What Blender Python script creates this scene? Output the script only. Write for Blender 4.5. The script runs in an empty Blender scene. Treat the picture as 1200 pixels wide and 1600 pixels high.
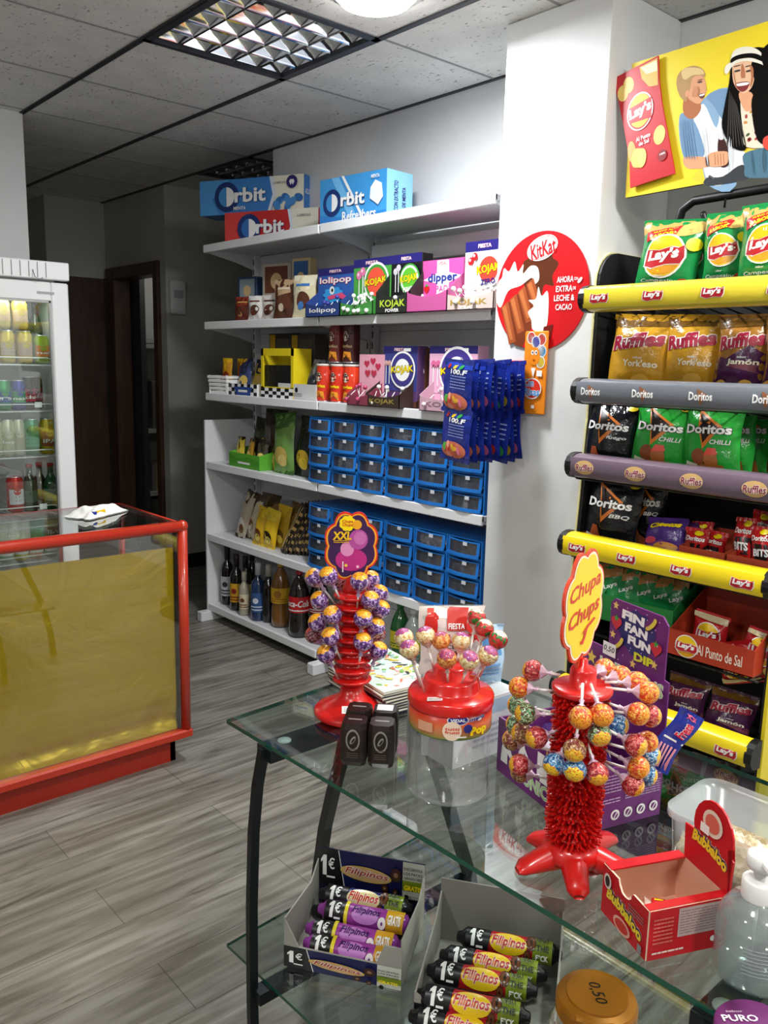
import bpy, bmesh, math, random
from mathutils import Vector, Matrix, Euler, Quaternion
random.seed(7)
S = bpy.context.scene
C = S.collection
PI = math.pi

# ------------------------------------------------------------------ camera
CAM = Vector((0, 0, 1.45))
FPX = 1307.2
RX = Vector((0.75187537, -0.6589669, 0.02111997))
UP = Vector((0.09884091, 0.14433253, 0.98458042))
FW = Vector((0.6518542, 0.73819425, -0.17365296))
cd = bpy.data.cameras.new('camera')
cd.sensor_fit = 'VERTICAL'; cd.sensor_height = 36.0; cd.lens = FPX * 36.0 / 1600.0
cd.clip_start = 0.02
cam = bpy.data.objects.new('camera', cd); C.objects.link(cam)
cam.matrix_world = Matrix(((RX.x, UP.x, -FW.x, CAM.x), (RX.y, UP.y, -FW.y, CAM.y), (RX.z, UP.z, -FW.z, CAM.z), (0, 0, 0, 1)))
S.camera = cam

# ------------------------------------------------------------------ view and world
S.view_settings.view_transform = 'Standard'
S.view_settings.look = 'None'
S.view_settings.gamma = 1.0
S.view_settings.use_curve_mapping = False
S.view_settings.exposure = 0.55
w = bpy.data.worlds.new('world'); S.world = w; w.use_nodes = True
w.node_tree.nodes['Background'].inputs[0].default_value = (0.62, 0.70, 0.80, 1)
w.node_tree.nodes['Background'].inputs[1].default_value = 0.10

def lamp(x, y, power, size=0.24, z=2.515, col=(1.0, 0.985, 0.95), side=0):
    l = bpy.data.lights.new('ceiling_lamp_light', 'AREA'); l.shape = 'DISK'; l.size = size; l.energy = power; l.color = col
    o = bpy.data.objects.new('ceiling_lamp_light', l); C.objects.link(o); o.location = (x, y, z)
    if side:                       # point light added under the unseen lamps to brighten the ceiling
        l = bpy.data.lights.new('ceiling_fill_point', 'POINT'); l.shadow_soft_size = .10; l.energy = side; l.color = col
        o = bpy.data.objects.new('ceiling_fill_point', l); C.objects.link(o); o.location = (x, y, z-.06)
    return o
lamp(1.80, 2.13, 20, col=(.94, .97, 1.0))          # the round lamp at the top of the photograph
lamp(1.75, 0.33, 18, side=10)          # its sisters, 1.8 m apart, above and behind the photographer
lamp(0.00, 0.33, 8, side=8)
lamp(0.00, -1.47, 18, side=6)
lamp(1.80, -1.47, 24, side=6)
lamp(-1.80, 0.90, 16, side=5)
lamp(3.0, 5.75, 1.8, .10, 2.40)   # weak unseen light, added so the storeroom shelves show

# ------------------------------------------------------------------ picking points on real surfaces (pixel of the 1200x1600 photo -> world)
def ray(u, v):
    return RX * ((u - 600) / FPX) - UP * ((v - 800) / FPX) + FW
def at(u, v, X=None, Y=None, Z=None):
    d = ray(u, v)
    if X is not None: t = X / d.x
    elif Y is not None: t = Y / d.y
    else: t = (Z - CAM.z) / d.z
    return CAM + d * t
def near(u, v, cx, cy, dd=0.0):          # on the upright plane through (cx,cy) that faces the camera, dd nearer
    n = Vector((cx, cy, 0)); L = n.length; n /= L
    d = ray(u, v); t = (L - dd) / d.dot(n)
    return CAM + d * t

# ------------------------------------------------------------------ materials
_M = {}
def lin(h):
    h = h.lstrip('#'); r = []
    for i in (0, 2, 4):
        c = int(h[i:i+2], 16) / 255
        r.append(c / 12.92 if c <= 0.04045 else ((c + 0.055) / 1.055) ** 2.4)
    return (*r, 1)
def M(hexc, rough=0.5, metal=0.0, coat=0.0, bump=0.0, bscale=20.0, spec=0.5, emit=0.0, two=None, tscale=8.0, name=None):
    k = (hexc, rough, metal, coat, bump, bscale, spec, emit, two, tscale)
    if k in _M: return _M[k]
    m = bpy.data.materials.new(name or ('paint_' + hexc.lstrip('#'))); m.use_nodes = True
    nt = m.node_tree; b = nt.nodes['Principled BSDF']
    b.inputs['Base Color'].default_value = lin(hexc); b.inputs['Roughness'].default_value = rough
    b.inputs['Metallic'].default_value = metal; b.inputs['Coat Weight'].default_value = coat
    b.inputs['Coat Roughness'].default_value = 0.08
    b.inputs['Specular IOR Level'].default_value = spec
    if emit:
        b.inputs['Emission Color'].default_value = lin(hexc); b.inputs['Emission Strength'].default_value = emit
    tc = nt.nodes.new('ShaderNodeTexCoord')
    if two:
        n = nt.nodes.new('ShaderNodeTexNoise'); n.inputs['Scale'].default_value = tscale; n.inputs['Detail'].default_value = 3
        nt.links.new(tc.outputs['Object'], n.inputs['Vector'])
        r = nt.nodes.new('ShaderNodeValToRGB'); r.color_ramp.elements[0].position = .44; r.color_ramp.elements[1].position = .56
        r.color_ramp.elements[0].color = lin(hexc); r.color_ramp.elements[1].color = lin(two)
        nt.links.new(n.outputs['Fac'], r.inputs[0]); nt.links.new(r.outputs[0], b.inputs['Base Color'])
    if bump:
        n = nt.nodes.new('ShaderNodeTexNoise'); n.inputs['Scale'].default_value = bscale; n.inputs['Detail'].default_value = 4
        nt.links.new(tc.outputs['Object'], n.inputs['Vector'])
        bp = nt.nodes.new('ShaderNodeBump'); bp.inputs['Strength'].default_value = bump; bp.inputs['Distance'].default_value = 0.01
        nt.links.new(n.outputs['Fac'], bp.inputs['Height']); nt.links.new(bp.outputs[0], b.inputs['Normal'])
    _M[k] = m
    return m
def thin_glass(name, tint='ffffff', boost=0.04, rough=0.02, ior=1.5, haze=0.0, hazecol='e8eef0'):
    if name in _M: return _M[name]
    m = bpy.data.materials.new(name); m.use_nodes = True; nt = m.node_tree
    for n in list(nt.nodes):
        if n.type != 'OUTPUT_MATERIAL': nt.nodes.remove(n)
    out = [n for n in nt.nodes if n.type == 'OUTPUT_MATERIAL'][0]
    t = nt.nodes.new('ShaderNodeBsdfTransparent'); t.inputs[0].default_value = lin(tint)
    g = nt.nodes.new('ShaderNodeBsdfGlossy'); g.inputs['Roughness'].default_value = rough; g.inputs[0].default_value = (1, 1, 1, 1)
    f = nt.nodes.new('ShaderNodeFresnel')
    # the node inverts the index on inner faces; a pane this thin does not bend the ray, so give both faces the same reflectance
    ge = nt.nodes.new('ShaderNodeNewGeometry'); mr = nt.nodes.new('ShaderNodeMapRange'); mr.inputs[3].default_value = ior; mr.inputs[4].default_value = 1/ior
    nt.links.new(ge.outputs['Backfacing'], mr.inputs[0]); nt.links.new(mr.outputs[0], f.inputs[0])
    a = nt.nodes.new('ShaderNodeMath'); a.operation = 'ADD'; a.inputs[1].default_value = boost; a.use_clamp = True
    nt.links.new(f.outputs[0], a.inputs[0])
    base = t.outputs[0]
    if haze:
        d = nt.nodes.new('ShaderNodeBsdfDiffuse'); d.inputs[0].default_value = lin(hazecol)
        hm = nt.nodes.new('ShaderNodeMixShader'); hm.inputs[0].default_value = haze
        nt.links.new(t.outputs[0], hm.inputs[1]); nt.links.new(d.outputs[0], hm.inputs[2]); base = hm.outputs[0]
    mx = nt.nodes.new('ShaderNodeMixShader')
    nt.links.new(a.outputs[0], mx.inputs[0]); nt.links.new(base, mx.inputs[1]); nt.links.new(g.outputs[0], mx.inputs[2])
    nt.links.new(mx.outputs[0], out.inputs[0])
    _M[name] = m
    return m
GLASS = thin_glass('clear_glass')
EDGE = M('0d4f3c', .15, spec=.8, name='green_glass_edge')
CLEAR = thin_glass('clear_plastic', boost=.02, haze=.05)
WHITE = M('e9e9e7', .45, name='white_paint')
SHELFW = M('dcdde0', .4, name='white_enamel')
BLACK = M('0c0c0d', .45, name='black_plastic')
RED = M('c81410', .3, coat=.3, name='red_plastic')

def wrap_mat(name, top, a, b, dark, sc=9.0):
    """lollipop wrapping: a coloured badge on the pole, mottled bands below"""
    if name in _M: return _M[name]
    m = bpy.data.materials.new(name); m.use_nodes = True; nt = m.node_tree; bs = nt.nodes['Principled BSDF']
    bs.inputs['Roughness'].default_value = .25; bs.inputs['Coat Weight'].default_value = .6; bs.inputs['Metallic'].default_value = .15
    N = nt.nodes.new; L = nt.links.new
    tc = N('ShaderNodeTexCoord'); sp = N('ShaderNodeSeparateXYZ'); L(tc.outputs['Generated'], sp.inputs[0])
    no = N('ShaderNodeTexNoise'); no.inputs['Scale'].default_value = sc; no.inputs['Detail'].default_value = 1.5; L(tc.outputs['Generated'], no.inputs['Vector'])
    r = N('ShaderNodeValToRGB'); r.color_ramp.interpolation = 'CONSTANT'; e = r.color_ramp.elements
    e[0].position = 0; e[0].color = lin(dark); e[1].position = .42; e[1].color = lin(a)
    x = e.new(.53); x.color = lin(b); x = e.new(.6); x.color = lin(a); x = e.new(.66); x.color = lin(dark)
    L(no.outputs['Fac'], r.inputs[0])
    # flower badge: height above the equator plus petals
    at_ = N('ShaderNodeMath'); at_.operation = 'ARCTAN2'
    sx = N('ShaderNodeMath'); sx.operation = 'SUBTRACT'; sx.inputs[1].default_value = .5; L(sp.outputs[0], sx.inputs[0])
    sy = N('ShaderNodeMath'); sy.operation = 'SUBTRACT'; sy.inputs[1].default_value = .5; L(sp.outputs[1], sy.inputs[0])
    L(sy.outputs[0], at_.inputs[0]); L(sx.outputs[0], at_.inputs[1])
    m8 = N('ShaderNodeMath'); m8.operation = 'MULTIPLY'; m8.inputs[1].default_value = 8; L(at_.outputs[0], m8.inputs[0])
    si = N('ShaderNodeMath'); si.operation = 'SINE'; L(m8.outputs[0], si.inputs[0])
    ma = N('ShaderNodeMath'); ma.operation = 'MULTIPLY_ADD'; ma.inputs[1].default_value = .022; L(si.outputs[0], ma.inputs[0]); L(sp.outputs[2], ma.inputs[2])
    gt = N('ShaderNodeMath'); gt.operation = 'GREATER_THAN'; gt.inputs[1].default_value = .80; L(ma.outputs[0], gt.inputs[0])
    # marks on the badge
    n2 = N('ShaderNodeTexNoise'); n2.inputs['Scale'].default_value = 13; L(tc.outputs['Generated'], n2.inputs['Vector'])
    r2 = N('ShaderNodeValToRGB'); r2.color_ramp.interpolation = 'CONSTANT'; r2.color_ramp.elements[0].color = lin(top); r2.color_ramp.elements[1].position = .58; r2.color_ramp.elements[1].color = lin('d8501c')
    L(n2.outputs['Fac'], r2.inputs[0])
    mx = N('ShaderNodeMix'); mx.data_type = 'RGBA'
    L(gt.outputs[0], mx.inputs[0]); L(r.outputs[0], mx.inputs[6]); L(r2.outputs[0], mx.inputs[7]); L(mx.outputs[2], bs.inputs['Base Color'])
    bn = N('ShaderNodeTexNoise'); bn.inputs['Scale'].default_value = 7; bn.inputs['Detail'].default_value = 5; L(tc.outputs['Generated'], bn.inputs['Vector'])
    bp = N('ShaderNodeBump'); bp.inputs['Strength'].default_value = .6; bp.inputs['Distance'].default_value = .004
    L(bn.outputs['Fac'], bp.inputs['Height']); L(bp.outputs[0], bs.inputs['Normal'])
    _M[name] = m
    return m

# ------------------------------------------------------------------ objects
def tag(o, label=None, cat=None, group=None, kind=None):
    if label: o['label'] = label
    if cat: o['category'] = cat
    if group: o['group'] = group
    if kind: o['kind'] = kind
    return o
def root(name, loc=(0, 0, 0), rz=0.0, label=None, cat=None, group=None, rot=None):
    o = bpy.data.objects.new(name, None); C.objects.link(o); o.location = loc; o.empty_display_size = .05
    if rot is not None:
        o.rotation_mode = 'QUATERNION'; o.rotation_quaternion = rot
    else: o.rotation_euler = (0, 0, rz)
    return tag(o, label, cat, group)
def copy_tree(o, parent=None):
    c = o.copy(); C.objects.link(c)
    if parent is not None: c.parent = parent
    for ch in list(o.children): copy_tree(ch, c)
    return c

class MB:
    def __init__(s): s.v = []; s.f = []; s.m = []; s.sm = []; s.mats = []
    def mi(s, mat):
        if mat not in s.mats: s.mats.append(mat)
        return s.mats.index(mat)
    def add(s, vs, fs, mat, smooth=False, T=None):
        b = len(s.v); i = s.mi(mat)
        for p in vs:
            p = Vector(p)
            s.v.append(T @ p if T else p)
        for f in fs: s.f.append([b + k for k in f]); s.m.append(i); s.sm.append(smooth)
        return s
    def box(s, c, d, mat, bev=0.0, rz=0.0, T=None, seg=1):
        x, y, z = d[0]/2, d[1]/2, d[2]/2
        M0 = Matrix.Translation(c) @ Matrix.Rotation(rz, 4, 'Z')
        if T: M0 = T @ M0
        vs = [(-x,-y,-z),(x,-y,-z),(x,y,-z),(-x,y,-z),(-x,-y,z),(x,-y,z),(x,y,z),(-x,y,z)]
        fs = [(0,3,2,1),(4,5,6,7),(0,1,5,4),(1,2,6,5),(2,3,7,6),(3,0,4,7)]
        if bev > 0:
            bm = bmesh.new(); V = [bm.verts.new(p) for p in vs]
            for f in fs: bm.faces.new([V[k] for k in f])
            bmesh.ops.bevel(bm, geom=list(bm.edges), offset=min(bev, .45*min(d)), segments=seg, affect='EDGES', profile=.5)
            bm.verts.index_update()
            vs = [v.co.copy() for v in bm.verts]; fs = [[v.index for v in f.verts] for f in bm.faces]; bm.free()
        return s.add(vs, fs, mat, False, M0)
    def b2(s, lo, hi, mat, bev=0.0, T=None, seg=1):
        return s.box([(a+b)/2 for a, b in zip(lo, hi)], [abs(b-a) for a, b in zip(lo, hi)], mat, bev, 0, T, seg)
    def lathe(s, prof, mat, n=24, T=None, cap=True, smooth=True, wob=None):
        vs = []; fs = []
        for r, z in prof:
            for k in range(n):
                a = 2*PI*k/n; rr = r if wob is None else r*wob(a, z)
                vs.append((rr*math.cos(a), rr*math.sin(a), z))
        for j in range(len(prof)-1):
            for k in range(n):
                k2 = (k+1) % n
                fs.append((j*n+k, j*n+k2, (j+1)*n+k2, (j+1)*n+k))
        if cap:
            if prof[0][0] > 1e-5: fs.append(tuple(range(n-1, -1, -1)))
            if prof[-1][0] > 1e-5: fs.append(tuple((len(prof)-1)*n+k for k in range(n)))
        return s.add(vs, fs, mat, smooth, T)
    def tube(s, path, r, mat, n=8, T=None, cap=True, smooth=True, sq=False):
        P = [Vector(p) for p in path]; vs = []; fs = []
        up = Vector((0, 0, 1)); prev = None
        for i, p in enumerate(P):
            t = (P[min(i+1, len(P)-1)] - P[max(i-1, 0)]).normalized()
            if prev is None:
                a = t.cross(up)
                if a.length < 1e-3: a = t.cross(Vector((1, 0, 0)))
            else: a = prev - t*prev.dot(t)
            a.normalize(); prev = a; b = t.cross(a)
            rr = r[i] if isinstance(r, (list, tuple)) else r
            for k in range(n):
                an = 2*PI*(k+.5)/n
                vs.append(p + (a*math.cos(an) + b*math.sin(an))*rr)
        for j in range(len(P)-1):
            for k in range(n):
                k2 = (k+1) % n; fs.append((j*n+k, j*n+k2, (j+1)*n+k2, (j+1)*n+k))
        if cap: fs.append(tuple(range(n-1, -1, -1))); fs.append(tuple((len(P)-1)*n+k for k in range(n)))
        return s.add(vs, fs, mat, smooth, T)
    def prism(s, poly, y0, y1, mat, T=None, smooth=False):
        """outline in x-z extruded along y"""
        n = len(poly)
        vs = [(x, y0, z) for x, z in poly] + [(x, y1, z) for x, z in poly]
        fs = [tuple(range(n)), tuple(range(2*n-1, n-1, -1))]
        fs += [(k, n+k, n+(k+1) % n, (k+1) % n) for k in range(n)]
        return s.add(vs, fs, mat, smooth, T)
    def sphere(s, c, r, mat, nu=14, nv=9, T=None, sc=(1, 1, 1)):
        prof = [(max(1e-6, math.sin(PI*j/nv)), -math.cos(PI*j/nv)) for j in range(nv+1)]
        vs = []; fs = []
        for pr, z in prof:
            for k in range(nu):
                a = 2*PI*k/nu; vs.append((c[0]+r*sc[0]*pr*math.cos(a), c[1]+r*sc[1]*pr*math.sin(a), c[2]+r*sc[2]*z))
        for j in range(nv):
            for k in range(nu):
                k2 = (k+1) % nu; fs.append((j*nu+k, j*nu+k2, (j+1)*nu+k2, (j+1)*nu+k))
        return s.add(vs, fs, mat, True, T)
    def grid(s, fn, nu, nv, mat, smooth=True, T=None, flip=False):
        vs = [fn(i/nu, j/nv) for j in range(nv+1) for i in range(nu+1)]; fs = []
        for j in range(nv):
            for i in range(nu):
                a = j*(nu+1)+i; q = (a, a+1, a+nu+2, a+nu+1)
                fs.append(q[::-1] if flip else q)
        return s.add(vs, fs, mat, smooth, T)
    def build(s, name, parent=None, label=None, weld=False):
        me = bpy.data.meshes.new(name)
        me.from_pydata([tuple(v) for v in s.v], [], s.f)
        for m in s.mats: me.materials.append(m)
        me.polygons.foreach_set('material_index', s.m); me.polygons.foreach_set('use_smooth', s.sm)
        me.update()
        if weld:
            bm = bmesh.new(); bm.from_mesh(me); bmesh.ops.remove_doubles(bm, verts=bm.verts, dist=1e-5)
            bmesh.ops.recalc_face_normals(bm, faces=bm.faces); bm.to_mesh(me); bm.free()
        o = bpy.data.objects.new(name, me); C.objects.link(o)
        if parent is not None: o.parent = parent
        if label: o['label'] = label
        return o

# ------------------------------------------------------------------ printing: flat shapes and lettering laid on a surface
_TXT = {}
def txt_mesh(body, bold, shear, sp):
    k = (body, bold, shear, sp)
    if k in _TXT: return _TXT[k]
    c = bpy.data.curves.new('t', 'FONT'); c.body = body; c.offset = bold; c.shear = shear; c.resolution_u = 2; c.space_character = sp
    o = bpy.data.objects.new('t', c); m = o.to_mesh()
    vs = [(v.co.x, v.co.y) for v in m.vertices]; fs = [tuple(p.vertices) for p in m.polygons]
    o.to_mesh_clear(); bpy.data.objects.remove(o); bpy.data.curves.remove(c)
    if vs:
        x0 = min(v[0] for v in vs); x1 = max(v[0] for v in vs); y0 = min(v[1] for v in vs); y1 = max(v[1] for v in vs)
    else: x0 = y0 = 0; x1 = y1 = 1
    _TXT[k] = (vs, fs, x0, x1, y0, y1)
    return _TXT[k]
def ell(cx, cy, rx, ry, n=24, rot=0.0):
    return [(cx + rx*math.cos(2*PI*k/n)*math.cos(rot) - ry*math.sin(2*PI*k/n)*math.sin(rot),
             cy + rx*math.cos(2*PI*k/n)*math.sin(rot) + ry*math.sin(2*PI*k/n)*math.cos(rot)) for k in range(n)]
def flower(cx, cy, rx, ry, n=8, amp=.10, steps=64):
    return [(cx + rx*(1+amp*abs(math.sin(n/2*a))-amp/2)*math.cos(a), cy + ry*(1+amp*abs(math.sin(n/2*a))-amp/2)*math.sin(a)) for a in [2*PI*k/steps for k in range(steps)]]
def star(cx, cy, r, n=5, inner=.45, rot=PI/2):
    return [(cx+(r if k % 2 == 0 else r*inner)*math.cos(rot+PI*k/n), cy+(r if k % 2 == 0 else r*inner)*math.sin(rot+PI*k/n)) for k in range(2*n)]
def heart(cx, cy, r):
    return [(cx+r*.062*16*math.sin(t)**3, cy+r*.062*(13*math.cos(t)-5*math.cos(2*t)-2*math.cos(3*t)-math.cos(4*t))) for t in [2*PI*k/20 for k in range(20)]]

def one(cx, cy, w, h): return [(cx-.18*w, cy-h/2), (cx+.5*w, cy-h/2), (cx+.5*w, cy+h/2), (cx+.0*w, cy+h/2), (cx-.5*w, cy+.26*h), (cx-.5*w, cy+.10*h), (cx-.18*w, cy+.22*h)]
class Art:
    """pictures in a w x h rectangle; unit coordinates 0..1 unless abs"""
    def __init__(s, w, h): s.w = w; s.h = h; s.L = []; s.n = 0
    def P(s, pts, mat, lift=1):
        s.L.append(([(x*s.w, y*s.h) for x, y in pts], [tuple(range(len(pts)))], mat, s.n)); s.n += lift; return s
    def rect(s, x0, y0, x1, y1, mat, lift=1): return s.P([(x0, y0), (x1, y0), (x1, y1), (x0, y1)], mat, lift)
    def ell(s, cx, cy, rx, ry, mat, n=24, rot=0.0, lift=1):
        p = ell(cx*s.w, cy*s.h, rx*s.w, ry*s.w, n, rot)       # radii both in units of width
        s.L.append((p, [tuple(range(n))], mat, s.n)); s.n += lift; return s
    def shape(s, pts, mat, lift=1):                         # absolute metres
        s.L.append((pts, [tuple(range(len(pts)))], mat, s.n)); s.n += lift; return s
    def text(s, body, cx, cy, w, h, mat, bold=.012, shear=0.0, rot=0.0, sp=1.0, arc=0.0, lift=1):
        vs, fs, x0, x1, y0, y1 = txt_mesh(body, bold, shear, sp)
        if not vs: return s
        W = w*s.w; H = h*s.h; out = []; cr, sr = math.cos(rot), math.sin(rot)
        for x, y in vs:
            a = ((x-x0)/(x1-x0)-.5)*W; b = ((y-y0)/(y1-y0)-.5)*H
            if arc: b += arc*H*(1-(2*a/W)**2)
            out.append((cx*s.w + a*cr - b*sr, cy*s.h + a*sr + b*cr))
        s.L.append((out, fs, mat, s.n)); s.n += lift; return s
    def lines(s, x0, y0, x1, y1, n, mat, fill=.45):            # rows of tiny illegible text
        rnd = random.Random(int(x0*991+y0*77+n))
        for k in range(n):
            yc = y1-(k+.5)*(y1-y0)/n; hh = fill*(y1-y0)/n/2; x = x0
            while x < x1-.01:
                l = rnd.uniform(.05, .14)*(x1-x0)*1.6; xe = min(x1, x+l)
                s.rect(x, yc-hh, xe, yc+hh, mat, 0); x = xe + .02*(x1-x0)
        s.n += 1; return s
    def build(s, name, parent, fn, base=.0006, step=.00018, maxe=None, label=None):
        mb = MB()
        for vs, fs, mat, n in s.L:
            off = base + step*n
            if maxe:
                vv = [Vector((x, y)) for x, y in vs]; tris = []
                for f in fs:
                    if len(f) > 4:
                        c = sum((vv[i] for i in f), Vector((0, 0)))/len(f); vv.append(c); ci = len(vv)-1
                        tris += [(f[i], f[(i+1) % len(f)], ci) for i in range(len(f))]
                    else: tris += [(f[0], f[i], f[i+1]) for i in range(1, len(f)-1)]
                cache = {}; st = tris; tris = []
                while st:
                    t = st.pop(); e = max(((vv[t[i]]-vv[t[(i+1) % 3]]).length, i) for i in range(3))
                    if e[0] <= maxe or len(tris) > 30000: tris.append(t); continue
                    i = e[1]; a, b, c = t[i], t[(i+1) % 3], t[(i+2) % 3]; k = (min(a, b), max(a, b))
                    if k not in cache: vv.append((vv[a]+vv[b])/2); cache[k] = len(vv)-1
                    m_ = cache[k]; st += [(a, m_, c), (m_, b, c)]
                mb.add([fn(p.x, p.y, off) for p in vv], tris, mat, True)
            else: mb.add([fn(x, y, off) for x, y in vs], fs, mat)
        return mb.build(name, parent, label)
def on_front(w, y, z0=0.0):       # upright face looking towards local -y
    return lambda a, b, o: (a-w/2, y-o, z0+b)
def on_side(d, x, z0=0.0):        # right hand face (local +x), a runs to the back
    return lambda a, b, o: (x+o, a-d/2, z0+b)
def on_left(d, x, z0=0.0):
    return lambda a, b, o: (x-o, d/2-a, z0+b)
def on_top(w, d, z):
    return lambda a, b, o: (a-w/2, b-d/2, z+o)
def on_frame(org, xd, yd):
    org = Vector(org); xd = Vector(xd).normalized(); yd = Vector(yd).normalized(); n = xd.cross(yd)
    return lambda a, b, o: org + xd*a + yd*b + n*o
def on_cyl(r, z0, a0):            # a0: heading (radians) of the picture's centre; w = width of art
    def mk(w):
        def f(a, b, o):
            t = a0 + (a-w/2)/r; return ((r+o)*math.cos(t), (r+o)*math.sin(t), z0+b)
        return f
    return mk

def smooth(pts, n=4):
    out = []; N_ = len(pts)
    for i in range(N_):
        p0, p1, p2, p3 = (Vector(pts[(i+k-1) % N_]) for k in range(4))
        for k in range(n):
            t = k/n; q = .5*((2*p1)+(p2-p0)*t+(2*p0-5*p1+4*p2-p3)*t*t+(3*p1-p0-3*p2+p3)*t**3); out.append((q.x, q.y))
    return out

# ================================================================== THE SETTING
CZ = 2.57
def noise_paint(name, c1, c2, scale, rough=.85, bump=.1, bs=120, stretch=(1, 1, 1)):
    m = bpy.data.materials.new(name); m.use_nodes = True; nt = m.node_tree; b = nt.nodes['Principled BSDF']; b.inputs['Roughness'].default_value = rough
    tc = nt.nodes.new('ShaderNodeTexCoord'); mp = nt.nodes.new('ShaderNodeMapping'); mp.inputs['Scale'].default_value = stretch
    n = nt.nodes.new('ShaderNodeTexNoise'); n.inputs['Scale'].default_value = scale; n.inputs['Detail'].default_value = 6
    r = nt.nodes.new('ShaderNodeValToRGB'); r.color_ramp.elements[0].position = .35; r.color_ramp.elements[1].position = .65
    r.color_ramp.elements[0].color = lin(c1); r.color_ramp.elements[1].color = lin(c2)
    L = nt.links.new; L(tc.outputs['Object'], mp.inputs[0]); L(mp.outputs[0], n.inputs['Vector']); L(n.outputs['Fac'], r.inputs[0]); L(r.outputs[0], b.inputs['Base Color'])
    n2 = nt.nodes.new('ShaderNodeTexNoise'); n2.inputs['Scale'].default_value = bs; n2.inputs['Detail'].default_value = 3; L(mp.outputs[0], n2.inputs['Vector'])
    bp = nt.nodes.new('ShaderNodeBump'); bp.inputs['Strength'].default_value = bump; bp.inputs['Distance'].default_value = .004
    L(n2.outputs['Fac'], bp.inputs['Height']); L(bp.outputs[0], b.inputs['Normal'])
    return m
WALLM = noise_paint('wall_paint', 'dadbdc', 'e2e3e3', 3, .8, .08, 160)
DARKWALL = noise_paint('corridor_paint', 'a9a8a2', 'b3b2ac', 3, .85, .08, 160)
BROWN = noise_paint('brown_wood', '3a2417', '4a2f1e', 5, .45, .1, 60, (8, 8, .6))
def ceiling_tile_mat():
    m = noise_paint('ceiling_tile', 'd6d6d2', 'e2e1dd', 7, .95, .3, 90)
    nt = m.node_tree; b = nt.nodes['Principled BSDF']; L = nt.links.new
    tc = nt.nodes.new('ShaderNodeTexCoord'); v = nt.nodes.new('ShaderNodeTexNoise'); v.inputs['Scale'].default_value = 90; v.inputs['Detail'].default_value = 1
    mp = nt.nodes.new('ShaderNodeMapping'); mp.inputs['Scale'].default_value = (1, .45, 1)
    L(tc.outputs['Object'], mp.inputs[0]); L(mp.outputs[0], v.inputs['Vector'])
    r = nt.nodes.new('ShaderNodeValToRGB'); r.color_ramp.elements[0].position = .26; r.color_ramp.elements[1].position = .34
    r.color_ramp.elements[0].color = (.45, .45, .43, 1); r.color_ramp.elements[1].color = (1, 1, 1, 1)
    mx = nt.nodes.new('ShaderNodeMix'); mx.data_type = 'RGBA'; mx.blend_type = 'MULTIPLY'; mx.inputs[0].default_value = 1
    old = b.inputs['Base Color'].links[0].from_socket
    L(v.outputs['Fac'], r.inputs[0]); L(old, mx.inputs[6]); L(r.outputs[0], mx.inputs[7]); L(mx.outputs[2], b.inputs['Base Color'])
    return m
TILE = ceiling_tile_mat()
def floor_mat():
    m = bpy.data.materials.new('grey_laminate'); m.use_nodes = True; nt = m.node_tree; b = nt.nodes['Principled BSDF']; N = nt.nodes.new; L = nt.links.new
    tc = N('ShaderNodeTexCoord')
    br = N('ShaderNodeTexBrick'); br.offset = .37; br.inputs['Scale'].default_value = 1; br.inputs['Brick Width'].default_value = 1.28; br.inputs['Row Height'].default_value = .19
    br.inputs['Mortar Size'].default_value = .0016; br.inputs['Mortar Smooth'].default_value = .2; br.inputs['Bias'].default_value = 0
    br.inputs['Color1'].default_value = (.88, .88, .88, 1); br.inputs['Color2'].default_value = (1.08, 1.07, 1.05, 1); br.inputs['Mortar'].default_value = (.45, .45, .45, 1)
    L(tc.outputs['Object'], br.inputs['Vector'])
    def streak(sc, st, lo, hi, c1, c2, dist=0.0, det=6):
        mp = N('ShaderNodeMapping'); mp.inputs['Scale'].default_value = st; L(tc.outputs['Object'], mp.inputs[0])
        n = N('ShaderNodeTexNoise'); n.inputs['Scale'].default_value = sc; n.inputs['Detail'].default_value = det; n.inputs['Distortion'].default_value = dist; L(mp.outputs[0], n.inputs['Vector'])
        r = N('ShaderNodeValToRGB'); r.color_ramp.elements[0].position = lo; r.color_ramp.elements[1].position = hi
        r.color_ramp.elements[0].color = lin(c1); r.color_ramp.elements[1].color = lin(c2); L(n.outputs['Fac'], r.inputs[0]); return r.outputs[0], n.outputs['Fac']
    a, _ = streak(1.4, (1, 4.5, 1), .30, .70, '77736c', '9b9890', .9)
    c, _ = streak(3.0, (1, 13, 1), .38, .62, 'b4b0a8', 'ffffff', .5)
    d, f = streak(2.2, (1.2, 9, 1), .28, .42, '8e8880', 'ffffff', 1.6, 3)
    def mul(p, q, fac=1):
        mx = N('ShaderNodeMix'); mx.data_type = 'RGBA'; mx.blend_type = 'MULTIPLY'; mx.inputs[0].default_value = fac
        L(p, mx.inputs[6]); L(q, mx.inputs[7]); return mx.outputs[2]
    o = mul(mul(mul(a, c, .8), d, .7), br.outputs['Color'])
    L(o, b.inputs['Base Color']); b.inputs['Roughness'].default_value = .38; b.inputs['Specular IOR Level'].default_value = .45
    bp = N('ShaderNodeBump'); bp.inputs['Strength'].default_value = .15; bp.inputs['Distance'].default_value = .002
    L(f, bp.inputs['Height']); L(bp.outputs[0], b.inputs['Normal'])
    return m
def st(name, mb, label=None): return tag(mb.build(name), label, kind='structure')
mb = MB(); mb.b2((-3.5, -4, -.1), (5, 8.5, 0), floor_mat()); st('floor', mb, 'grey wood-look laminate floor')
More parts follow.
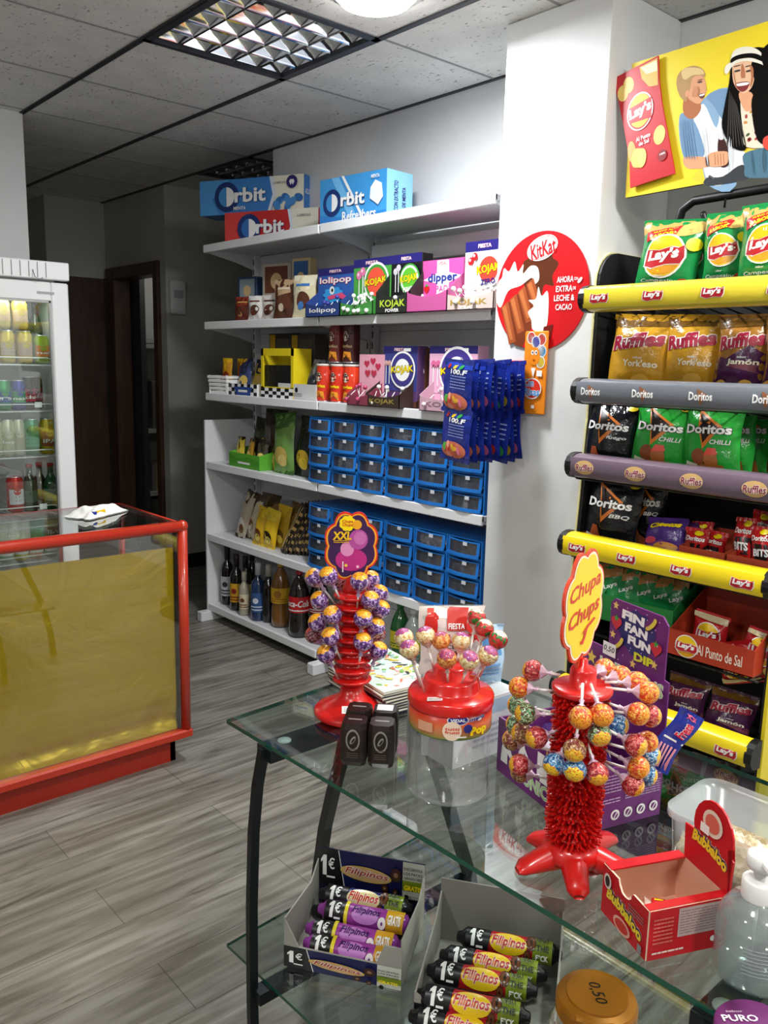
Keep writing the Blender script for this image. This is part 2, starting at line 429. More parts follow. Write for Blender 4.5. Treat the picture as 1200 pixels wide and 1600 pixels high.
# ceiling: lattice of dark bars with lay-in tiles (60 cm); the fixtures take two of the bays
X0 = 2.056; Y0 = 3.000
mb = MB(); GRID = M('2b2d31', .5, name='dark_tee'); GRID2 = M('8d8f90', .5, name='grey_tee')
for i in range(-9, 4):
    for j in range(-12, 10):
        x0 = X0+.6*(i-1); x1 = x0+.6; y0 = Y0+.6*(j-1); y1 = y0+.6
        if (i, j) in ((0, 0), (2, 3)): continue
        if x0 > 4.6: continue
        mb.b2((x0+.004, y0+.003, CZ+.001), (x1-.004, y1-.003, CZ+.012), TILE)
mb.b2((-3.5, -4.3, CZ+.10), (5, 8.5, CZ+.14), DARKWALL)
st('ceiling', mb, 'white fissured ceiling tiles')
mb = MB()
for i in range(-9, 4):
    mb.b2((X0+.6*i-.011, -4.2, CZ-.005), (X0+.6*i+.011, 8.4, CZ+.006), GRID)
for j in range(-12, 10):
    mb.b2((-3.4, Y0+.6*j-.005, CZ-.0015), (4.4, Y0+.6*j+.005, CZ+.006), GRID2)
st('trim_1', mb, 'dark ceiling grid bars')
mb = MB()
mb.b2((2.66, -4, 0), (2.80, 3.97, CZ), WALLM); st('wall_right', mb)
mb = MB(); mb.b2((2.28, 1.60, 0), (2.659, 2.016, CZ), WALLM, .004); st('wall_column', mb, 'bright white square column')
mb = MB(); mb.b2((-.9, 4.26, 0), (1.459, 4.40, CZ), WALLM); st('wall_left', mb)
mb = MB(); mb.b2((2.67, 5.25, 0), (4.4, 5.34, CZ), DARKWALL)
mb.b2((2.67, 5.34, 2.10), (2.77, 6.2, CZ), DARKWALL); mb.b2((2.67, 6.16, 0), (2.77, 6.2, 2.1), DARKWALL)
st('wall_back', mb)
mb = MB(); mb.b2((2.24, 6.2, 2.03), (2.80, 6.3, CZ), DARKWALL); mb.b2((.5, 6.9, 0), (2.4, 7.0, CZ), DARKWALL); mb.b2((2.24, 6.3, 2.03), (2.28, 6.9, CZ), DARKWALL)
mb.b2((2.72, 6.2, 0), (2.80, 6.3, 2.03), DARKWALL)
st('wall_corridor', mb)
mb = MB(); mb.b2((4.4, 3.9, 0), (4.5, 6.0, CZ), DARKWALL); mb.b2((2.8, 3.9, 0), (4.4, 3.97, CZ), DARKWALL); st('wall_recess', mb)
mb = MB(); mb.b2((-3.6, -4, 0), (-3.5, 7, CZ), WALLM); st('wall_far_left', mb)
mb = MB(); mb.b2((-3.5, -4.1, 0), (5, -4, CZ), WALLM); st('wall_behind', mb)
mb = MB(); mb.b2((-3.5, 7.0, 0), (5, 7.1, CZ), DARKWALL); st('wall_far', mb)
mb = MB(); mb.b2((2.68, 5.236, 0), (4.4, 5.25, .10), M('1c1c1e', .5)); st('baseboard_back', mb)
# brown cupboard panel at the end of the corridor
t = root('door_1', (0, 0, 0)); tag(t, 'tall dark brown wooden door at the end of the corridor', kind='structure')
mb = MB(); mb.b2((1.75, 6.20, .01), (2.655, 6.24, 2.03), BROWN, .004)
for x in (2.2,): mb.b2((x-.004, 6.196, .02), (x+.004, 6.201, 2.02), M('1d120b', .6))
mb.build('door_panel', t)
# doorway in the side wall of the corridor and the store room behind it
t = root('door_2', (0, 0, 0)); tag(t, 'open brown wooden doorway to the dark storeroom', kind='structure')
mb = MB(); mb.b2((2.645, 5.33, 0), (2.775, 5.40, 2.10), BROWN, .006); mb.b2((2.645, 6.02, 0), (2.775, 6.16, 2.10), BROWN, .006); mb.b2((2.645, 5.40, 2.015), (2.775, 6.02, 2.10), BROWN, .006)
mb.build('door_frame', t)
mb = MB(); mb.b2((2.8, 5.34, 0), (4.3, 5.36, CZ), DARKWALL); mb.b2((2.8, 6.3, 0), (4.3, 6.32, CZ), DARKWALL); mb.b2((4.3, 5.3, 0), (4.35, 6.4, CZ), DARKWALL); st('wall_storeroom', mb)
t = root('storeroom_shelf', (3.20, 6.09, 0), 0, 'dark storeroom shelving seen through the brown doorway', 'shelving')
mb = MB()
for x in (-.38, .38): mb.b2((x-.02, -.17, 0), (x+.02, .17, 2.1), M('3a3a3c', .6))
mb.build('upright', t)
for z in (.45, .93, 1.60):
    MB().b2((-.36, -.17, z-.03), (.36, .17, z), M('b9b9b4', .6)).build('shelf', t)
for (x, y, z, d, c, n, lab) in [(-.20, -.2, 1.60, (.08, .08, .30), '3d4048', 'bottle', 'dim bottle on the upper storeroom shelf'),
      (-.25, -.15, .93, (.12, .2, .36), '6b6a66', 'carton', 'tall grey carton on the middle storeroom shelf'),
      (-.08, -.18, .93, (.14, .2, .12), '4a3f38', 'carton', 'low brown carton beside the tall one in the storeroom'),
      (-.27, -.2, .45, (.10, .14, .22), '8b8a86', 'carton', 'pale carton at the left of the lower storeroom shelf'),
      (-.10, -.2, .0, (.40, .28, .38), '87867f', 'carton', 'big grey carton on the storeroom floor')]:
    mb = MB()
    if n == 'bottle': mb.lathe([(.03, 0), (.04, .02), (.04, .2), (.013, .26), (.013, .3)], M(c, .3), 12)
    else:
        mb.box((0, 0, d[2]/2), d, M(c, .7), .004); mb.b2((-.02, -d[1]/2-.001, 0), (.02, d[1]/2+.001, d[2]+.001), M('b49a6a', .5))
    o = mb.build(n); o.location = (3.20+x, 6.09+y*.3, z+.001); tag(o, lab, n)
# light switch box on the end wall
t = root('fuse_box', (2.74, 5.25, 1.86), 0, 'small pale wall box beside the storeroom doorway', 'wall box')
MB().box((0, -.02, 0), (.11, .04, .22), M('c8c8c6', .5), .006).build('cover', t); MB().box((0, -.042, .02), (.07, .006, .05), M('9b9c9c', .4), .002).build('flap', t)

# ------------------------------------------------------------------ louvred ceiling fixtures and the round lamp
def louvre(x0, y0, lab, n=5):
    t = root('louvre_light', (x0+.3, y0+.3, CZ), 0, lab, 'ceiling light', 'square louvred ceiling lights')
    al = M('d9dde4', .08, 1.0, name='mirror_aluminium'); fr = M('3c4048', .35, .4)
    mb = MB()
    for a in (-.287, .287): mb.b2((a-.013, -.3, -.008), (a+.013, .3, .01), fr); mb.b2((-.3, a-.013, -.008), (.3, a+.013, .01), fr)
    mb.build('frame', t)
    mb = MB(); mb.b2((-.29, -.29, .085), (.29, .29, .09), M('c9ccd2', .15, .9)); 
    for s_ in (-1, 1): mb.b2((s_*.29-.004, -.29, 0), (s_*.29+.004, .29, .09), al); mb.b2((-.29, s_*.29-.004, 0), (.29, s_*.29+.004, .09), al)
    mb.build('housing', t)
    for k in range(4):
        x = -.21+.14*k
        tb = MB().tube([(x, -.27, .062), (x, .27, .062)], .013, M('eef0f2', .4), 10).build('fluorescent_tube', t)
    pit = .56/n
    for axis in (0, 1):
        for k in range(n+1):
            c = -.28+pit*k; mb = MB()
            # V-shaped blades, wide at the top, mirror faces curving down
            prof = [(-.020, .045), (-.013, .028), (-.006, .010), (0, 0.0), (.006, .010), (.013, .028), (.020, .045)]
            vs = []; 
            for e in (-.28, .28):
                for (p, z) in prof: vs.append((c+p, e, z) if axis == 0 else (e, c+p, z+.0005))
            m_ = len(prof)
            mb.add(vs, [(i, i+1, m_+i+1, m_+i) for i in range(m_-1)], al, True)
            mb.build('louvre_blade', t)
    return t
louvre(X0-.6, Y0-.6, 'mirror louvred square ceiling light nearest the camera')
louvre(X0+.6, Y0+1.2, 'dark louvred square ceiling light beyond the boxes on the top shelf')
t = root('round_ceiling_lamp', (1.80, 2.13, CZ), 0, 'glowing round recessed lamp in the ceiling at the top of the view', 'ceiling light')
MB().lathe([(.14, 0), (.145, -.006), (.125, -.012), (.12, -.004)], M('f2f2f2', .3), 40, cap=False).build('bezel', t)
MB().lathe([(.122, -.004), (.120, -.020), (.108, -.032), (.07, -.037), (.0001, -.039)], M('ffffff', .5, emit=16.0), 40).build('diffuser', t, 'glowing white diffuser')

# ================================================================== WHITE SHOP SHELVING ALONG THE WALL
SF = 2.30                      # front edge of the shelves
LV = [.09, .495, .90, 1.275, 1.65, 2.045]
def shelving(y0, y1, lab, left):
    t = root('shelving_unit', (2.48, (y0+y1)/2, 0), -PI/2, lab, 'shelving', 'white metal shop shelving bays')
    w = y1-y0; g = .003          # local x to the right (world -y), local -y towards the shopper
    T = lambda X, Y: ((y0+y1)/2 - Y, X-2.48)
    zt = 2.25 if left else 2.25
    mb = MB(); mb.b2((-w/2, .155, .05), (w/2, .172, 2.02), SHELFW)
    for z in (.28, .5, .72, .94, 1.16, 1.38, 1.6, 1.82): mb.b2((-w/2+.02, .1535, z), (w/2-.02, .1552, z+.004), M('a9abb0', .5))
    mb.build('back_panel', t)
    for s in (-1, 1):
        mb = MB(); x = s*(w/2-.016); mb.b2((x-.013, .12, .02), (x+.013, .154, 2.10), SHELFW, .002)
        for k in range(38): mb.b2((x-.004, .1185, .12+k*.05), (x+.004, .1205, .15+k*.05), M('3a3b3e', .6))
        mb.build('upright', t)
    for k, z in enumerate(LV):
        f = -.18
        mb = MB(); mb.b2((-w/2+g, f, z-.022), (w/2-g, .15, z-.002 if False else z), SHELFW, .002)
        mb.b2((-w/2+g, f-.004, z-.036), (w/2-g, f+.012, z+.004), M('eff0f2', .35), .003)
        for s in (-1, 1):
            x = s*(w/2-.012)
            mb.prism([(f+.02, z-.022), (.12, z-.022), (.12, z-.10 if k else z-.05), (.02, z-.07 if k else z-.04), (f+.02, z-.034)], x-.0015, x+.0015, SHELFW, Matrix.Rotation(PI/2, 4, 'Z') @ Matrix.Rotation(0, 4, 'X') if False else Matrix(((0, 1, 0, 0), (1, 0, 0, 0), (0, 0, 1, 0), (0, 0, 0, 1))))
        sh = mb.build('shelf', t)
    for s in ((-1,) if left else (-1, 1)):
        mb = MB(); x = s*(w/2) if left else (s*(w/2-.03)); mb.b2((x-.02+(.0 if left else 0), -.245, .0), (x+.03, .15, .055), SHELFW, .004)
        mb.b2((x-.015, -.235, -.0), (x+.02, -.20, .008), BLACK); mb.build('foot', t)
    if left:
        mb = MB(); mb.b2((-w/2-.018, -.185, .05), (-w/2-.003, .155, 1.13), SHELFW, .002); mb.build('end_panel', t)
    else:
        mb = MB(); mb.b2((-w/2+.02, .10, 1.90), (w/2-.02, .118, 1.985), M('eff0f2', .35), .003); mb.build('top_rail', t)
    return t
shelving(3.072, 4.09, 'left bay of the white shelving, with wine bottles on its lowest shelf', True)
shelving(2.05, 3.068, 'right bay of the white shelving, beside the white column', False)

def spot(u, shelf, dx=.0, back=0.0):
    """world point on a shelf: the pixel column u, set back from the front edge"""
    p = at(u, 0, X=SF+back)
    # solve for the row on that plane that lies on the shelf
    z = LV[shelf]
    lo, hi = -400.0, 2200.0
    for _ in range(50):
        m = (lo+hi)/2; q = at(u, m, X=SF+.02+back)
        if q.z > z: lo = m
        else: hi = m
    q = at(u, (lo+hi)/2, X=SF+.02+back); q.z = z+.0005
    return q
def span(u0, u1, shelf, back=0.0):
    a = spot(u0, shelf, back=back); b = spot(u1, shelf, back=back)
    return (a+b)/2, abs(a.y-b.y)
RZ = -PI/2
ORD = ['first', 'second', 'third', 'fourth', 'fifth', 'sixth', 'seventh', 'eighth', 'ninth', 'tenth', 'eleventh', 'twelfth', 'thirteenth', 'fourteenth', 'fifteenth']
W_ = M('f4f4f2', .4); NAVY = M('25206e', .35); YEL = M('f5d90a', .4); PINK = M('e2559f', .4); GRN = M('3f9a3a', .4); BLK = M('141416', .35); PUR = M('4b2a7a', .35)
REDP = M('cf1f24', .4); ORB = M('1f5fb5', .3); SKY = M('4fa3dc', .35); CREAM = M('ece2c4', .5); BRN = M('5a3020', .45); SILV = M('b9bcc2', .25, .8); GREY = M('8f9194', .5); CARD = M('c9b99a', .8)

# ------------------------------------------------------------------ big chewing gum display boxes on the top shelf
def orbit_box(u0, u1, base, h, d, rz, body, body2, lab, sub, fruit, z=None, back=0.0):
    A0 = spot(u0, 5, back=back); th_ = RZ+rz; dv = Vector((math.cos(th_), math.sin(th_), 0)); w = .1
    while w < 1.2:                       # width that ends at the right hand pixel column
        q_ = A0+dv*w-CAM
        if 600+FPX*RX.dot(q_)/FW.dot(q_) >= u1: break
        w += .004
    p = A0+dv*w/2+Vector((-dv.y, dv.x, 0))*d/2
    t = root('gum_box', (p.x, p.y, LV[5]+.0005 if z is None else z), RZ+rz, lab, 'box', 'giant chewing gum display boxes on the top shelf')
    MB().box((0, 0, h/2), (w, d, h), M(body, .3), .004).build('carton', t)
    a = Art(w, h); R = w/h
    a.rect(.0, 0, 1, 1, M(body, .3))
    if fruit == 'fresh':
        a.P([(.0, .0), (1, 0), (1, .2), (.5, .12), (0, .25)], M('2f7fc8', .3)); a.P([(.18, 1), (.3, 1), (.62, 0), (.5, 0)], M('6fb9ea', .3))
        a.P([(.34, 1), (.38, 1), (.72, 0), (.68, 0)], W_)
    else:
        a.P([(.0, 1), (.30, 1), (.12, .45), (.2, 0), (0, 0)], M(body2, .3))
        a.P([(.66, 0), (.69, 0), (.74, .5), (.72, 1), (.68, 1), (.71, .5)], M('dfe9f5', .3))
        a.P([(.70, 0), (.74, .5), (.72, 1), (1, 1), (1, 0)], M('f0ecd8', .4))
    ox, oy, k_ = (.27, .5, 1) if fruit != 'fresh' else (.20, .48, .66)
    a.ell(ox, oy, .43*k_/R, .43*k_/R, M('14316f', .3), 32)
    a.ell(ox, oy, .28*k_/R, .28*k_/R, M('3f8fd0' if fruit != 'straw' else '2f6fb8', .3), 28)
    rr = [(ox+.28*k_/R*math.sin(q), oy+.28*k_*math.cos(q)) for q in [PI*k/12 for k in range(13)]]; a.P(rr, W_)
    tx_, tw = (.50, .30) if fruit != 'fresh' else (.52, .36)
    a.text('rbit', tx_+.004, oy+.02, tw, .42*k_, M('14316f', .3), .05); a.text('rbit', tx_, oy+.03, tw, .42*k_, W_, .03)
    a.text(sub, .40 if fruit != 'fresh' else .62, .16, .12 if fruit != 'fresh' else .5, .10 if fruit != 'fresh' else .2, W_, .02)
    if fruit == 'straw':
        a.P(star(.88, .30, .16, 7, .5), GRN); a.shape(ell(.86*w, .12*h, .10*w*.6, .13*h), REDP); a.shape(ell(.95*w, .14*h, .08*w*.6, .13*h), REDP); a.text('LAMINAS', .86, .80, .14, .07, GREY)
    elif fruit == 'mint':
        for (x, y, r) in [(.78, .30, .4), (.84, .38, -.5), (.90, .26, .7), (.96, .36, -.3), (.86, .14, 1.2), (.76, .16, -.9)]: a.shape(ell(x*w, y*h, .042*w, .11*h, 12, r), M('2c6cb4', .35, two='4b90d2', tscale=30))
        a.ell(.90, .80, .05, .05, NAVY); a.text('LAMINAS', .79, .80, .13, .06, GREY); a.P([(.885, .86), (.915, .86), (.925, .8), (.91, .70), (.90, .77), (.89, .70), (.875, .8)], W_)
    else:
        a.shape([(x*w, y*h) for x, y in [(.78, .45), (.90, .30), (.97, .45), (.95, .72), (.86, .80), (.79, .66)]], M('dfe8ee', .4)); a.shape([(x*w, y*h) for x, y in [(.79, .66), (.86, .80), (.95, .72), (.88, .60)]], W_); a.text('MENTA', .86, .88, .12, .07, W_, .02)
    a.build('printed_front', t, on_front(w, -d/2), .001, .0008)
    b = Art(d, h); b.rect(0, 0, 1, 1, M('8ccbee' if fruit == 'fresh' else body, .35)); b.text('AZUCAR MENTA', .5, .55, .16 if d < .1 else .9, .14, NAVY if fruit == 'fresh' else W_, .02, rot=PI/2 if fruit == 'fresh' else 0)
    if fruit == 'fresh': b.L.pop(); b.text('CON EXTRACTO', .35, .5, .75, .13, NAVY, .02, rot=PI/2); b.text('DE MENTA', .65, .5, .5, .11, NAVY, .02, rot=PI/2)
    b.build('printed_side', t, on_side(d, w/2), .001, .0008)
    return t
orbit_box(352, 497, 0, .165, .14, .42, 'c62a2c', 'd8403c', 'red gum display box with a strawberry, under the blue box', 'FRESA', 'straw', back=.06)
orbit_box(314, 474, 0, .175, .16, .44, '3a80c8', '4f9ada', 'blue gum display box with mint leaves, lying on the red box', 'MENTA', 'mint', z=LV[5]+.166, back=.02)
orbit_box(500, 603, 0, .20, .16, .10, '3f97d8', '5fb0e6', 'light blue gum display box standing alone at the right of the top shelf', 'Refreshers', 'fresh', back=.03)

# ------------------------------------------------------------------ lollipops with a short paper stick (for the trays)
def small_lolly(name, loc, quat, ball, stick, lab, cat='lollipop', group=None, r=.011, l=.06, data={}):
    k = (ball, r, l)
    if k not in data:
        mb = MB(); mb.sphere((0, 0, l+r*.8), r, ball, 10, 7); mb.tube([(0, 0, 0), (0, 0, l)], .0017, stick, 5)
        o = mb.build(name); o.rotation_mode = 'QUATERNION'; data[k] = o
    else:
        o = data[k].copy(); C.objects.link(o)
    o.location = loc; o.rotation_quaternion = quat
    return tag(o, lab, cat, group)
STICK = M('f1efe9', .5, name='paper_stick')

def counter_display(u0, u1, shelf, h, d, tray_h, tray_w, header, face, art_fn, lab, group=None, rz=0.0, back=.0, tray_c=None, sidec=None, name='lollipop_box', cat='box', tray_txt=None, tray_art='', tx=0.0, h0=.03):
    p, w = span(u0, u1, shelf, back)
    t = root(name, (p.x+.0, p.y, LV[shelf]+.001), RZ+rz, lab, cat, group)
    wt = tray_w or w; d *= .62
    # upright back carton
    yb = d*.5
    MB().b2((-w/2, yb-.02, 0), (w/2, yb+.04, h), face, .002).build('header_card', t)
    zq = h*.27; a = Art(w, h-zq)
    art_fn(a)
    a.build('printed_front', t, on_front(w, yb-.0205, zq), .0008, .0006)
    if sidec:
        b = Art(.06, h); b.rect(0, 0, 1, 1, sidec); b.build('printed_side', t, on_side(.06, w/2, 0) if False else (lambda q, r, o: (w/2+o, yb-.02+q, r)), .0008, .0006)
    # open tray with a scooped front
    tc = tray_c or face
    mb = MB(); th = .003
    n = 8; yf = -d/2
    mb.b2((-wt/2+tx, yf, 0), (wt/2+tx, yb-.022, th), tc)
    front = [(-wt/2+tx, 0), (wt/2+tx, 0), (wt/2+tx, tray_h)] + [(wt/2+tx-wt*k/n, tray_h-(.25*tray_h)*math.sin(PI*k/n)) for k in range(1, n)] + [(-wt/2+tx, tray_h)]
    mb.prism(front, yf, yf+th, tc)
    for s in (-1, 1):
        x = s*wt/2+tx
        side = [(yf, 0), (yb-.022, 0), (yb-.022, tray_h*1.9), (yf, tray_h)]
        vs = [(x-s*th, q, z) for q, z in side]+[(x, q, z) for q, z in side]
        mb.add(vs, [(0, 1, 2, 3), (7, 6, 5, 4), (0, 4, 5, 1), (1, 5, 6, 2), (2, 6, 7, 3), (3, 7, 4, 0)], tc)
    mb.build('tray', t)
    if tray_txt:
        b = Art(wt, tray_h); b.text(tray_txt[0], .5, .42, .75, .42, tray_txt[1], .02)
        if len(tray_txt) > 2: b.text(tray_txt[2], .5, .14, .4, .16, W_, .02)
        b.build('printed_tray', t, lambda q, r, o: (q-wt/2+tx, yf-o, r), .0008, .0006)
    return t, p, w
def fill_tray(t, wt, d, n, ball, lab, group, zb=.004, l=.048, tx=0.0, r=.0095, tilt=1.35):
    d *= .62
    rnd = random.Random(hash(lab) % 1000 if False else len(lab)*7+n)
    M0 = t.matrix_basis if False else (Matrix.Translation(t.location) @ Matrix.Rotation(t.rotation_euler.z, 4, 'Z'))
    for k in range(n):
        x = tx+(-.5+(k+.5)/n)*wt*.82; y = -d*.22+rnd.uniform(-.006, d*.25)
        q = Euler((rnd.uniform(-.5, .3), rnd.uniform(-tilt, tilt), rnd.uniform(0, 6))).to_quaternion()
        if k % 3 == 0: q = Euler((PI-.6+rnd.uniform(-.3, .3), rnd.uniform(-.5, .5), 0)).to_quaternion()
        p = M0 @ Vector((x, y, zb+.026+ (l if k % 3 == 0 else 0)*.7))
        small_lolly('lollipop', p, M0.to_quaternion() @ q, ball, STICK, lab.replace(' lollipop in', ' lollipop, %s from the left in' % ORD[k]) if n > 1 else lab, 'lollipop', group, r, l)

def kojak(bg, txtbg, word2, c2, side=None, header=NAVY, pops=M('d9487c', .35), stripe=GRN):
    def f(a):
        a.rect(0, 0, 1, 1, bg)
        a.rect(0, .80, 1, 1, header); a.text('FIESTA', .5, .90, .34, .08, M('f05a86', .4), .05); a.text('FIESTA', .5, .90, .33, .075, W_, .015)
        # lollipop drawings at the left
        for (x, y) in ((.16, .62), (.27, .70)):
            a.P([(x-.012, .15), (x+.012, .15), (x+.012, y), (x-.012, y)], W_); a.ell(x, y, .075, .075, pops, 16); a.ell(x-.02, y+.02, .03, .03, M('f7c6da', .3), 10)
        R = a.h/a.w
        a.ell(.64, .43, .33, .33, txtbg[0], 28); a.ell(.64, .43, .29, .29, txtbg[1], 28); a.ell(.64, .43, .24, .24, txtbg[2], 28)
        a.text('KOJAK', .64, .43, .60, .22, BLK, .06, rot=.10); a.text('KOJAK', .64, .43, .58, .20, YEL, .03, rot=.10)
        if word2: a.text(word2, .64, .20, .36, .11, c2, .03, rot=.08)
    return f
def lolipop_art(a):
    a.rect(0, 0, 1, 1, M('2f5fae', .4)); a.rect(0, .80, 1, 1, NAVY); a.text('FIESTA', .5, .90, .34, .08, M('f05a86', .4), .05); a.text('FIESTA', .5, .90, .33, .075, W_, .015)
    a.text('lolipop', .5, .64, .9, .24, M('e23a6a', .4), .05); a.text('lolipop', .5, .64, .88, .22, W_, .02)
    a.shape(flower(.45*a.w, .26*a.h, .26*a.w, .2*a.h, 9, .25), M('3aa3e6', .4)); a.ell(.42, .38, .07, .07, W_); a.ell(.43, .38, .03, .03, BLK); a.P([(.3, .22), (.7, .30), (.9, .12), (.8, .08), (.6, .18), (.34, .12)], M('e94f7d', .4))
def dipper_art(a):
    a.rect(0, 0, 1, 1, M('d9539f', .4)); a.P([(.36, .98), (.64, .98), (.66, .66), (.98, .55), (.66, .40), (.66, .10), (.36, .10), (.36, .40), (.02, .5), (.36, .66)], M('f2f2f6', .4))
    a.text('VIDAL', .5, .90, .2, .08, REDP, .02); a.text('dipper', .5, .52, .72, .28, M('23368c', .4), .03); a.text('PAD', .5, .26, .3, .16, M('d9539f', .4), .01)
    for x in (.12, .88): a.shape(heart(x*a.w, .26*a.h, .075*a.w), REDP); a.P(star(x, .36, .05, 5), GRN)

G2 = 'lollipop counter displays on the second shelf from the top'
t, p, w_ = counter_display(490, 545, 4, .215, .15, .06, None, NAVY, M('2f5fae', .4), lolipop_art, 'blue lolipop display box with a cartoon monster, on the second shelf', G2, tray_c=M('28407e', .4), tray_txt=('lolipop', W_))
fill_tray(t, w_, .15, 6, M('3a3f9a', .3), 'dark blue lollipop in the tray of the blue lolipop box', 'lollipops in the lolipop tray')
t, p, w_ = counter_display(545, 603, 4, .235, .15, .055, .22, NAVY, M('4aa040', .4), kojak(M('4aa040', .4), (W_, GRN, M('e9553b', .4)), '', W_, pops=M('e07aa8', .35)), 'green kojak display box heaped with white wrapped lollipops', G2, tray_c=M('3f8a3c', .4), tx=-.02)
fill_tray(t, .2, .15, 13, M('e9ece9', .3), 'white wrapped lollipop in the tray of the green kojak box', 'lollipops in the green kojak tray', tx=-.02)
t, p, w_ = counter_display(603, 650, 4, .235, .15, .085, .20, NAVY, BLK, kojak(BLK, (GRN, W_, M('5cb531', .4)), 'POWER', W_, pops=M('c9c9cf', .35)), 'black kojak power display box, right of the green one', G2, tray_c=M('20241f', .4), tray_txt=('KOJAK', M('b8cf3c', .4), 'POWER'))
fill_tray(t, .2, .15, 6, M('d8dcdc', .3), 'pale lollipop in the tray of the black kojak power box', 'lollipops in the kojak power tray')
t, p, w_ = counter_display(650, 713, 4, .20, .17, .075, None, PINK, M('d9539f', .4), dipper_art, 'pink dipper pad box with two strawberries', G2, tray_c=M('b8538c', .35))
t, p, w_ = counter_display(716, 777, 4, .25, .16, .06, .24, NAVY, W_, kojak(W_, (M('d9d9e6', .4), W_, M('e2402f', .4)), 'ZERO', NAVY, pops=REDP), 'white kojak zero display box beside the column', G2, tray_c=M('cdb6ae', .4), tray_txt=('KOJAK', M('a58a3c', .4), 'ZERO'), tx=.0)
fill_tray(t, .2, .15, 14, M('eceaea', .3), 'white wrapped lollipop in the tray of the kojak zero box', 'lollipops in the kojak zero tray')

# ------------------------------------------------------------------ soft bags
def bag_fn(w, h, th, seed=0, crimp=.07, lean=0.0):
    rnd = random.Random(seed); ph = [rnd.uniform(0, 6) for _ in range(8)]; fr = [rnd.uniform(5, 12) for _ in range(4)]
    def f(a, b, sgn, off):
        """a,b in metres; returns local point; front is -y"""
        u = min(1, max(0, a/w)); v = min(1, max(0, b/h))
        e = min(v, 1-v)
        k = min(1.0, max(0.0, (e-crimp*.6)/.30)); k = math.sin(k*PI/2)**.8
        s = max(0.0, math.sin(PI*u))**.62
        t = th/2*k*s
        t += .0035*k*s*math.sin(fr[0]*v+ph[0]+3*u) + .0028*s*math.sin(fr[1]*u*1.3+ph[1]+4*v)*(1-.5*k)
        # creases that run out from the seals
        t += .004*s*(1-k)*math.sin(fr[2]*2.2*u+ph[2])*min(1, e*20)
        pinch = 1-.055*k
        x = (a-w/2)*pinch + .003*math.sin(7*v+ph[3]); z = b*(1) 
        y = sgn*(t+off) + .006*math.sin(3*v+ph[4])*0
        return (x, y + lean*z, z)
    return f
def make_bag(name, w, h, th, mat, art, loc, rz, lab, cat, group, seed=0, seal=None, lean=0.0, tilt=None, nres=(12, 14), maxe=.02):
    rot = Matrix.Rotation(rz, 4, 'Z').to_quaternion()
    if tilt: rot = rot @ Euler(tilt).to_quaternion()
    t = root(name, loc, 0, lab, cat, group, rot=rot)
    f = bag_fn(w, h, th, seed, lean=lean)
    mb = MB()
    mb.grid(lambda a, b: f(a*w, b*h, -1, 0), nres[0], nres[1], mat)
    mb.grid(lambda a, b: f(a*w, b*h, 1, 0), nres[0], nres[1], mat, flip=True)
    mb.build('pouch', t, weld=False)
    if seal:
        for (b0, b1) in ((-.006, h*.05), (h*.95, h+.006)):
            mb = MB(); n = 14
            def zz(a, b, s): 
                x = (a-.5)*w; return (x, s*(.0022+.0008*math.sin(a*60))+lean*(b0+(b1-b0)*b), b0+(b1-b0)*b)
            mb.grid(lambda a, b: zz(a, b, -1), n, 1, seal); mb.grid(lambda a, b: zz(a, b, 1), n, 1, seal, flip=True); mb.build('seal', t)
    if art:
        a = Art(w, h); art(a); a.build('printed_front', t, lambda x, y, o: f(x, y, -1, o), .0012, .0006, maxe=maxe)
    return t

# ------------------------------------------------------------------ second shelf, left: chocolate packets
def choc_art(c1, c2, drop=True):
    def f(a):
        a.P([(0, .55), (1, .7), (1, 1), (0, 1)], c1); a.shape(ell(.5*a.w, .42*a.h, .3*a.w, .2*a.h, 14, .3), BRN); a.shape(ell(.42*a.w, .3*a.h, .14*a.w, .1*a.h, 12), c2); a.rect(.2, .74, .8, .80, c2)
    return f
F = lambda h, r=.25, b=.4: M(h, r, bump=b, bscale=30)
GC = 'small chocolate packets at the left of the second shelf'
for (u, bk, w, h, c, c1, c2, lab) in [
    (372, .0, .12, .125, '6a2a1e', '9a3a28', 'd9a060', 'small red brown chocolate packet at the left end of the second shelf'),
    (392, .0, .11, .125, 'd9d6d2', 'f0eeea', '6a3322', 'white and brown chocolate packet next to the red brown one'),
    (414, .02, .12, .125, 'cfc6bc', 'e8e2da', '4a2417', 'cream chocolate packet between white packet and dark bag'),
    (436, .0, .14, .19, '54301f', 'b99a78', 'd9c9ae', 'brown bag of chocolates with a pale top'),
    (466, .0, .14, .20, 'd8cda8', 'e6dfc4', '3f78b8', 'beige bag with a blue mark, left of the blue lolipop box')]:
    p = spot(u, 4, back=bk)
    make_bag('chocolate_packet', w, h, .035, F(c), choc_art(F(c1), F(c2)), (p.x+.03, p.y, p.z), RZ+.25, lab, 'packet', GC, seed=u, tilt=(-.08, 0, 0), maxe=.05)
for (u, w, h, d, c, e, lab) in [(388, .14, .24, .06, '26456e', '8fa0a8', 'dark blue carton behind the chocolate packets'), (432, .2, .29, .05, 'b8ada2', '6a3b22', 'tall pale carton with a brown chocolate picture behind the bags'), (470, .12, .30, .05, 'c8b483', '2f5f9c', 'tall golden carton behind the beige bag')]:
    p = spot(u, 4, back=.15); t = root('chocolate_carton', (p.x+.02, p.y, LV[4]+.001), RZ+.2, lab, 'carton')
    MB().box((0, 0, h/2), (w, d, h), M(c, .5), .003).build('carton_body', t)
    a = Art(w, h); a.rect(.1, .5, .9, .95, M(e, .5)); a.ell(.5, .7, .2, .2, M('d9b98a', .5)); a.build('printed_front', t, on_front(w, -d/2))

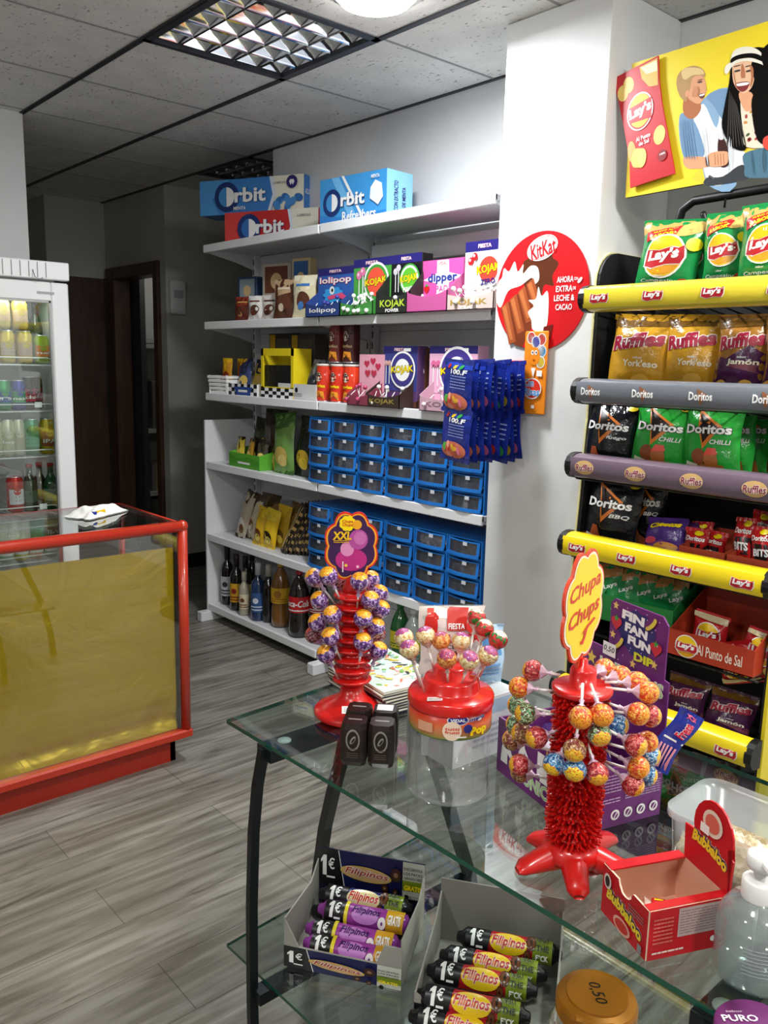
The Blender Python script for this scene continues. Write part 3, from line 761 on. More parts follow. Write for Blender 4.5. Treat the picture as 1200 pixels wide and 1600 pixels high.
# ------------------------------------------------------------------ third shelf
t = root('white_basket', spot(340, 3), RZ+.1, 'white ribbed plastic basket at the left end of the third shelf', 'basket')
p = spot(340, 3); t.location = (p.x+.07, p.y-.01, p.z)
mb = MB(); 
def bw(k): return .070+.012*k
for zi in range(5):
    z = .002+zi*.02; r = bw(zi/4.)
    mb.b2((-r-.004, -r-.004, z), (r+.004, -r, z+.015), W_, .002); mb.b2((-r-.004, r, z), (r+.004, r+.004, z+.015), W_, .002)
    mb.b2((-r-.004, -r, z), (-r, r, z+.015), W_, .002); mb.b2((r, -r, z), (r+.004, r, z+.015), W_, .002)
for s in (-1, 1):
    for q in (-1, 1): mb.b2((s*.072-.006, q*.072-.006, 0), (s*.08+.006, q*.08+.006, .10), W_)
mb.b2((-.07, -.07, 0), (.07, .07, .004), W_)
mb.build('basket_body', t)
def snack_art(c1, c2, wd='', txt=None):
    def f(a):
        a.P([(0, .62), (.5, .55), (1, .62), (1, 1), (0, 1)], c1); a.shape(ell(.5*a.w, .34*a.h, .34*a.w, .18*a.h, 14), c2)
        if wd: a.text(wd, .5, .76, .8, .13, txt or W_, .03, rot=.08)
    return f
for k, (u, dz, c, lab) in enumerate([(341, .06, 'c98a1e', 'yellow brown nut packet standing in the white basket'), (356, .055, '8a4a1c', 'brown nut packet at the right of the white basket'), (349, .075, 'd9b02a', 'yellow nut packet at the back of the white basket')]):
    p = spot(u, 3); make_bag('nut_packet', .075, .145, .03, F(c), snack_art(F('f0c020'), F('7a2a14')), (p.x+.06+.03*k, p.y, p.z+.045), RZ+.2, lab, 'packet', 'nut packets in the white basket', seed=k, maxe=.05)
def checker(a, nx, ny, y0, y1):
    a.rect(0, y0, 1, y1, W_)
    for i in range(nx):
        for j in range(ny):
            if (i+j) % 2 == 0: a.rect(i/nx, y0+(y1-y0)*j/ny, (i+1)/nx, y0+(y1-y0)*(j+1)/ny, BLK, 0)
    a.n += 1
def open_tray(name, p, w, d, h, mat, lab, cat, rz=0.0, group=None, art=None, hb=None, inner=None):
    t = root(name, p, RZ+rz, lab, cat, group); mb = MB(); th = .003; hb = hb or h
    mb.b2((-w/2, -d/2, 0), (w/2, d/2, th), inner or mat); mb.b2((-w/2, -d/2, 0), (w/2, -d/2+th, h), mat); mb.b2((-w/2, d/2-th, 0), (w/2, d/2, hb), mat)
    for s in (-1, 1):
        x0, x1 = (s*w/2, s*(w/2-th)); vs = []
        for x in (x0, x1): vs += [(x, -d/2+th, th), (x, d/2-th, th), (x, d/2-th, hb), (x, -d/2+th, h)]
        mb.add(vs, [(0, 1, 2, 3), (7, 6, 5, 4), (0, 4, 5, 1), (1, 5, 6, 2), (2, 6, 7, 3), (3, 7, 4, 0)], mat)
    mb.build('tray_body', t)
    if art: a = Art(w, h); art(a); a.build('printed_front', t, on_front(w, -d/2), .0008, .0006)
    return t
p, w = span(355, 399, 3)
def chk(a): checker(a, 9, 3, 0, 1); a.P([(.3, .05), (.75, .05), (.85, .75), (.2, .75)], M('2f4f9a', .4)); a.rect(.36, .3, .68, .5, W_)
open_tray('checkered_tray', (p.x+.09, p.y, p.z), w, .16, .06, W_, 'black and white checkered tray holding snack bags on the third shelf', 'tray', art=chk, hb=.10)
for k, (du, c, lab) in enumerate([(366, '3a4a7a', 'dark blue snack bag leaning in the checkered tray'), (380, 'd9b43a', 'yellow snack bag leaning in the checkered tray'), (392, '74563a', 'brown snack bag at the right of the checkered tray')]):
    q = spot(du, 3); make_bag('snack_bag', .10, .19, .03, F(c), snack_art(F('2b2f4a'), F('e0c060')), (q.x+.05+k*.03, q.y, q.z+.006), RZ+.2, lab, 'bag', 'snack bags in the checkered tray', seed=k+20, tilt=(-.3, .12*(k-1), 0), maxe=.05)
p, w = span(406, 456, 3)
t = root('yellow_display_box', (p.x+.06, p.y, p.z), RZ, 'yellow open display box with dark sweets and a checkered foot', 'box')
mb = MB(); h = .24
mb.prism([(-w/2, 0), (w/2, 0), (w/2, h), (-w/2, h)], .05, .054, M('e8cf1c', .45))
for s in (-1, 1): mb.b2((s*w/2-.002, -.05, 0), (s*w/2+.002, .05, h), M('e8cf1c', .45))
mb.b2((-w/2, -.052, h-.035), (w/2, -.048, h), M('e8cf1c', .45)); mb.b2((-w/2, -.052, 0), (w/2, -.048, .055), M('e8cf1c', .45)); mb.b2((-w/2, -.052, .05), (-w/2+.02, -.048, h), M('e8cf1c', .45)); mb.b2((w/2-.02, -.052, .05), (w/2, -.048, h), M('e8cf1c', .45)); mb.b2((-w/2, -.05, 0), (w/2, .05, .004), BLK)
mb.build('carton_body', t)
a = Art(w, .05); checker(a, 8, 3, 0, 1); a.build('checkered_strip', t, on_front(w, -.053, .0))
o = MB().b2((-w/2+.012, -.038, .006), (w/2-.012, .044, .16), M('17171a', .25, bump=.8, bscale=45)).build('dark_sweets', None); o.parent = t; o['kind'] = 'stuff'
for (u0, u1, h, c, d, lab) in [(411, 443, .32, '3a3530', .08, 'dark carton with a yellow band behind the yellow display box'), (444, 480, .315, '4a443c', .08, 'dark carton with a gold end behind the white tray')]:
    p, w = span(u0, u1, 3, .14); t = root('biscuit_carton', (p.x+.08, p.y, LV[3]+.001), RZ, lab, 'carton'); MB().box((0, 0, h/2), (w, d, h), M(c, .5), .003).build('carton_body', t)
    a = Art(w, h); a.rect(.05, .62, .3, .98, M('d4ab1e', .45)); a.rect(.35, .66, .95, .92, M('5f584c', .5)); a.build('printed_front', t, on_front(w, -d/2))
p, w = span(432, 491, 3)
def wt(a): a.rect(.25, .15, .75, .85, M('d9d9da', .5)); a.ell(.5, .62, .04, .04, BLK, 12); a.lines(.35, .2, .65, .45, 2, GREY)
open_tray('white_tray', (p.x+.12, p.y, p.z), w, .22, .075, M('d8d8d6', .5), 'low white card tray with dark biscuit packets on the third shelf', 'tray', art=wt, hb=.075)
for k in range(5):
    q = spot(468+7*k, 3); make_bag('biscuit_packet', .07, .17, .03, F('3a3c44', .2, .7), snack_art(F('8a8d96', .2), F('22242c', .2)), (q.x+.06+.028*k, q.y+.03*k*.0, q.z+.03), RZ+.3, ['dark silver biscuit packet at the front of the white tray', 'dark silver biscuit packet second from the front in the white tray', 'dark silver biscuit packet in the middle of the white tray', 'dark silver biscuit packet second from the back of the white tray', 'dark silver biscuit packet at the back of the white tray'][k], 'packet', 'biscuit packets in the white tray', seed=40+k, tilt=(-.35, .1, 0), maxe=.05)
# crisp tubes
def crisp_tube(y, x, z, body, dark, lab):
    t = root('crisp_tube', (x, y, z), RZ, lab, 'crisp tube', 'cardboard crisp tubes on the third shelf')
    h = .165 if z < LV[3]+.05 else .17; r = .037
    MB().lathe([(r, .004), (r, h-.004)], M(body, .35), 20, cap=True).build('tube_body', t)
    MB().lathe([(r+.001, h-.004), (r+.002, h), (r+.001, h+.006), (r-.004, h+.004)], M('d9d2c8', .3), 20).build('lid', t)
    MB().lathe([(r+.001, 0), (r+.001, .005)], SILV, 20).build('metal_base', t)
    a = Art(.08, h); a.rect(0, .0, 1, 1, M(body, .35)); a.ell(.5, .68, .22, .26, M('f0e2d0', .4), 18); a.ell(.5, .74, .21, .10, M('3a1a10', .4), 14); a.ell(.36, .62, .10, .035, M('3a1a10', .4), 12, -.3); a.ell(.64, .62, .10, .035, M('3a1a10', .4), 12, .3)
    a.text('Pringles', .5, .42, .85, .12, YEL if not dark else M('d9b98a', .4), .03); a.P([(.15, .05), (.5, .2), (.9, .05), (.85, .28), (.4, .3)], M('e9962a', .4))
    a.build('printed_label', t, on_cyl(r, 0, -PI/2)(.08), .0006, .0004, maxe=.02)
for (u, bk, lv, body, lab) in [(502, .03, 0, 'd6361c', 'red crisp tube at the left of the bottom row'), (524, .03, 0, 'd83018', 'red crisp tube in the middle of the bottom row'), (544, .03, 0, 'da3a1a', 'red crisp tube at the right of the bottom row'),
        (521, .05, 1, '7a2420', 'dark red crisp tube standing on the red tubes'), (543, .05, 1, '4a1c1c', 'brown crisp tube standing right of the dark red one')]:
    q = spot(u, 3, back=bk); crisp_tube(q.y, q.x+.02, LV[3]+.001+lv*.177, body, lv, lab)

G3 = 'lollipop counter displays on the third shelf'
def heartsart(a):
    a.rect(0, 0, 1, 1, M('e9a9bb', .4))
    for (x, y) in ((.3, .75), (.55, .82), (.75, .68), (.35, .5), (.6, .5)): a.shape(heart(x*a.w, y*a.h, .11*a.w), M('c2334f', .4))
def kj3(bg, ring, pops):
    def f(a):
        a.rect(0, 0, 1, 1, bg); a.rect(0, .84, 1, 1, NAVY); a.text('FIESTA', .5, .92, .34, .07, M('f05a86', .4), .05); a.text('FIESTA', .5, .92, .33, .065, W_, .015)
        a.rect(.62, .88, .82, .95, W_)
        for x in (.10, .20): a.rect(x-.01, .15, x+.01, .6, W_, 0); a.ell(x, .62, .055, .055, pops, 14)
        a.ell(.60, .47, .37, .37, W_, 28); a.ell(.60, .47, .33, .33, ring, 28); a.ell(.60, .47, .22, .22, W_, 28)
        a.text('KOJAK', .6, .47, .68, .21, BLK, .06, rot=.06); a.text('KOJAK', .6, .47, .66, .19, YEL, .03, rot=.06)
    return f
t, p, w_ = counter_display(553, 592, 3, .215, .16, .05, .14, PINK, M('e3a3b8', .4), heartsart, 'pink lollipop box with red hearts, right of the crisp tubes', G3, tray_c=M('8a3a4c', .4))
fill_tray(t, .13, .15, 6, M('b8436a', .3), 'dark pink lollipop in the tray of the pink heart box', 'lollipops in the heart tray')
t, p, w_ = counter_display(642, 660, 3, .245, .10, .03, None, NAVY, M('5b3325', .4), kj3(M('5b3325', .4), NAVY, PINK), 'narrow brown kojak box half hidden between two kojak boxes', G3, back=.06)
t, p, w_ = counter_display(590, 642, 3, .25, .16, .055, .21, NAVY, M('5a3a6a', .4), kj3(M('3a3f86', .4), M('3a3480', .4), M('d9a9a0', .35)), 'dark blue kojak display box with a brown tray', G3, tray_c=M('3a2a22', .4), tray_txt=('KOJAK', M('9a8a3c', .4)), tx=-.02)
fill_tray(t, .2, .15, 9, M('f0ece6', .3), 'white lollipop in the brown tray of the dark blue kojak box', 'lollipops in the brown kojak tray', tx=-.02)
t, p, w_ = counter_display(661, 735, 3, .25, .16, .06, .26, NAVY, M('e6b0cc', .4), kj3(M('e9b3cf', .4), M('43328c', .4), M('d9699a', .35)), 'pink kojak display box with a pale tray, at the right of the third shelf', G3, tray_c=M('c9a0b0', .35), tray_txt=('KOJAK', M('8a6a7a', .4)), tx=.03)
fill_tray(t, .22, .15, 6, M('f0d6e0', .3), 'pale pink lollipop in the tray of the pink kojak box', 'lollipops in the pink kojak tray', tx=.03)

# ------------------------------------------------------------------ fourth shelf, left: crisps in the green stand
BW = 'bags at the left of the fourth shelf'
p, w = span(357, 404, 2)
def gtray(a): a.P([(0, 0), (1, 0), (1, .6), (.6, .8), (.3, .6), (0, .9)], M('4f9a2a', .4)); a.rect(.3, .28, .7, .42, W_)
open_tray('green_tray', (p.x+.09, p.y, p.z), w, .17, .075, M('5fae34', .45), 'bright green card tray with small packets on the fourth shelf', 'tray', art=gtray, hb=.11)
for k in range(6):
    q = spot(361+8*k, 2); make_bag('snack_packet', .075, .15, .03, F(['c9b23a', '3a3420', 'b98a2a', 'e0c64a', '4a4630', 'c9a43a'][k]), snack_art(F('2a2618'), F('e6d070')), (q.x+.05+.045*(k % 2), q.y, q.z+.006), RZ+.3*math.sin(k*2), ['yellow packet at the left of the green tray', 'dark packet second from the left in the green tray', 'tan packet third from the left in the green tray', 'pale yellow packet in the middle of the green tray', 'dark packet right of the middle of the green tray', 'mustard packet at the right of the green tray'][k], 'packet', 'small packets in the green tray', seed=60+k, tilt=(-.15, .25*math.sin(k*1.7), 0), maxe=.05)
def chipbag(c1, c2, c3, word='', wc=None):
    def f(a):
        a.P([(0, .70), (1, .78), (1, 1), (0, 1)], c1); a.shape(ell(.5*a.w, .30*a.h, .33*a.w, .15*a.h, 16), c2); a.shape(ell(.6*a.w, .22*a.h, .2*a.w, .10*a.h, 12), c3)
        if word: a.text(word, .5, .66, .8, .09, wc or W_, .02, rot=.1)
    return f
for (u, bk, w, h, c, c1, c2, c3, wd, lab, tl) in [
    (412, .12, .20, .30, '4a3a2a', '2f2a22', '6a5a3a', '8a7a4a', '', 'dark brown crisp bag at the back of the fourth shelf', .0),
    (392, .16, .16, .24, '3a4628', '2f3320', '6a5a3a', '8a7a4a', '', 'dark olive bag behind the green tray', .1),
    (430, .0, .18, .30, '6f9a4a', '3f6a2a', 'c9b05a', 'e0cc7a', '', 'light green crisp bag leaning forward on the fourth shelf', -.12),
    (462, .02, .16, .29, '20241c', '2c3324', 'c9a82a', 'e3c43a', '', 'black crisp bag with yellow crisps next to the blue drawers', .04)]:
    q = spot(u, 2, back=bk); make_bag('crisp_bag', w, h, .06, F(c), chipbag(F(c1), F(c2), F(c3), wd), (q.x+.05, q.y, q.z), RZ, lab, 'bag', BW, seed=u, tilt=(-.12, tl, 0), maxe=.05, seal=F(c1))
# ------------------------------------------------------------------ fifth shelf, left
for (u, bk, w, h, c, c1, c2, c3, lab, tl) in [
    (362, .02, .09, .27, 'b9ae98', '3a2f24', 'e0dccf', '6a4a2a', 'tall pale packet with brown picture at the left of the fifth shelf', .28),
    (378, .05, .09, .25, 'cfc4a8', '5a4a3a', '8a5a2a', 'e6e0cf', 'cream packet leaning right of the pale one on the fifth shelf', .2),
    (404, .10, .18, .25, '8a6a3a', '4a3a22', 'b99a5a', 'd9c07a', 'brown gold bag at the back of the fifth shelf', .0),
    (390, .0, .10, .20, 'c9a01e', 'e6c42a', '6a3a1a', 'f2dc5a', 'small yellow bag at the left of the yellow row', .12),
    (406, .0, .12, .20, 'dbb41e', 'f0d23a', '3a2a1a', 'f2dc5a', 'yellow bag in the middle of the yellow row on the fifth shelf', .1),
    (424, .05, .12, .22, 'c9a22a', 'e0bc2a', '7a5a2a', 'f2dc5a', 'yellow bag behind and right of the other yellow ones', .05),
    (442, .08, .12, .24, '9a7a3a', '6a4f22', 'b9924a', 'c9a45a', 'tan bag between the yellow bags and the dark packets', .1)]:
    q = spot(u, 1, back=bk); make_bag('snack_bag', w, h, .045, F(c), chipbag(F(c1), F(c2), F(c3)), (q.x+.05, q.y, q.z), RZ, lab, 'bag', 'snack bags on the fifth shelf', seed=u+5, tilt=(-.15, tl, 0), maxe=.05, seal=F(c1))
for k in range(7):
    q = spot(432+6.5*k, 1, back=.0+.012*k)
    def stripe(a):
        a.rect(.12, .05, .30, .95, F('d9c68a')); a.rect(.45, .05, .52, .95, F('c9b06a'))
        for j in range(6): a.rect(.55, .1+.14*j, .9, .16+.14*j, F('b99a5a'), 0)
    make_bag('long_packet', .055, .30, .03, F('2e241a'), stripe, (q.x+.04, q.y, q.z), RZ, '%s long dark gold-striped packet on the fifth shelf' % ['foremost', 'second', 'third', 'middle', 'fifth', 'sixth', 'rearmost'][k] + ', leaning right', 'packet', 'long dark packets leaning on the fifth shelf', seed=90+k, tilt=(-.12, .48-.03*k, 0), maxe=.06)

# ------------------------------------------------------------------ blue drawer towers
BLUE = M('1c77cf', .35, name='blue_plastic'); DARKIN = M('0c1a33', .5)
SMOKE = thin_glass('smoky_drawer_front', 'c4c8d0', boost=.03, rough=.06, haze=.10, hazecol='9aa0b0')
ysep = [3.162, 2.985, 2.800, 2.615, 2.430, 2.242, 2.058]
cand = ['7a2430', '3a3330', '4a3a34', '1c1a1c', '8c2038', '5a3a30', '2e3034', '3a2a26', '6a5040', '7c3044', '2a2a2c', '6c5c5c', '4e2c2c', '26221f', '5c4630', '3a2c3c']
names = ['first', 'second', 'third', 'fourth', 'fifth', 'sixth']
lev = ['top', 'second', 'third', 'bottom']
def drawer_tower(col, shelf):
    y1, y0 = ysep[col]-.002, ysep[col+1]+.002; w = y1-y0; n = 4
    H = .305; d = .22; x = SF+.005
    t = root('drawer_tower', (x+d/2, (y0+y1)/2, LV[shelf]+.001), RZ, '%s blue four-drawer tower from the left on the %s shelf' % (names[col], 'fourth' if shelf == 2 else 'fifth'), 'drawers', 'blue sweet drawer towers on the %s shelf' % ('fourth' if shelf == 2 else 'fifth'))
    mb = MB(); f = .007
    mb.b2((-w/2, -d/2+.012, 0), (-w/2+f, d/2, H), BLUE, .001); mb.b2((w/2-f, -d/2+.012, 0), (w/2, d/2, H), BLUE, .001); mb.b2((-w/2, d/2-.004, 0), (w/2, d/2, H), BLUE)
    hh = H/n
    for k in range(n+1): mb.b2((-w/2+f, -d/2+.014, k*hh-(.0 if k == 0 else .006)), (w/2-f, d/2-.004, k*hh+(.006 if k < n else 0)), BLUE)
    mb.build('housing', t)
    for k in range(n):
        z0 = k*hh+.007; z1 = (k+1)*hh-.007; wd = w-2*f-.003
        mb = MB(); rim = .006
        def yb(a, z):     # bowed front
            return -d/2+.010-.016*math.sin(PI*(a*.9+.05))-.006*(1-z)
        # blue lower lip, rim
        def band(a0, a1, za, zb, mat, o=0.0, mbx=mb):
            nn = 6; vs = []; fs = []
            for i in range(nn+1):
                a = a0+(a1-a0)*i/nn; X = -wd/2+wd*a
                for z in (za, zb):
                    vs.append((X, yb(a, z)+o, z0+(z1-z0)*z))
                for z in (zb, za): vs.append((X, yb(a, z)+o+.004, z0+(z1-z0)*z))
            for i in range(nn):
                for j in range(4): fs.append((i*4+j, (i+1)*4+j, (i+1)*4+(j+1) % 4, i*4+(j+1) % 4))
            fs.append((3, 2, 1, 0)); fs.append(tuple(nn*4+j for j in range(4)))
            mbx.add(vs, fs, mat)
        band(0, 1, 0, .20, BLUE, -.003); band(0, .07, .2, 1, BLUE); band(.93, 1, .2, 1, BLUE); band(.07, .93, .92, 1, BLUE)
        dr = mb.build('drawer', t)
        g = MB(); band(.07, .93, .20, .92, SMOKE, .001, g); g.build('clear_front', dr)
        c = cand[(k*5+col*3+shelf*7) % len(cand)]
        m = M(c, .3, bump=1.0, bscale=70, two=('d8c8c0' if (k+col+shelf) % 4 == 0 else c), tscale=60)
        s = MB(); s.b2((-wd/2+.01, -d/2+.020, z0+.003), (wd/2-.01, d/2-.01, z0+(z1-z0)*random.uniform(.45, .75)), m, .004); so = s.build('sweets', dr); so['kind'] = 'stuff'
        lx = wd*.12
        MB().box((lx, yb(.6, .9)-.003, z1-.010), (.022, .001, .014), M('dfe3ea', .5)).build('price_tag', dr)
for sh in (2, 1):
    for c_ in range(6): drawer_tower(c_, sh)

# ------------------------------------------------------------------ bottles on the lowest shelf
def bottle(u, lv, h, r, neck, glass, cap, lab, labc=None, back=.0, cat='bottle', kind='wine', fillc=None, text=None, x=None, rough=.12):
    q = spot(u, lv, back=back)
    t = root('bottle', (q.x+r, q.y, q.z), RZ+.62, lab, cat, 'drink bottles on the lowest shelf')
    m = M(glass, rough, coat=.5, spec=.6)
    if kind == 'wine': prof = [(.001, .004), (r*.9, 0), (r, .01), (r, h*.60), (r*.86, h*.68), (neck, h*.76), (neck, h*.97), (neck*1.15, h*.98), (neck*1.1, h)]
    else: prof = [(.001, .006), (r*.55, 0), (r*.92, .012), (r, .04), (r*.97, h*.28), (r*.9, h*.36), (r*.99, h*.48), (r, h*.66), (r*.82, h*.78), (r*.5, h*.88), (neck, h*.93), (neck, h*.955)]
    MB().lathe(prof, m, 22).build('bottle_body', t)
    MB().lathe([(neck*1.2, h*(.80 if kind == 'wine' else .955)), (neck*1.2, h*1.002), (neck*1.1, h*1.01)], M(cap, .35), 14).build('cap', t)
    if labc:
        z0, z1 = (h*.16, h*.5) if kind == 'wine' else (h*.40, h*.64)
        W = PI*r*1.1
        a = Art(W, z1-z0); a.rect(0, 0, 1, 1, M(labc[0], .5)); a.rect(0, .1, 1, .16, M(labc[1], .5))
        if text: a.text(text, .5, .58, .8, .42, W_ if labc[0] in ('c0141c',) else M(labc[1], .5), .02, shear=.3, rot=.0); a.text('SABOR ORIGINAL', .5, .16, .6, .08, W_)
        else: a.ell(.5, .6, .12, .12, M(labc[1], .5), 12); a.rect(.25, .26, .75, .32, M(labc[1], .5))
        a.build('label_wrap', t, on_cyl(r, z0, -PI/2)(W), .001, .0008, maxe=.02)
    return t
bottle(347, 0, .33, .037, .014, '0e0c10', '15151a', 'dark wine bottle with a white label at the left end of the lowest shelf', ('cfd0d4', '3a3a44'), .03)
bottle(361, 0, .31, .036, .014, '12100f', '2a1a1a', 'dark wine bottle with a yellow and red label', ('c79a1e', '8a1c1c'), .01)
bottle(375, 0, .24, .028, .012, 'a9a28e', 'c9c4b4', 'small pale bottle between the dark ones', ('d9cfae', '6a3a2a'), .0)
bottle(376, 0, .30, .034, .013, '12140e', '1a1a14', 'dark green bottle with a cream label', ('cdb96a', '5a2a1c'), .055)
bottle(394, 0, .31, .038, .013, '16305a', 'c9ccd2', 'blue glass bottle with a small white label', ('31548a', 'c9d2e0'), .0, rough=.08)
bottle(386, 0, .33, .034, .013, '0f0e10', '3a1c1c', 'tall dark bottle behind the blue one', None, .12)
bottle(411, 0, .31, .036, .014, '0e0d0d', 'b9b2aa', 'black bottle with a pale neck right of the blue one', None, .03)
bottle(426, 0, .335, .050, .014, '7a4f1c', 'd9b02a', 'large amber plastic bottle with a yellow label', ('d4a81c', 'a0661c'), .02, kind='pet')
bottle(454, 0, .335, .052, .014, '170b09', 'b3161c', 'large cola bottle with a red label at the shelf joint', ('c0141c', 'f2f2f2'), -.0, kind='pet', text='Coca-Cola')
bottle(486, 0, .32, .050, .014, '140a08', 'b3161c', 'second cola bottle half hidden behind the red stand', ('a8141c', 'f2f2f2'), .08, kind='pet')
bottle(612, 0, .32, .044, .014, '1f6a34', '2a7a3a', 'green lemonade bottle, leftmost of the green ones', ('d9cf2a', '2a6a34'), .06, kind='pet')
bottle(632, 0, .33, .046, .014, 'b9c4c0', 'e6e8ea', 'clear water bottle between the green bottles', ('e0d83a', '2f5fae'), .02, kind='pet', rough=.06)
bottle(660, 0, .32, .044, .014, '1c5f30', 'e6e8ea', 'green lemonade bottle, right of the clear one', ('3f8a3a', 'd9cf2a'), .05, kind='pet')

# ------------------------------------------------------------------ things on the column
CXF = 2.28
t = root('kitkat_disc', (CXF-.004, 1.815, 1.70), RZ, 'round red chocolate bar poster on the white column', 'poster')
R = .193; mb = MB(); T_ = Matrix.Rotation(PI/2, 4, 'X')
mb.lathe([(R, -.0015), (R, .0015)], M('d0161e', .35), 64, T_, smooth=False); mb.build('disc', t)
a = Art(2*R, 2*R); RDK = M('d0161e', .35); MLK = M('f4efe2', .3); CH = M('a4512a', .35); CHD = M('7a3519', .35); CHL = M('c2703e', .35)
a.ell(.5, .5, .497, .497, RDK, 64)
a.shape(smooth([(x*2*R, y*2*R) for x, y in [(.30, .76), (.42, .80), (.44, .89), (.48, .81), (.56, .82), (.63, .88), (.61, .78), (.68, .72), (.62, .62), (.64, .54), (.54, .55), (.50, .44), (.36, .50), (.30, .62)]]), M('5a2c18', .3))
a.shape(smooth([(x*2*R, y*2*R) for x, y in [(.02, .60), (.00, .46), (.06, .38), (.14, .52), (.28, .56), (.40, .62), (.42, .56), (.48, .60), (.46, .70), (.38, .72), (.30, .66), (.30, .74), (.24, .68), (.20, .77), (.14, .69), (.08, .72), (.06, .64)]]), MLK)
a.shape([(x*2*R, y*2*R) for x, y in [(.06, .36), (.42, .60), (.47, .28), (.33, .03), (.24, .05)]], CHD)
for k in range(4):
    x0 = .07+.092*k; y0 = .38+.062*k
    a.shape([(x*2*R, y*2*R) for x, y in [(x0, y0), (x0+.075, y0+.05), (x0+.185, y0-.30+.03*k), (x0+.11, y0-.33+.03*k)]], CH)
    a.shape([(x*2*R, y*2*R) for x, y in [(x0+.012, y0-.005), (x0+.05, y0+.022), (x0+.15, y0-.28+.03*k), (x0+.12, y0-.29+.03*k)]], CHL)
a.shape(smooth([(x*2*R, y*2*R) for x, y in [(.38, .33), (.44, .38), (.38, .43), (.46, .44), (.48, .54), (.52, .46), (.58, .50), (.60, .38), (.59, .20), (.52, .16), (.44, .18), (.42, .26)]]), MLK)
a.shape([(x*2*R, y*2*R) for x, y in [(.56, .20), (.66, .22), (.64, .10), (.55, .08)]], M('6a1c14', .3))
a.ell(.50, .86, .165, .10, W_, 30, .25); a.ell(.50, .86, .155, .09, RDK, 30, .25); a.ell(.50, .86, .15, .085, W_, 30, .25); a.text('KitKat', .51, .85, .27, .13, RDK, .03, .1, .22)
a.text('AHORA', .76, .585, .17, .05, W_, .02); a.text('EXTRA', .755, .51, .17, .05, W_, .02); a.text('LECHE &', .76, .435, .21, .05, W_, .02); a.text('CACAO', .76, .36, .17, .05, W_, .02)
a.text('CON', .87, .585, .04, .025, W_, .02); a.text('DE', .86, .51, .03, .025, W_, .02); a.ell(.91, .57, .03, .015, W_, 10, .8)
a.build('printed_face', t, on_front(2*R, -.0016, -R), .0004, .00012)

# orange balloon toy card
p0 = at(836, 578, X=CXF-.02)
t = root('balloon_card', (CXF-.02, p0.y, p0.z-.01), RZ-.02, 'orange hanging card with cartoon balloons, overlapping the red round poster', 'card')
wc, hc = .098, .275; O = M('ec8a1e', .4)
MB().box((0, .002, 0), (wc, .006, hc), O, .003).build('card_body', t)
a = Art(wc, hc); a.rect(.01, .01, .99, .99, O); 
for (x, y, c) in ((.28, .92, 'd9341e'), (.74, .90, 'd9341e'), (.50, .87, '4a4ab8'), (.78, .76, '2f9ad9'), (.74, .63, 'f2d21e')): a.ell(x, y, .19, .21, W_, 20, lift=0); a.ell(x, y, .165, .185, M(c, .3), 20)
a.ell(.46, .70, .25, .31, M('e8871c', .3), 24); 
for x in (.38, .54): a.ell(x, .745, .06, .08, W_, 14); a.ell(x+.01, .745, .03, .04, BLK, 10)
a.ell(.46, .655, .05, .03, M('a34a10', .4), 12)
a.rect(.02, .56, .98, .562, M('d97a14', .4)); a.P([(.36, .56), (.56, .56), (.47, .44)], W_); a.rect(.62, .46, .85, .53, W_)
a.ell(.46, .31, .40, .36, W_, 28); a.ell(.46, .31, .36, .32, M('d9341e', .4), 28); a.text('Con', .32, .38, .42, .10, W_, .06); a.text('Con', .32, .38, .40, .09, M('2f8fd9', .4), .02); a.text('Risas', .46, .27, .68, .10, W_, .06); a.text('Risas', .46, .27, .66, .09, M('2f8fd9', .4), .02)
a.rect(.46, .07, .60, .11, W_)
a.build('printed_face', t, on_front(wc, -.001, -hc/2), .0004, .0003)

# hanging strips of blue sweet bags
t = root('bag_hook', (0, 0, 0), 0, 'red and metal hook holding the blue sweet bags on the column', 'hook')
pk = at(800, 566, X=CXF)
mb = MB(); mb.b2((CXF-.006, pk.y-.06, pk.z-.005), (CXF, pk.y+.03, pk.z+.006), REDP)
mb.build('bracket', t); MB().tube([(CXF-.004, pk.y, pk.z), (CXF-.23, pk.y+.015, pk.z-.004), (CXF-.24, pk.y+.015, pk.z+.01)], .003, M('9a9ca0', .3, .8), 6).build('peg', t)
BB = M('1d2f8f', .22, bump=.5, bscale=35, coat=.4)
def sweetbag(a):
    a.rect(.04, .86, .96, .98, M('2740ae', .3)); a.text('100.F', .55, .80, .55, .10, W_, .03)
    for k, c in enumerate(('d8342c', 'e9c32a', '3aa34a')): a.shape(ell((.2+.22*k)*a.w, .9*a.h, .08*a.w, .035*a.h, 10, .6), M(c, .3))
    a.lines(.3, .45, .85, .74, 5, M('9fb0e6', .4), .3)
    a.shape(ell(.5*a.w, .2*a.h, .42*a.w, .17*a.h, 18), M('d9785a', .3)); rnd = random.Random(3)
    for k in range(9): a.shape(ell(rnd.uniform(.2, .8)*a.w, rnd.uniform(.1, .3)*a.h, .09*a.w, .045*a.h, 10, rnd.uniform(0, 3)), M(['e8564a', 'f2c23a', '5ab04a', 'f0a08a', 'e87a9a'][k % 5], .3))
firsts = {}
rnd = random.Random(11)
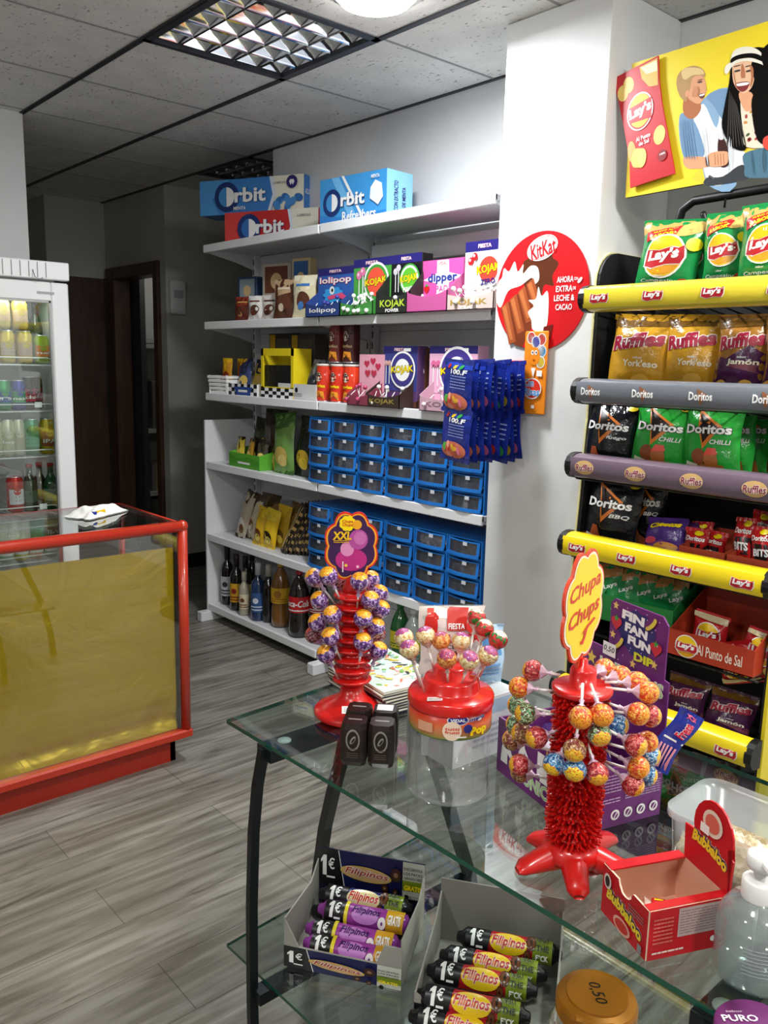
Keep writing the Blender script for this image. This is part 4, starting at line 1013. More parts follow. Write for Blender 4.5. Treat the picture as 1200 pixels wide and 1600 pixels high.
def blue_strip(ntop, z_top, row, dx0):
    for k in range(ntop):
        f = k/(ntop-1)
        x = CXF-.235+.205*f; y = pk.y+.065-.055*f+.0
        lab = '%s blue sweet bag from the front in the %s row hanging on the column' % (['first', 'second', 'third', 'fourth', 'fifth', 'sixth', 'seventh', 'eighth', 'ninth', 'tenth'][k], row)
        make_bag('sweet_bag', .155, .165, .020, BB, sweetbag if k < 3 else (lambda a: (a.lines(.5, .4, .9, .8, 4, M('9fb0e6', .4), .3), a.shape(ell(.7*a.w, .2*a.h, .2*a.w, .12*a.h, 12), M(['d8342c', '3aa34a', 'e9c32a', 'd86a9a'][k % 4], .3)))),
                 (x, y-.03-.02*f, z_top-.165+rnd.uniform(-.006, .004)), RZ-.12-.25*f, lab, 'bag', 'blue sweet bags hanging on the column', seed=200+k, seal=BB, tilt=(rnd.uniform(-.06, .06), rnd.uniform(-.09, .09), 0), nres=(8, 10), maxe=.04)
blue_strip(9, pk.z-.001, 'upper', 0)
blue_strip(8, pk.z-.162, 'lower', 0)

def rebase(t, loc):
    loc = Vector(loc); t.location = loc; seen = set()
    def rec(o):
        for c in o.children:
            if c.type == 'MESH' and c.data not in seen:
                seen.add(c.data); c.data.transform(Matrix.Translation(-loc))
            rec(c)
    rec(t)
    return t
# ================================================================== CRISP RACK
t = root('crisp_rack', (0, 0, 0), 0, 'black wire crisp rack with yellow side panels and coloured price rails', 'display rack')
YP = M('e0cc2a', .4, name='yellow_board'); CRE = M('e9e2a8', .5)
# left side panel: black inside, cream front edge, rounded upper corner
def side_poly(x0, x1, z1, r=.09, n=6):
    p = [(x1, .10), (x0-.03, .10), (x0-.03, .8), (x0, 1.3), (x0, z1-r)]
    p += [(x0+r-r*math.cos(PI/2*k/n), z1-r+r*math.sin(PI/2*k/n)) for k in range(1, n+1)]
    return p+[(x1, z1)]
mb = MB(); sp = side_poly(2.20, 2.52, 1.80); mb.prism(sp, 1.533, 1.543, M('101012', .6)); mb.build('side_panel', t, 'black inner side panel')
mb = MB(); mb.prism(side_poly(2.196, 2.53, 1.804), 1.5435, 1.550, CRE); mb.build('side_panel', t, 'cream outer side panel')
mb = MB(); mb.prism(side_poly(2.20, 2.52, 1.80), .905, .912, M('101012', .6)); mb.prism(side_poly(2.196, 2.53, 1.804), .895, .9045, YP); mb.build('side_panel', t, 'yellow right side panel')
mb = MB(); mb.b2((2.52, .912, .1), (2.535, 1.533, 1.80), M('0d0d0f', .6)); mb.build('back_panel', t)
for y in (.93, 1.515): MB().tube([(2.50, y, .0), (2.50, y, 1.75)], .012, BLACK, 10).build('post', t)
MB().tube([(2.35, 1.378, 1.75), (2.35, 1.378, 1.87), (2.35, 1.366, 1.915), (2.35, 1.33, 1.937), (2.35, 1.10, 1.943), (2.35, .80, 1.943), (2.35, .78, 1.92), (2.35, .77, 1.75)], .013, BLACK, 12).build('top_arch', t)
MB().tube([(2.33, 1.28, 1.995), (2.345, 1.235, 1.965), (2.345, 1.232, 1.955), (2.343, 1.232, 1.905)], .003, BLACK, 6).build('poster_hook', t)
MB().tube([(2.35, 1.3, 1.90), (2.50, 1.3, 1.74)], .009, BLACK, 8).build('arch_brace', t)
RZs = [(1.652, 'e8d43c', 'lays', 1.508, .86), (1.385, '6e737c', 'doritos', 1.515, .86), (1.160, '6b5a6a', 'ruffles', 1.52, .86), (.915, 'edd21c', 'lays', 1.53, .905), (.450, 'e3cb1e', 'lays', 1.53, .905)]
def lays_logo(a, cx, cy, s, rot=0.0, circ=False):
    """absolute metres"""
    if circ:
        a.shape(ell(cx, cy, .62*s, .60*s, 24), W_); a.shape(ell(cx, cy, .57*s, .55*s, 24), M('f3c81c', .35)); a.shape(ell(cx, cy-.16*s, .50*s, .34*s, 20), M('d9961a', .35), 1)
    c, q = math.cos(rot), math.sin(rot)
    def R_(pts, k=1): return [(cx+s*(x*c-y*q)*k, cy+s*(x*q+y*c)*k) for x, y in pts]
    rib = [(-.56, -.20), (-.50, .22), (-.1, .14), (.25, .20), (.56, .12), (.58, .22), (.60, -.10), (.50, -.26), (.1, -.24), (-.3, -.30)]
    a.shape(R_(rib, 1.08), W_); a.shape(R_(rib), M('b91f2a', .35))
    a.text("Lay's", cx/a.w, cy/a.h, .92*s/a.w, .36*s/a.h, W_, .05, .12, rot)
for zc, col, brand, yL, yR in RZs:
    xc = 2.105; hh = .037
    mb = MB()
    prof = [(.035, -hh), (.018, -hh), (.004, -hh*.92), (-.010, -hh*.70), (-.018, -hh*.35), (-.020, 0), (-.018, hh*.35), (-.010, hh*.70), (.004, hh*.92), (.018, hh), (.035, hh)]
    vs = [(xc+x, y, zc+z) for y in (yL, yR) for x, z in prof]; n = len(prof)
    mb.add(vs, [(i, n+i, n+i+1, i+1) for i in range(n-1)], M(col, .28, coat=.3), True); mb.add([(xc+.034, yL, zc-hh), (xc+.034, yR, zc-hh), (xc+.034, yR, zc+hh), (xc+.034, yL, zc+hh)], [(0, 1, 2, 3)], BLACK)
    rail = mb.build('price_rail', t, {'lays': 'yellow price rail', 'doritos': 'grey price rail', 'ruffles': 'purple grey price rail'}[brand])
    for y, s in ((yL, 1), (yR, -1)):
        mb = MB(); q = [(xc+x*1.08-.001, y+dy, zc+z*1.06) for dy in (-s*.004, s*.016) for x, z in prof]
        mb.add(q, [(i, n+i, n+i+1, i+1) for i in range(n-1)]+[tuple(range(n)), tuple(range(2*n-1, n-1, -1)), (0, n-1, 2*n-1, n)], BLACK, False); mb.build('end_cap', rail)
    L_ = yL-yR; a = Art(L_, 2*hh)
    a.rect(0, .12, 1, .88, M(col, .28, coat=.3))
    for k in range(4):
        cx = .055+k*.172
        if cx > L_-.03: break
        if brand == 'lays': lays_logo(a, cx, hh*.98, .052, .0)
        elif brand == 'doritos':
            a.shape([(cx-.012, hh*1.55), (cx+.02, hh*1.1), (cx-.002, hh*.35)], M('8c5a3a', .4)); a.text('Doritos', cx/L_, .5, .066/L_, .30, W_, .03)
        else:
            a.shape(ell(cx, hh, .034, .021, 20), M('c9a46a', .4)); a.text('Ruffles', cx/L_, .5, .062/L_, .30, W_, .06, .1, .04); a.text('Ruffles', cx/L_, .5, .060/L_, .28, M('8c2a3a', .4), .02, .1, .04)
    def f(p_, q_, o_, xc=xc, zc=zc, yL=yL):
        z = q_-hh; k = min(1, abs(z)/hh); x = -.020*math.sqrt(max(0, 1-k*k*.93)) if k < .999 else 0
        return (xc+x-o_, yL-p_, zc+z)
    a.build('rail_print', rail, f, .0007, .0004, maxe=.02)
# wire shelves behind the rails
SHZ = [1.635, 1.36, 1.13, .885, .655, .42, .18]
for z in SHZ:
    mb = MB()
    for y in [.925+.05*k for k in range(13)]: mb.tube([(2.13, y, z-.01), (2.51, y, z-.055)], .0025, BLACK, 4, smooth=False)
    for x, dz in ((2.14, -.012), (2.32, -.033), (2.50, -.054)): mb.tube([(x, .915, z+dz), (x, 1.53, z+dz)], .004, BLACK, 5)
    mb.build('wire_shelf', t)
mb = MB(); mb.b2((2.12, .90, 0), (2.52, 1.55, .10), M('101012', .6), .01); mb.build('base', t)
rebase(t, (2.33, 1.22, 0))

LG = F('1f8f4a', .18, .35); LR = F('c22028', .2, .35); RG = F('c9962a', .18, .5); DK = F('15171c', .15, .5); DG = F('2aa03a', .18, .5); PU = F('4a2342', .18, .5)
POT = M('e8b24a', .4); CHIP = M('f0cf72', .4)
def lays_green(a):
    a.P([(0, .82), (.5, .78), (1, .84), (1, 1), (0, 1)], F('c9a25a')); a.shape(ell(.78*a.w, .88*a.h, .26*a.w, .10*a.h, 14, .3), F('dcb96a'))
    a.P([(.12, .70), (.62, .80), (.66, .94), (.10, .84)], LR); a.text('SABOR', .38, .79, .40, .055, YEL, .04, rot=.22); a.text('NUEVO AL', .38, .855, .30, .03, YEL, .02, rot=.2)
    lays_logo(a, .50*a.w, .50*a.h, .55*a.w, .12, True)
    a.text('Campesinas', .50, .17, .66, .055, W_, .015, .15); a.text('sabor', .48, .235, .14, .025, W_, .01)
    a.shape(ell(.86*a.w, .13*a.h, .12*a.w, .08*a.h, 14), M('c2402a', .4)); a.shape(ell(.70*a.w, .08*a.h, .11*a.w, .05*a.h, 14, .3), CHIP); a.ell(.92, .66, .10, .10, YEL, 14)
def lays_red(a):
    lays_logo(a, .5*a.w, .58*a.h, .60*a.w, .12, True); a.shape(ell(.8*a.w, .16*a.h, .18*a.w, .13*a.h, 14), CHIP); a.text('Al Punto', .40, .22, .4, .06, W_, .02); a.text('de Sal', .40, .13, .3, .06, W_, .02); a.P([(0, .9), (1, .86), (1, 1), (0, 1)], F('d9c9a0'))
def ruffles(word, purple=False):
    def f(a):
        if purple: a.P([(0, 0), (1, 0), (1, .5), (.7, .62), (.3, .45), (0, .5)], F('4a1f4a', .2)); a.P([(.35, .35), (.6, .43), (1, .36), (1, .26), (.6, .32)], M('7a3a4a', .4))
        a.P([(0, .84), (1, .88), (1, 1), (0, 1)], F('6a4a1a'))
        a.text('Ruffles', .5, .68, .88, .20, W_, .10, .1, .14); a.text('Ruffles', .5, .68, .86, .19, M('a31c3a', .35), .05, .1, .14)
        a.text(word, .62, .40, .56, .09, M('efe6cf', .4), .03, 0); a.text('sabor', .6, .47, .16, .03, W_, .01)
        for (x, y, r) in ((.2, .12, .13), (.42, .08, .12), (.68, .12, .14), (.88, .10, .10)) if purple else ((.62, .16, .18), (.4, .10, .14)): a.shape(ell(x*a.w, y*a.h, r*a.w, r*.7*a.w, 12, .4), POT)
    return f
def doritos(sub, green=True):
    def f(a):
        OR = M('d97a2a', .35)
        a.shape([(x*a.w, y*a.h) for x, y in [(.24, .93), (.74, .70), (.42, .40)]], OR); a.shape([(x*a.w, y*a.h) for x, y in [(.28, .88), (.66, .70), (.42, .48)]], M('20140f', .35))
        a.text('Doritos', .48, .66, .84, .13, BLK, .09); a.text('Doritos', .48, .66, .82, .12, W_, .035)
        a.text(sub, .72, .50, .34, .06, W_, .02, .2); a.ell(.86, .93, .09, .05, YEL, 12)
        if green:
            a.shape(ell(.36*a.w, .30*a.h, .13*a.w, .11*a.h, 14), M('8a4a2a', .4)); a.shape(ell(.58*a.w, .26*a.h, .12*a.w, .12*a.h, 14), M('a8642f', .4)); a.P([(.46, .32), (.52, .42), (.66, .42), (.70, .34)], M('d9402a', .4)); a.P([(.34, .0), (.38, .2), (.56, .22), (.78, .2), (.84, .02), (.8, 0)], M('a8642f', .4))
        else: a.P([(0, .22), (.2, .22), (.26, .36), (.36, .36), (.42, .2), (.8, .08), (.95, 0), (0, 0)], M('b0522a', .4))
        a.P([(.06, 0), (.28, 0), (.34, .20), (.12, .24)], M('e8e2da', .4)); a.text('GANA', .20, .16, .17, .05, BLK, .03, 0, -.12); a.lines(.1, .02, .28, .12, 2, BLK)
    return f
def rack_bag(u0, u1, v0, v1, X, mat, art, lab, grp, seed, th=.08, tilt=(0, 0, 0), rz=.12, seal=None, name='crisp_bag', zadd=0, nres=(14, 16)):
    a = at((u0+u1)/2, v1, X=X); b = at((u0+u1)/2, v0, X=X); l = at(u0, v1, X=X); r = at(u1, v1, X=X)
    w = abs(l.y-r.y)*1.04; h = abs(b.z-a.z)
    return make_bag(name, w, h, th, mat, art, (a.x, a.y, a.z+zadd), RZ+rz, lab, 'bag', grp, seed, seal or mat, tilt=tilt, nres=nres, maxe=.025)
g1 = 'green crisp bags on the top rack shelf'
rack_bag(1056, 1100, 354, 458, 2.30, LG, lays_green, 'green crisp bag half hidden behind the leftmost one on the top rack shelf', g1, 301, .06, tilt=(-.05, .08, 0))
rack_bag(992, 1080, 346, 462, 2.23, LG, lays_green, 'leftmost green crisp bag on the top rack shelf', g1, 302, .09, tilt=(-.1, .06, 0))
rack_bag(1094, 1164, 334, 456, 2.24, LG, lays_green, 'green crisp bag in the middle of the top rack shelf', g1, 303, .09, tilt=(-.08, .0, 0))
rack_bag(1154, 1240, 318, 452, 2.19, LG, lays_green, 'green crisp bag at the right edge of the photo, on the top rack shelf', g1, 304, .09, tilt=(-.08, -.05, 0))
g2 = 'ridged crisp bags on the second rack shelf'
rack_bag(948, 1033, 494, 618, 2.23, RG, ruffles("York'eso"), 'leftmost gold ridged crisp bag on the second rack shelf', g2, 305, .09, tilt=(-.08, .05, 0))
rack_bag(1032, 1115, 494, 616, 2.25, RG, ruffles("York'eso"), 'second gold ridged crisp bag from the left', g2, 306, .09, tilt=(-.08, .03, 0))
rack_bag(1114, 1192, 494, 618, 2.23, F('9a6a2a', .2, .5), ruffles('Jamón', True), 'purple and gold ham crisp bag on the second rack shelf', g2, 307, .09, tilt=(-.08, .0, 0))
rack_bag(1188, 1262, 494, 618, 2.22, F('9a6a2a', .2, .5), ruffles('Jamón', True), 'purple crisp bag cut by the right edge of the photo, second rack shelf', g2, 308, .08, tilt=(-.08, .0, 0))
g3 = 'corn chip bags on the third rack shelf'
rack_bag(966, 1002, 632, 732, 2.28, DK, doritos('fuego', False), 'black corn chip bag behind the front black one on the third rack shelf', g3, 309, .05)
rack_bag(912, 984, 628, 738, 2.20, DK, doritos('fuego', False), 'black corn chip bag at the left of the third rack shelf', g3, 310, .08, tilt=(-.08, .03, 0))
rack_bag(986, 1068, 628, 742, 2.20, DG, doritos('CHILLI'), 'left green corn chip bag on the third rack shelf', g3, 311, .08, tilt=(-.08, .03, 0))
rack_bag(1066, 1150, 630, 750, 2.20, DG, doritos('CHILLI'), 'middle green corn chip bag on the third rack shelf', g3, 312, .08, tilt=(-.08, -.02, 0))
for k, (u0, u1, X, w) in enumerate([(1112, 1172, 2.27, 'second'), (1136, 1196, 2.34, 'third'), (1158, 1218, 2.41, 'last')]):
    rack_bag(u0, u1, 634, 740, X, DG, doritos('CHILLI'), 'dim green corn chip bag, %s in the row behind the middle one' % w, g3, 313+k, .05, tilt=(-.08, .0, 0))
g4 = 'bags on the fourth rack shelf'
rack_bag(980, 1034, 742, 856, 2.30, DK, doritos('BBQ', False), 'black corn chip bag in the shade behind the left one on the fourth rack shelf', g4, 320, .06)
rack_bag(911, 988, 746, 862, 2.21, DK, doritos('BBQ', False), 'black corn chip bag at the left of the fourth rack shelf', g4, 321, .08, tilt=(-.08, .03, 0))
def chee(a):
    a.text('Cheetos', .5, .82, .8, .16, YEL, .06, .1, .05); a.P([(0, 0), (1, 0), (1, .25), (.5, .4), (0, .3)], F('7a3a8a')); a.shape(ell(.6*a.w, .25*a.h, .3*a.w, .1*a.h, 14), M('e0932a', .4)); a.shape(ell(.2*a.w, .4*a.h, .16*a.w, .1*a.h, 14), M('d94a5a', .4))
rack_bag(1004, 1062, 808, 872, 2.20, F('4a2a7a', .2), chee, 'purple corn puff bag lying beside the black bag on the fourth rack shelf', g4, 322, .05, tilt=(-.5, -.1, 0))
rack_bag(1058, 1090, 820, 872, 2.26, F('5a2a6a', .2), chee, 'purple bag tucked behind the first red tray', g4, 323, .05, tilt=(-.3, -.2, 0))
def bits(a):
    a.P([(0, .25), (1, .25), (1, .62), (0, .62)], M('1c1416', .3)); a.text('BITS', .5, .42, .7, .18, W_, .04); a.text('Doritos', .5, .76, .8, .13, W_, .03); a.shape(ell(.5*a.w, .12*a.h, .28*a.w, .10*a.h, 12), M('e8602a', .35)); a.shape(ell(.6*a.w, .92*a.h, .2*a.w, .07*a.h, 12), YEL)
RB = F('b81f22', .2, .5)
def rtray(name, y0, y1, x0, z, h, mat, lab, art=None, d=.22):
    w = abs(y1-y0); return open_tray(name, (x0+d/2, (y0+y1)/2, z), w, d, h, mat, lab, 'tray', art=art, hb=h*1.4, inner=M('6a4a35', .8))
pa = at(1052, 862, X=2.13); pb = at(1122, 882, X=2.13)
rtray('card_tray', pa.y, pb.y, 2.16, .90, .065, M('b5462c', .5), 'red card tray with three small bags at the left on the fourth rack shelf')
pc = at(1210, 910, X=2.13)
rtray('card_tray', pb.y-.008, .925, 2.16, .90, .065, M('b5462c', .5), 'red card tray of red bags at the right on the fourth rack shelf')
for k, (u0, u1, v0, v1, X, la) in enumerate([(1064, 1098, 828, 884, 2.22, 'small red and black bag at the left of the left red tray'), (1092, 1124, 832, 888, 2.25, 'small red and black bag at the right of the left red tray'), (1078, 1110, 818, 872, 2.31, 'small dark red bag at the back of the left red tray'),
        (1142, 1172, 812, 884, 2.22, 'small red bag leftmost in the right red tray'), (1160, 1190, 800, 870, 2.30, 'taller red bag behind in the right red tray'), (1170, 1204, 826, 892, 2.22, 'small red and black bag second from the left in the right red tray'), (1200, 1232, 812, 892, 2.24, 'small red bag at the right edge of the right red tray')]):
    rack_bag(u0, u1, v0, v1, X, RB, bits, la, 'small red corn snack bags on the fourth rack shelf', 330+k, .04, tilt=(-.2, .1*math.sin(k*2), 0), zadd=0, nres=(8, 10))
# fifth shelf: green bags in a display carton, left; red carton, right
def small_green(a):
    a.P([(0, .7), (1, .8), (1, 1), (0, 1)], F('b9824a')); a.P([(0, .0), (1, 0), (1, .12), (0, .1)], F('b9c9b9')); a.shape(ell(.4*a.w, .3*a.h, .25*a.w, .1*a.h, 12), CHIP); a.text('Lays', .6, .6, .5, .1, W_, .03, .1, .3)
pa = at(932, 960, X=2.17); pb = at(1044, 985, X=2.17)
def camp(a): a.text('Campesinas', .4, .5, .5, .3, W_, .02)
open_tray('green_carton', (2.30, (pa.y+pb.y)/2, .675), abs(pa.y-pb.y), .22, .085, F('2a8a44', .4, .1), 'green open carton of small crisp bags below the lower yellow rail', 'carton', art=camp, hb=.20, inner=M('7a6a3a', .8))
for k in range(5):
    rack_bag(930+26*k, 972+26*k, 888+5*k, 970+6*k, 2.22+.016*k, LG, small_green, '%s small green crisp bag from the left in the green carton' % ['first', 'second', 'third', 'fourth', 'fifth'][k], 'small green crisp bags in the green carton', 340+k, .035, tilt=(-.12, -.12, 0), nres=(8, 10), zadd=.012)
pa = at(1040, 1040, X=2.12); pb = at(1205, 1088, X=2.12)
def aps(a): lays_logo(a, .055, .036, .055, .0, True); a.text('Al Punto de Sal', .62, .5, .52, .40, M('e8d9c8', .4), .015)
pz = at(1040, 1062, X=2.12).z
open_tray('red_carton', (2.225, (pa.y+.925)/2, .655), abs(pa.y-.925), .20, .075, F('b23a22', .45, .1), 'long red open carton of salted crisps below the lower yellow rail', 'carton', art=aps, hb=.17, inner=M('6a4a35', .8))
for k, (u0, u1, v0, v1, X, r_) in enumerate([(1070, 1120, 978, 1050, 2.20, .1), (1108, 1168, 1000, 1062, 2.19, -.35), (1150, 1212, 1008, 1072, 2.20, .15)]):
    rack_bag(u0, u1, v0, v1, X, LR, lays_red, ['red salted crisp bag at the left of the long red carton', 'red salted crisp bag lying upside down in the middle of the long red carton', 'red salted crisp bag at the right of the long red carton'][k], 'red crisp bags in the long red carton', 350+k, .05, tilt=(-.18, r_ if k != 1 else 2.8, 0), zadd=(.105 if k == 1 else .035))
for k, (u0, u1, v0, v1) in enumerate([(1032, 1092, 1060, 1130), (1096, 1166, 1082, 1156)]):
    rack_bag(u0, u1, v0, v1, 2.20, PU, ruffles('Jamón', True), ['small purple ridged crisp bag at the left above the lowest rail', 'small purple ridged crisp bag at the right above the lowest rail'][k], 'small purple bags above the lowest rail', 360+k, .06, tilt=(-.3, .05, 0))
for k in range(5):
    rack_bag(1040+28*k, 1084+28*k, 1178+8*k, 1236+6*k, 2.24+.03*(k % 2), F(['6a3a2a', '9aa0a4', '3a2a30', '8a6a4a', '4a4a50'][k], .2, .5), None, ['brown snack bag at the left', 'silver snack bag second from the left', 'dark snack bag in the middle', 'tan snack bag second from the right', 'grey snack bag at the right'][k]+' under the lowest yellow rail', 'snack bags under the lowest yellow rail', 370+k, .05, tilt=(-.4, .2*math.sin(k*3), 0), nres=(8, 10))

# ------------------------------------------------------------------ crisps poster above the rack
PX = 2.335; t = root('crisps_poster', (0, 0, 0), 0, 'yellow crisps poster with laughing people, above the crisp rack', 'poster')
def pq(x, y): q = at(600+x/2, y/2, X=PX); return (-q.y, q.z)
def PL(l): return [pq(x, y) for x, y in l]
def PS(l): return smooth(PL(l))
O1 = pq(755, 618); T1 = pq(726, 290)
# board: real rectangle, wider than the frame shows
lx = Vector(O1); e1 = (Vector(pq(1200, 538))-lx).normalized(); e2 = Vector((-e1.y, e1.x)); 
if e2.y < 0: e2 = -e2
Hb = .385; Wb = .78
bd = [lx, lx+e1*Wb, lx+e1*Wb+e2*Hb, lx+e2*Hb]
mb = MB(); mb.add([(PX+d_, -p_.x, p_.y) for d_ in (0, .012) for p_ in bd], [(0, 1, 2, 3), (7, 6, 5, 4), (0, 4, 5, 1), (1, 5, 6, 2), (2, 6, 7, 3), (3, 7, 4, 0)], M('3a3a3c', .5)); mb.build('board', t, 'dark edged board')
a = Art(1, 1); YB = M('ecd52a', .35); SK = M('d9a07c', .7, spec=.2); SKD = M('b0704e', .7, spec=.2); HRB = M('b08a56', .6); HRBL = M('d9bd84', .6); SHB = M('7fa3c4', .6); SHB2 = M('6a8fb5', .6); WT = M('e6e9ec', .6); HBK = M('0d0b0a', .9, spec=.1); DJ = M('3f6a80', .6)
a.shape([tuple(p_) for p_ in bd], YB); a.shape(PL([(1005, 578), (1200, 540), (1200, 300), (1150, 330), (960, 560)]), M('e3c62c', .4))
# man: shirt, T-shirt, arm, neck, head
a.shape(PS([(925, 360), (960, 350), (1010, 300), (1060, 275), (1120, 285), (1130, 330), (1100, 580), (1015, 580), (990, 510), (945, 505), (925, 440)]), SHB)
a.shape(PS([(968, 368), (1000, 325), (1040, 400), (1060, 300), (1095, 420), (1125, 470), (1130, 520), (1050, 580), (1010, 560), (995, 500), (990, 440)]), WT)
a.shape(PS([(925, 362), (965, 372), (995, 440), (998, 490), (940, 492)]), SHB2); a.shape(PS([(1010, 300), (1060, 278), (1110, 300), (1070, 380), (1030, 330)]), SHB2)
a.shape(PS([(938, 492), (998, 490), (1012, 495), (1050, 478), (1060, 512), (1020, 520), (985, 528), (945, 524)]), SK)
a.shape(PS([(935, 330), (945, 300), (985, 315), (990, 345), (965, 372), (940, 360)]), SKD)
a.shape(PS([(945, 250), (960, 228), (990, 225), (1004, 250), (1008, 280), (1000, 308), (985, 325), (965, 318), (948, 300)]), SK)
a.shape(PS([(915, 262), (922, 230), (945, 212), (975, 206), (1000, 220), (1004, 240), (985, 236), (965, 245), (958, 275), (948, 300), (945, 318), (925, 300)]), HRB); a.shape(PS([(930, 225), (950, 212), (990, 215), (1000, 232), (965, 236), (940, 250)]), HRBL)
a.shape(ell(*pq(948, 292), .006, .009, 10), SK); a.shape(PS([(985, 296), (1003, 292), (1000, 306), (990, 308)]), M('5a1f1a', .4)); a.shape(PS([(987, 297), (1002, 293), (1001, 298), (989, 301)]), W_); a.shape(PS([(982, 256), (994, 254), (994, 258), (983, 260)]), M('4a2a1a', .5)); a.shape(PS([(1003, 268), (1010, 282), (1002, 283)]), SK)
# bottle in his hand
a.shape(PS([(1048, 430), (1062, 430), (1076, 470), (1078, 515), (1052, 520), (1044, 470)]), M('3a1512', .3)); a.shape(PS([(1050, 412), (1058, 412), (1062, 435), (1048, 435)]), M('d9d9dc', .4)); a.shape(PS([(1010, 490), (1030, 476), (1072, 474), (1078, 490), (1070, 515), (1030, 522), (1012, 512)]), SK)
for k in range(4): a.shape(PS([(1034+9*k, 482), (1036+9*k, 482), (1038+9*k, 514), (1036+9*k, 514)]), SKD, 0)
a.n += 1; a.shape(PS([(1006, 492), (1014, 490), (1018, 516), (1009, 518)]), M('4a2a1c', .5))
# trousers
a.shape(PS([(1012, 580), (1010, 556), (1060, 552), (1120, 515), (1150, 555)]), M('20242e', .6)); a.shape(PS([(1128, 480), (1200, 460), (1260, 450), (1260, 540), (1140, 556), (1128, 520)]), DJ)
# woman
a.shape(PS([(1090, 190), (1080, 260), (1066, 330), (1058, 400), (1090, 460), (1130, 470), (1140, 440), (1200, 440), (1250, 380), (1250, 200), (1190, 150), (1120, 160)]), HBK)
a.shape(PS([(1118, 305), (1160, 300), (1170, 340), (1200, 380), (1230, 450), (1135, 460), (1122, 400)]), M('d9d0bc', .6))
rnd = random.Random(5)
for k in range(16): a.shape(ell(*pq(1130+rnd.uniform(0, 55), 330+rnd.uniform(0, 115)), .006, .004, 8, rnd.uniform(0, 3)), M(['9c2a2a', '3a4a2a', 'c2853a'][k % 3], .6), 0)
a.n += 1; a.shape(PS([(1112, 290), (1150, 290), (1158, 330), (1135, 350), (1118, 325)]), SK)
a.shape(PS([(1092, 195), (1110, 180), (1140, 178), (1158, 200), (1160, 240), (1150, 275), (1128, 292), (1106, 280), (1092, 250)]), M('e0b592', .5))
a.shape(PS([(1100, 262), (1142, 256), (1138, 278), (1122, 288), (1108, 280)]), M('7a1f22', .4)); a.shape(PS([(1104, 263), (1140, 258), (1137, 266), (1108, 270)]), W_)
for x in (1098, 1134): a.shape(PS([(x, 222), (x+16, 218), (x+16, 223), (x+1, 227)]), M('2a1a14', .5), 0); a.shape(PS([(x-2, 208), (x+17, 203), (x+17, 206), (x-1, 211)]), M('3a261c', .5), 0)
a.n += 1; a.shape(PS([(1150, 200), (1175, 190), (1210, 250), (1215, 430), (1170, 440), (1150, 330), (1162, 270)]), HBK)
a.shape(PS([(1066, 225), (1072, 205), (1095, 192), (1140, 182), (1180, 190), (1200, 210), (1170, 198), (1130, 192), (1095, 204), (1075, 232)]), M('e6e2d6', .6)); a.shape(PS([(1085, 200), (1092, 165), (1115, 150), (1150, 148), (1180, 165), (1188, 195), (1150, 182), (1110, 186)]), M('e6e2d6', .6)); a.shape(PS([(1086, 198), (1090, 182), (1120, 170), (1160, 168), (1186, 180), (1188, 194), (1150, 182), (1110, 186)]), HBK)
for l_, c_ in (([(1120, 200), (1128, 215), (1131, 240), (1126, 244), (1118, 240)], SKD), ([(1092, 215), (1098, 240), (1106, 280), (1100, 262)], SKD), ([(1146, 205), (1156, 215), (1156, 250), (1146, 275), (1150, 240)], SKD)): a.shape(PS(l_), c_, 0)
a.n += 1
for k in range(7): a.shape(PS([(1080+4*k, 300+6*k), (1083+4*k, 300+6*k), (1078+9*k, 445), (1074+9*k, 445)]), M('2a2420', .8), 0)
for k in range(5): a.shape(PS([(930+7*k, 385), (932+7*k, 385), (944+8*k, 486), (941+8*k, 486)]), M('5f84a8', .7), 0)
for l_ in ([(1000, 400), (1008, 430), (1016, 520), (1008, 480)], [(1085, 420), (1078, 470), (1085, 540), (1090, 480)]): a.shape(PS(l_), M('c8ced4', .7), 0)
for l_ in ([(1150, 470), (1156, 500), (1160, 548), (1154, 520)], [(1190, 462), (1186, 500), (1192, 540), (1196, 500)]): a.shape(PS(l_), M('2f5266', .7), 0)
a.shape(PS([(975, 270), (985, 280), (980, 300), (968, 296)]), M('c98a66', .7), 0); a.shape(PS([(984, 250), (996, 247), (997, 249), (984, 253)]), M('8a6a3a', .7), 0)
a.n += 1
# third person, cut by the frame
a.shape(PS([(1260, 120), (1200, 140), (1182, 170), (1186, 200), (1200, 215), (1260, 220)]), HBK); a.shape(PS([(1260, 420), (1200, 425), (1186, 445), (1200, 470), (1260, 480)]), M('d9402a', .5)); 
a.build('printed_face', t, lambda x, y, o: (PX-o, -x, y), .0008, .00010)
# red packet cut-out fixed on the board
rp = [(724, 250), (866, 178), (868, 250), (878, 330), (895, 420), (918, 545), (850, 566), (778, 590), (776, 500), (758, 400), (742, 320)]
mb = MB(); pp_ = PL(rp); n = len(pp_)
mb.add([(PX-.010-d_, -p_[0], p_[1]) for d_ in (0, .006) for p_ in pp_], [tuple(range(n)), tuple(range(2*n-1, n-1, -1))]+[(k, n+k, n+(k+1) % n, (k+1) % n) for k in range(n)], M('c21f2a', .35)); mb.build('packet_cutout', t, 'red crisp packet cut-out')
a = Art(1, 1)
for (x, y, r) in ((756, 296, 18), (774, 270, 17)): a.shape(ell(*pq(x, y), .018, .024, 18, .3), CHIP)
a.shape(PL([(808, 215), (864, 185), (866, 270), (838, 275), (815, 250)]), M('d9b052', .4)); a.shape(PL([(812, 216), (862, 192), (864, 225), (830, 236)]), M('f0e6c0', .4))
for (x, y) in ((870, 425),): a.shape(ell(*pq(x, y), .019, .027, 18), CHIP)
a.shape(ell(*pq(784, 478), .014, .032, 16, .2), M('d9a25a', .4))
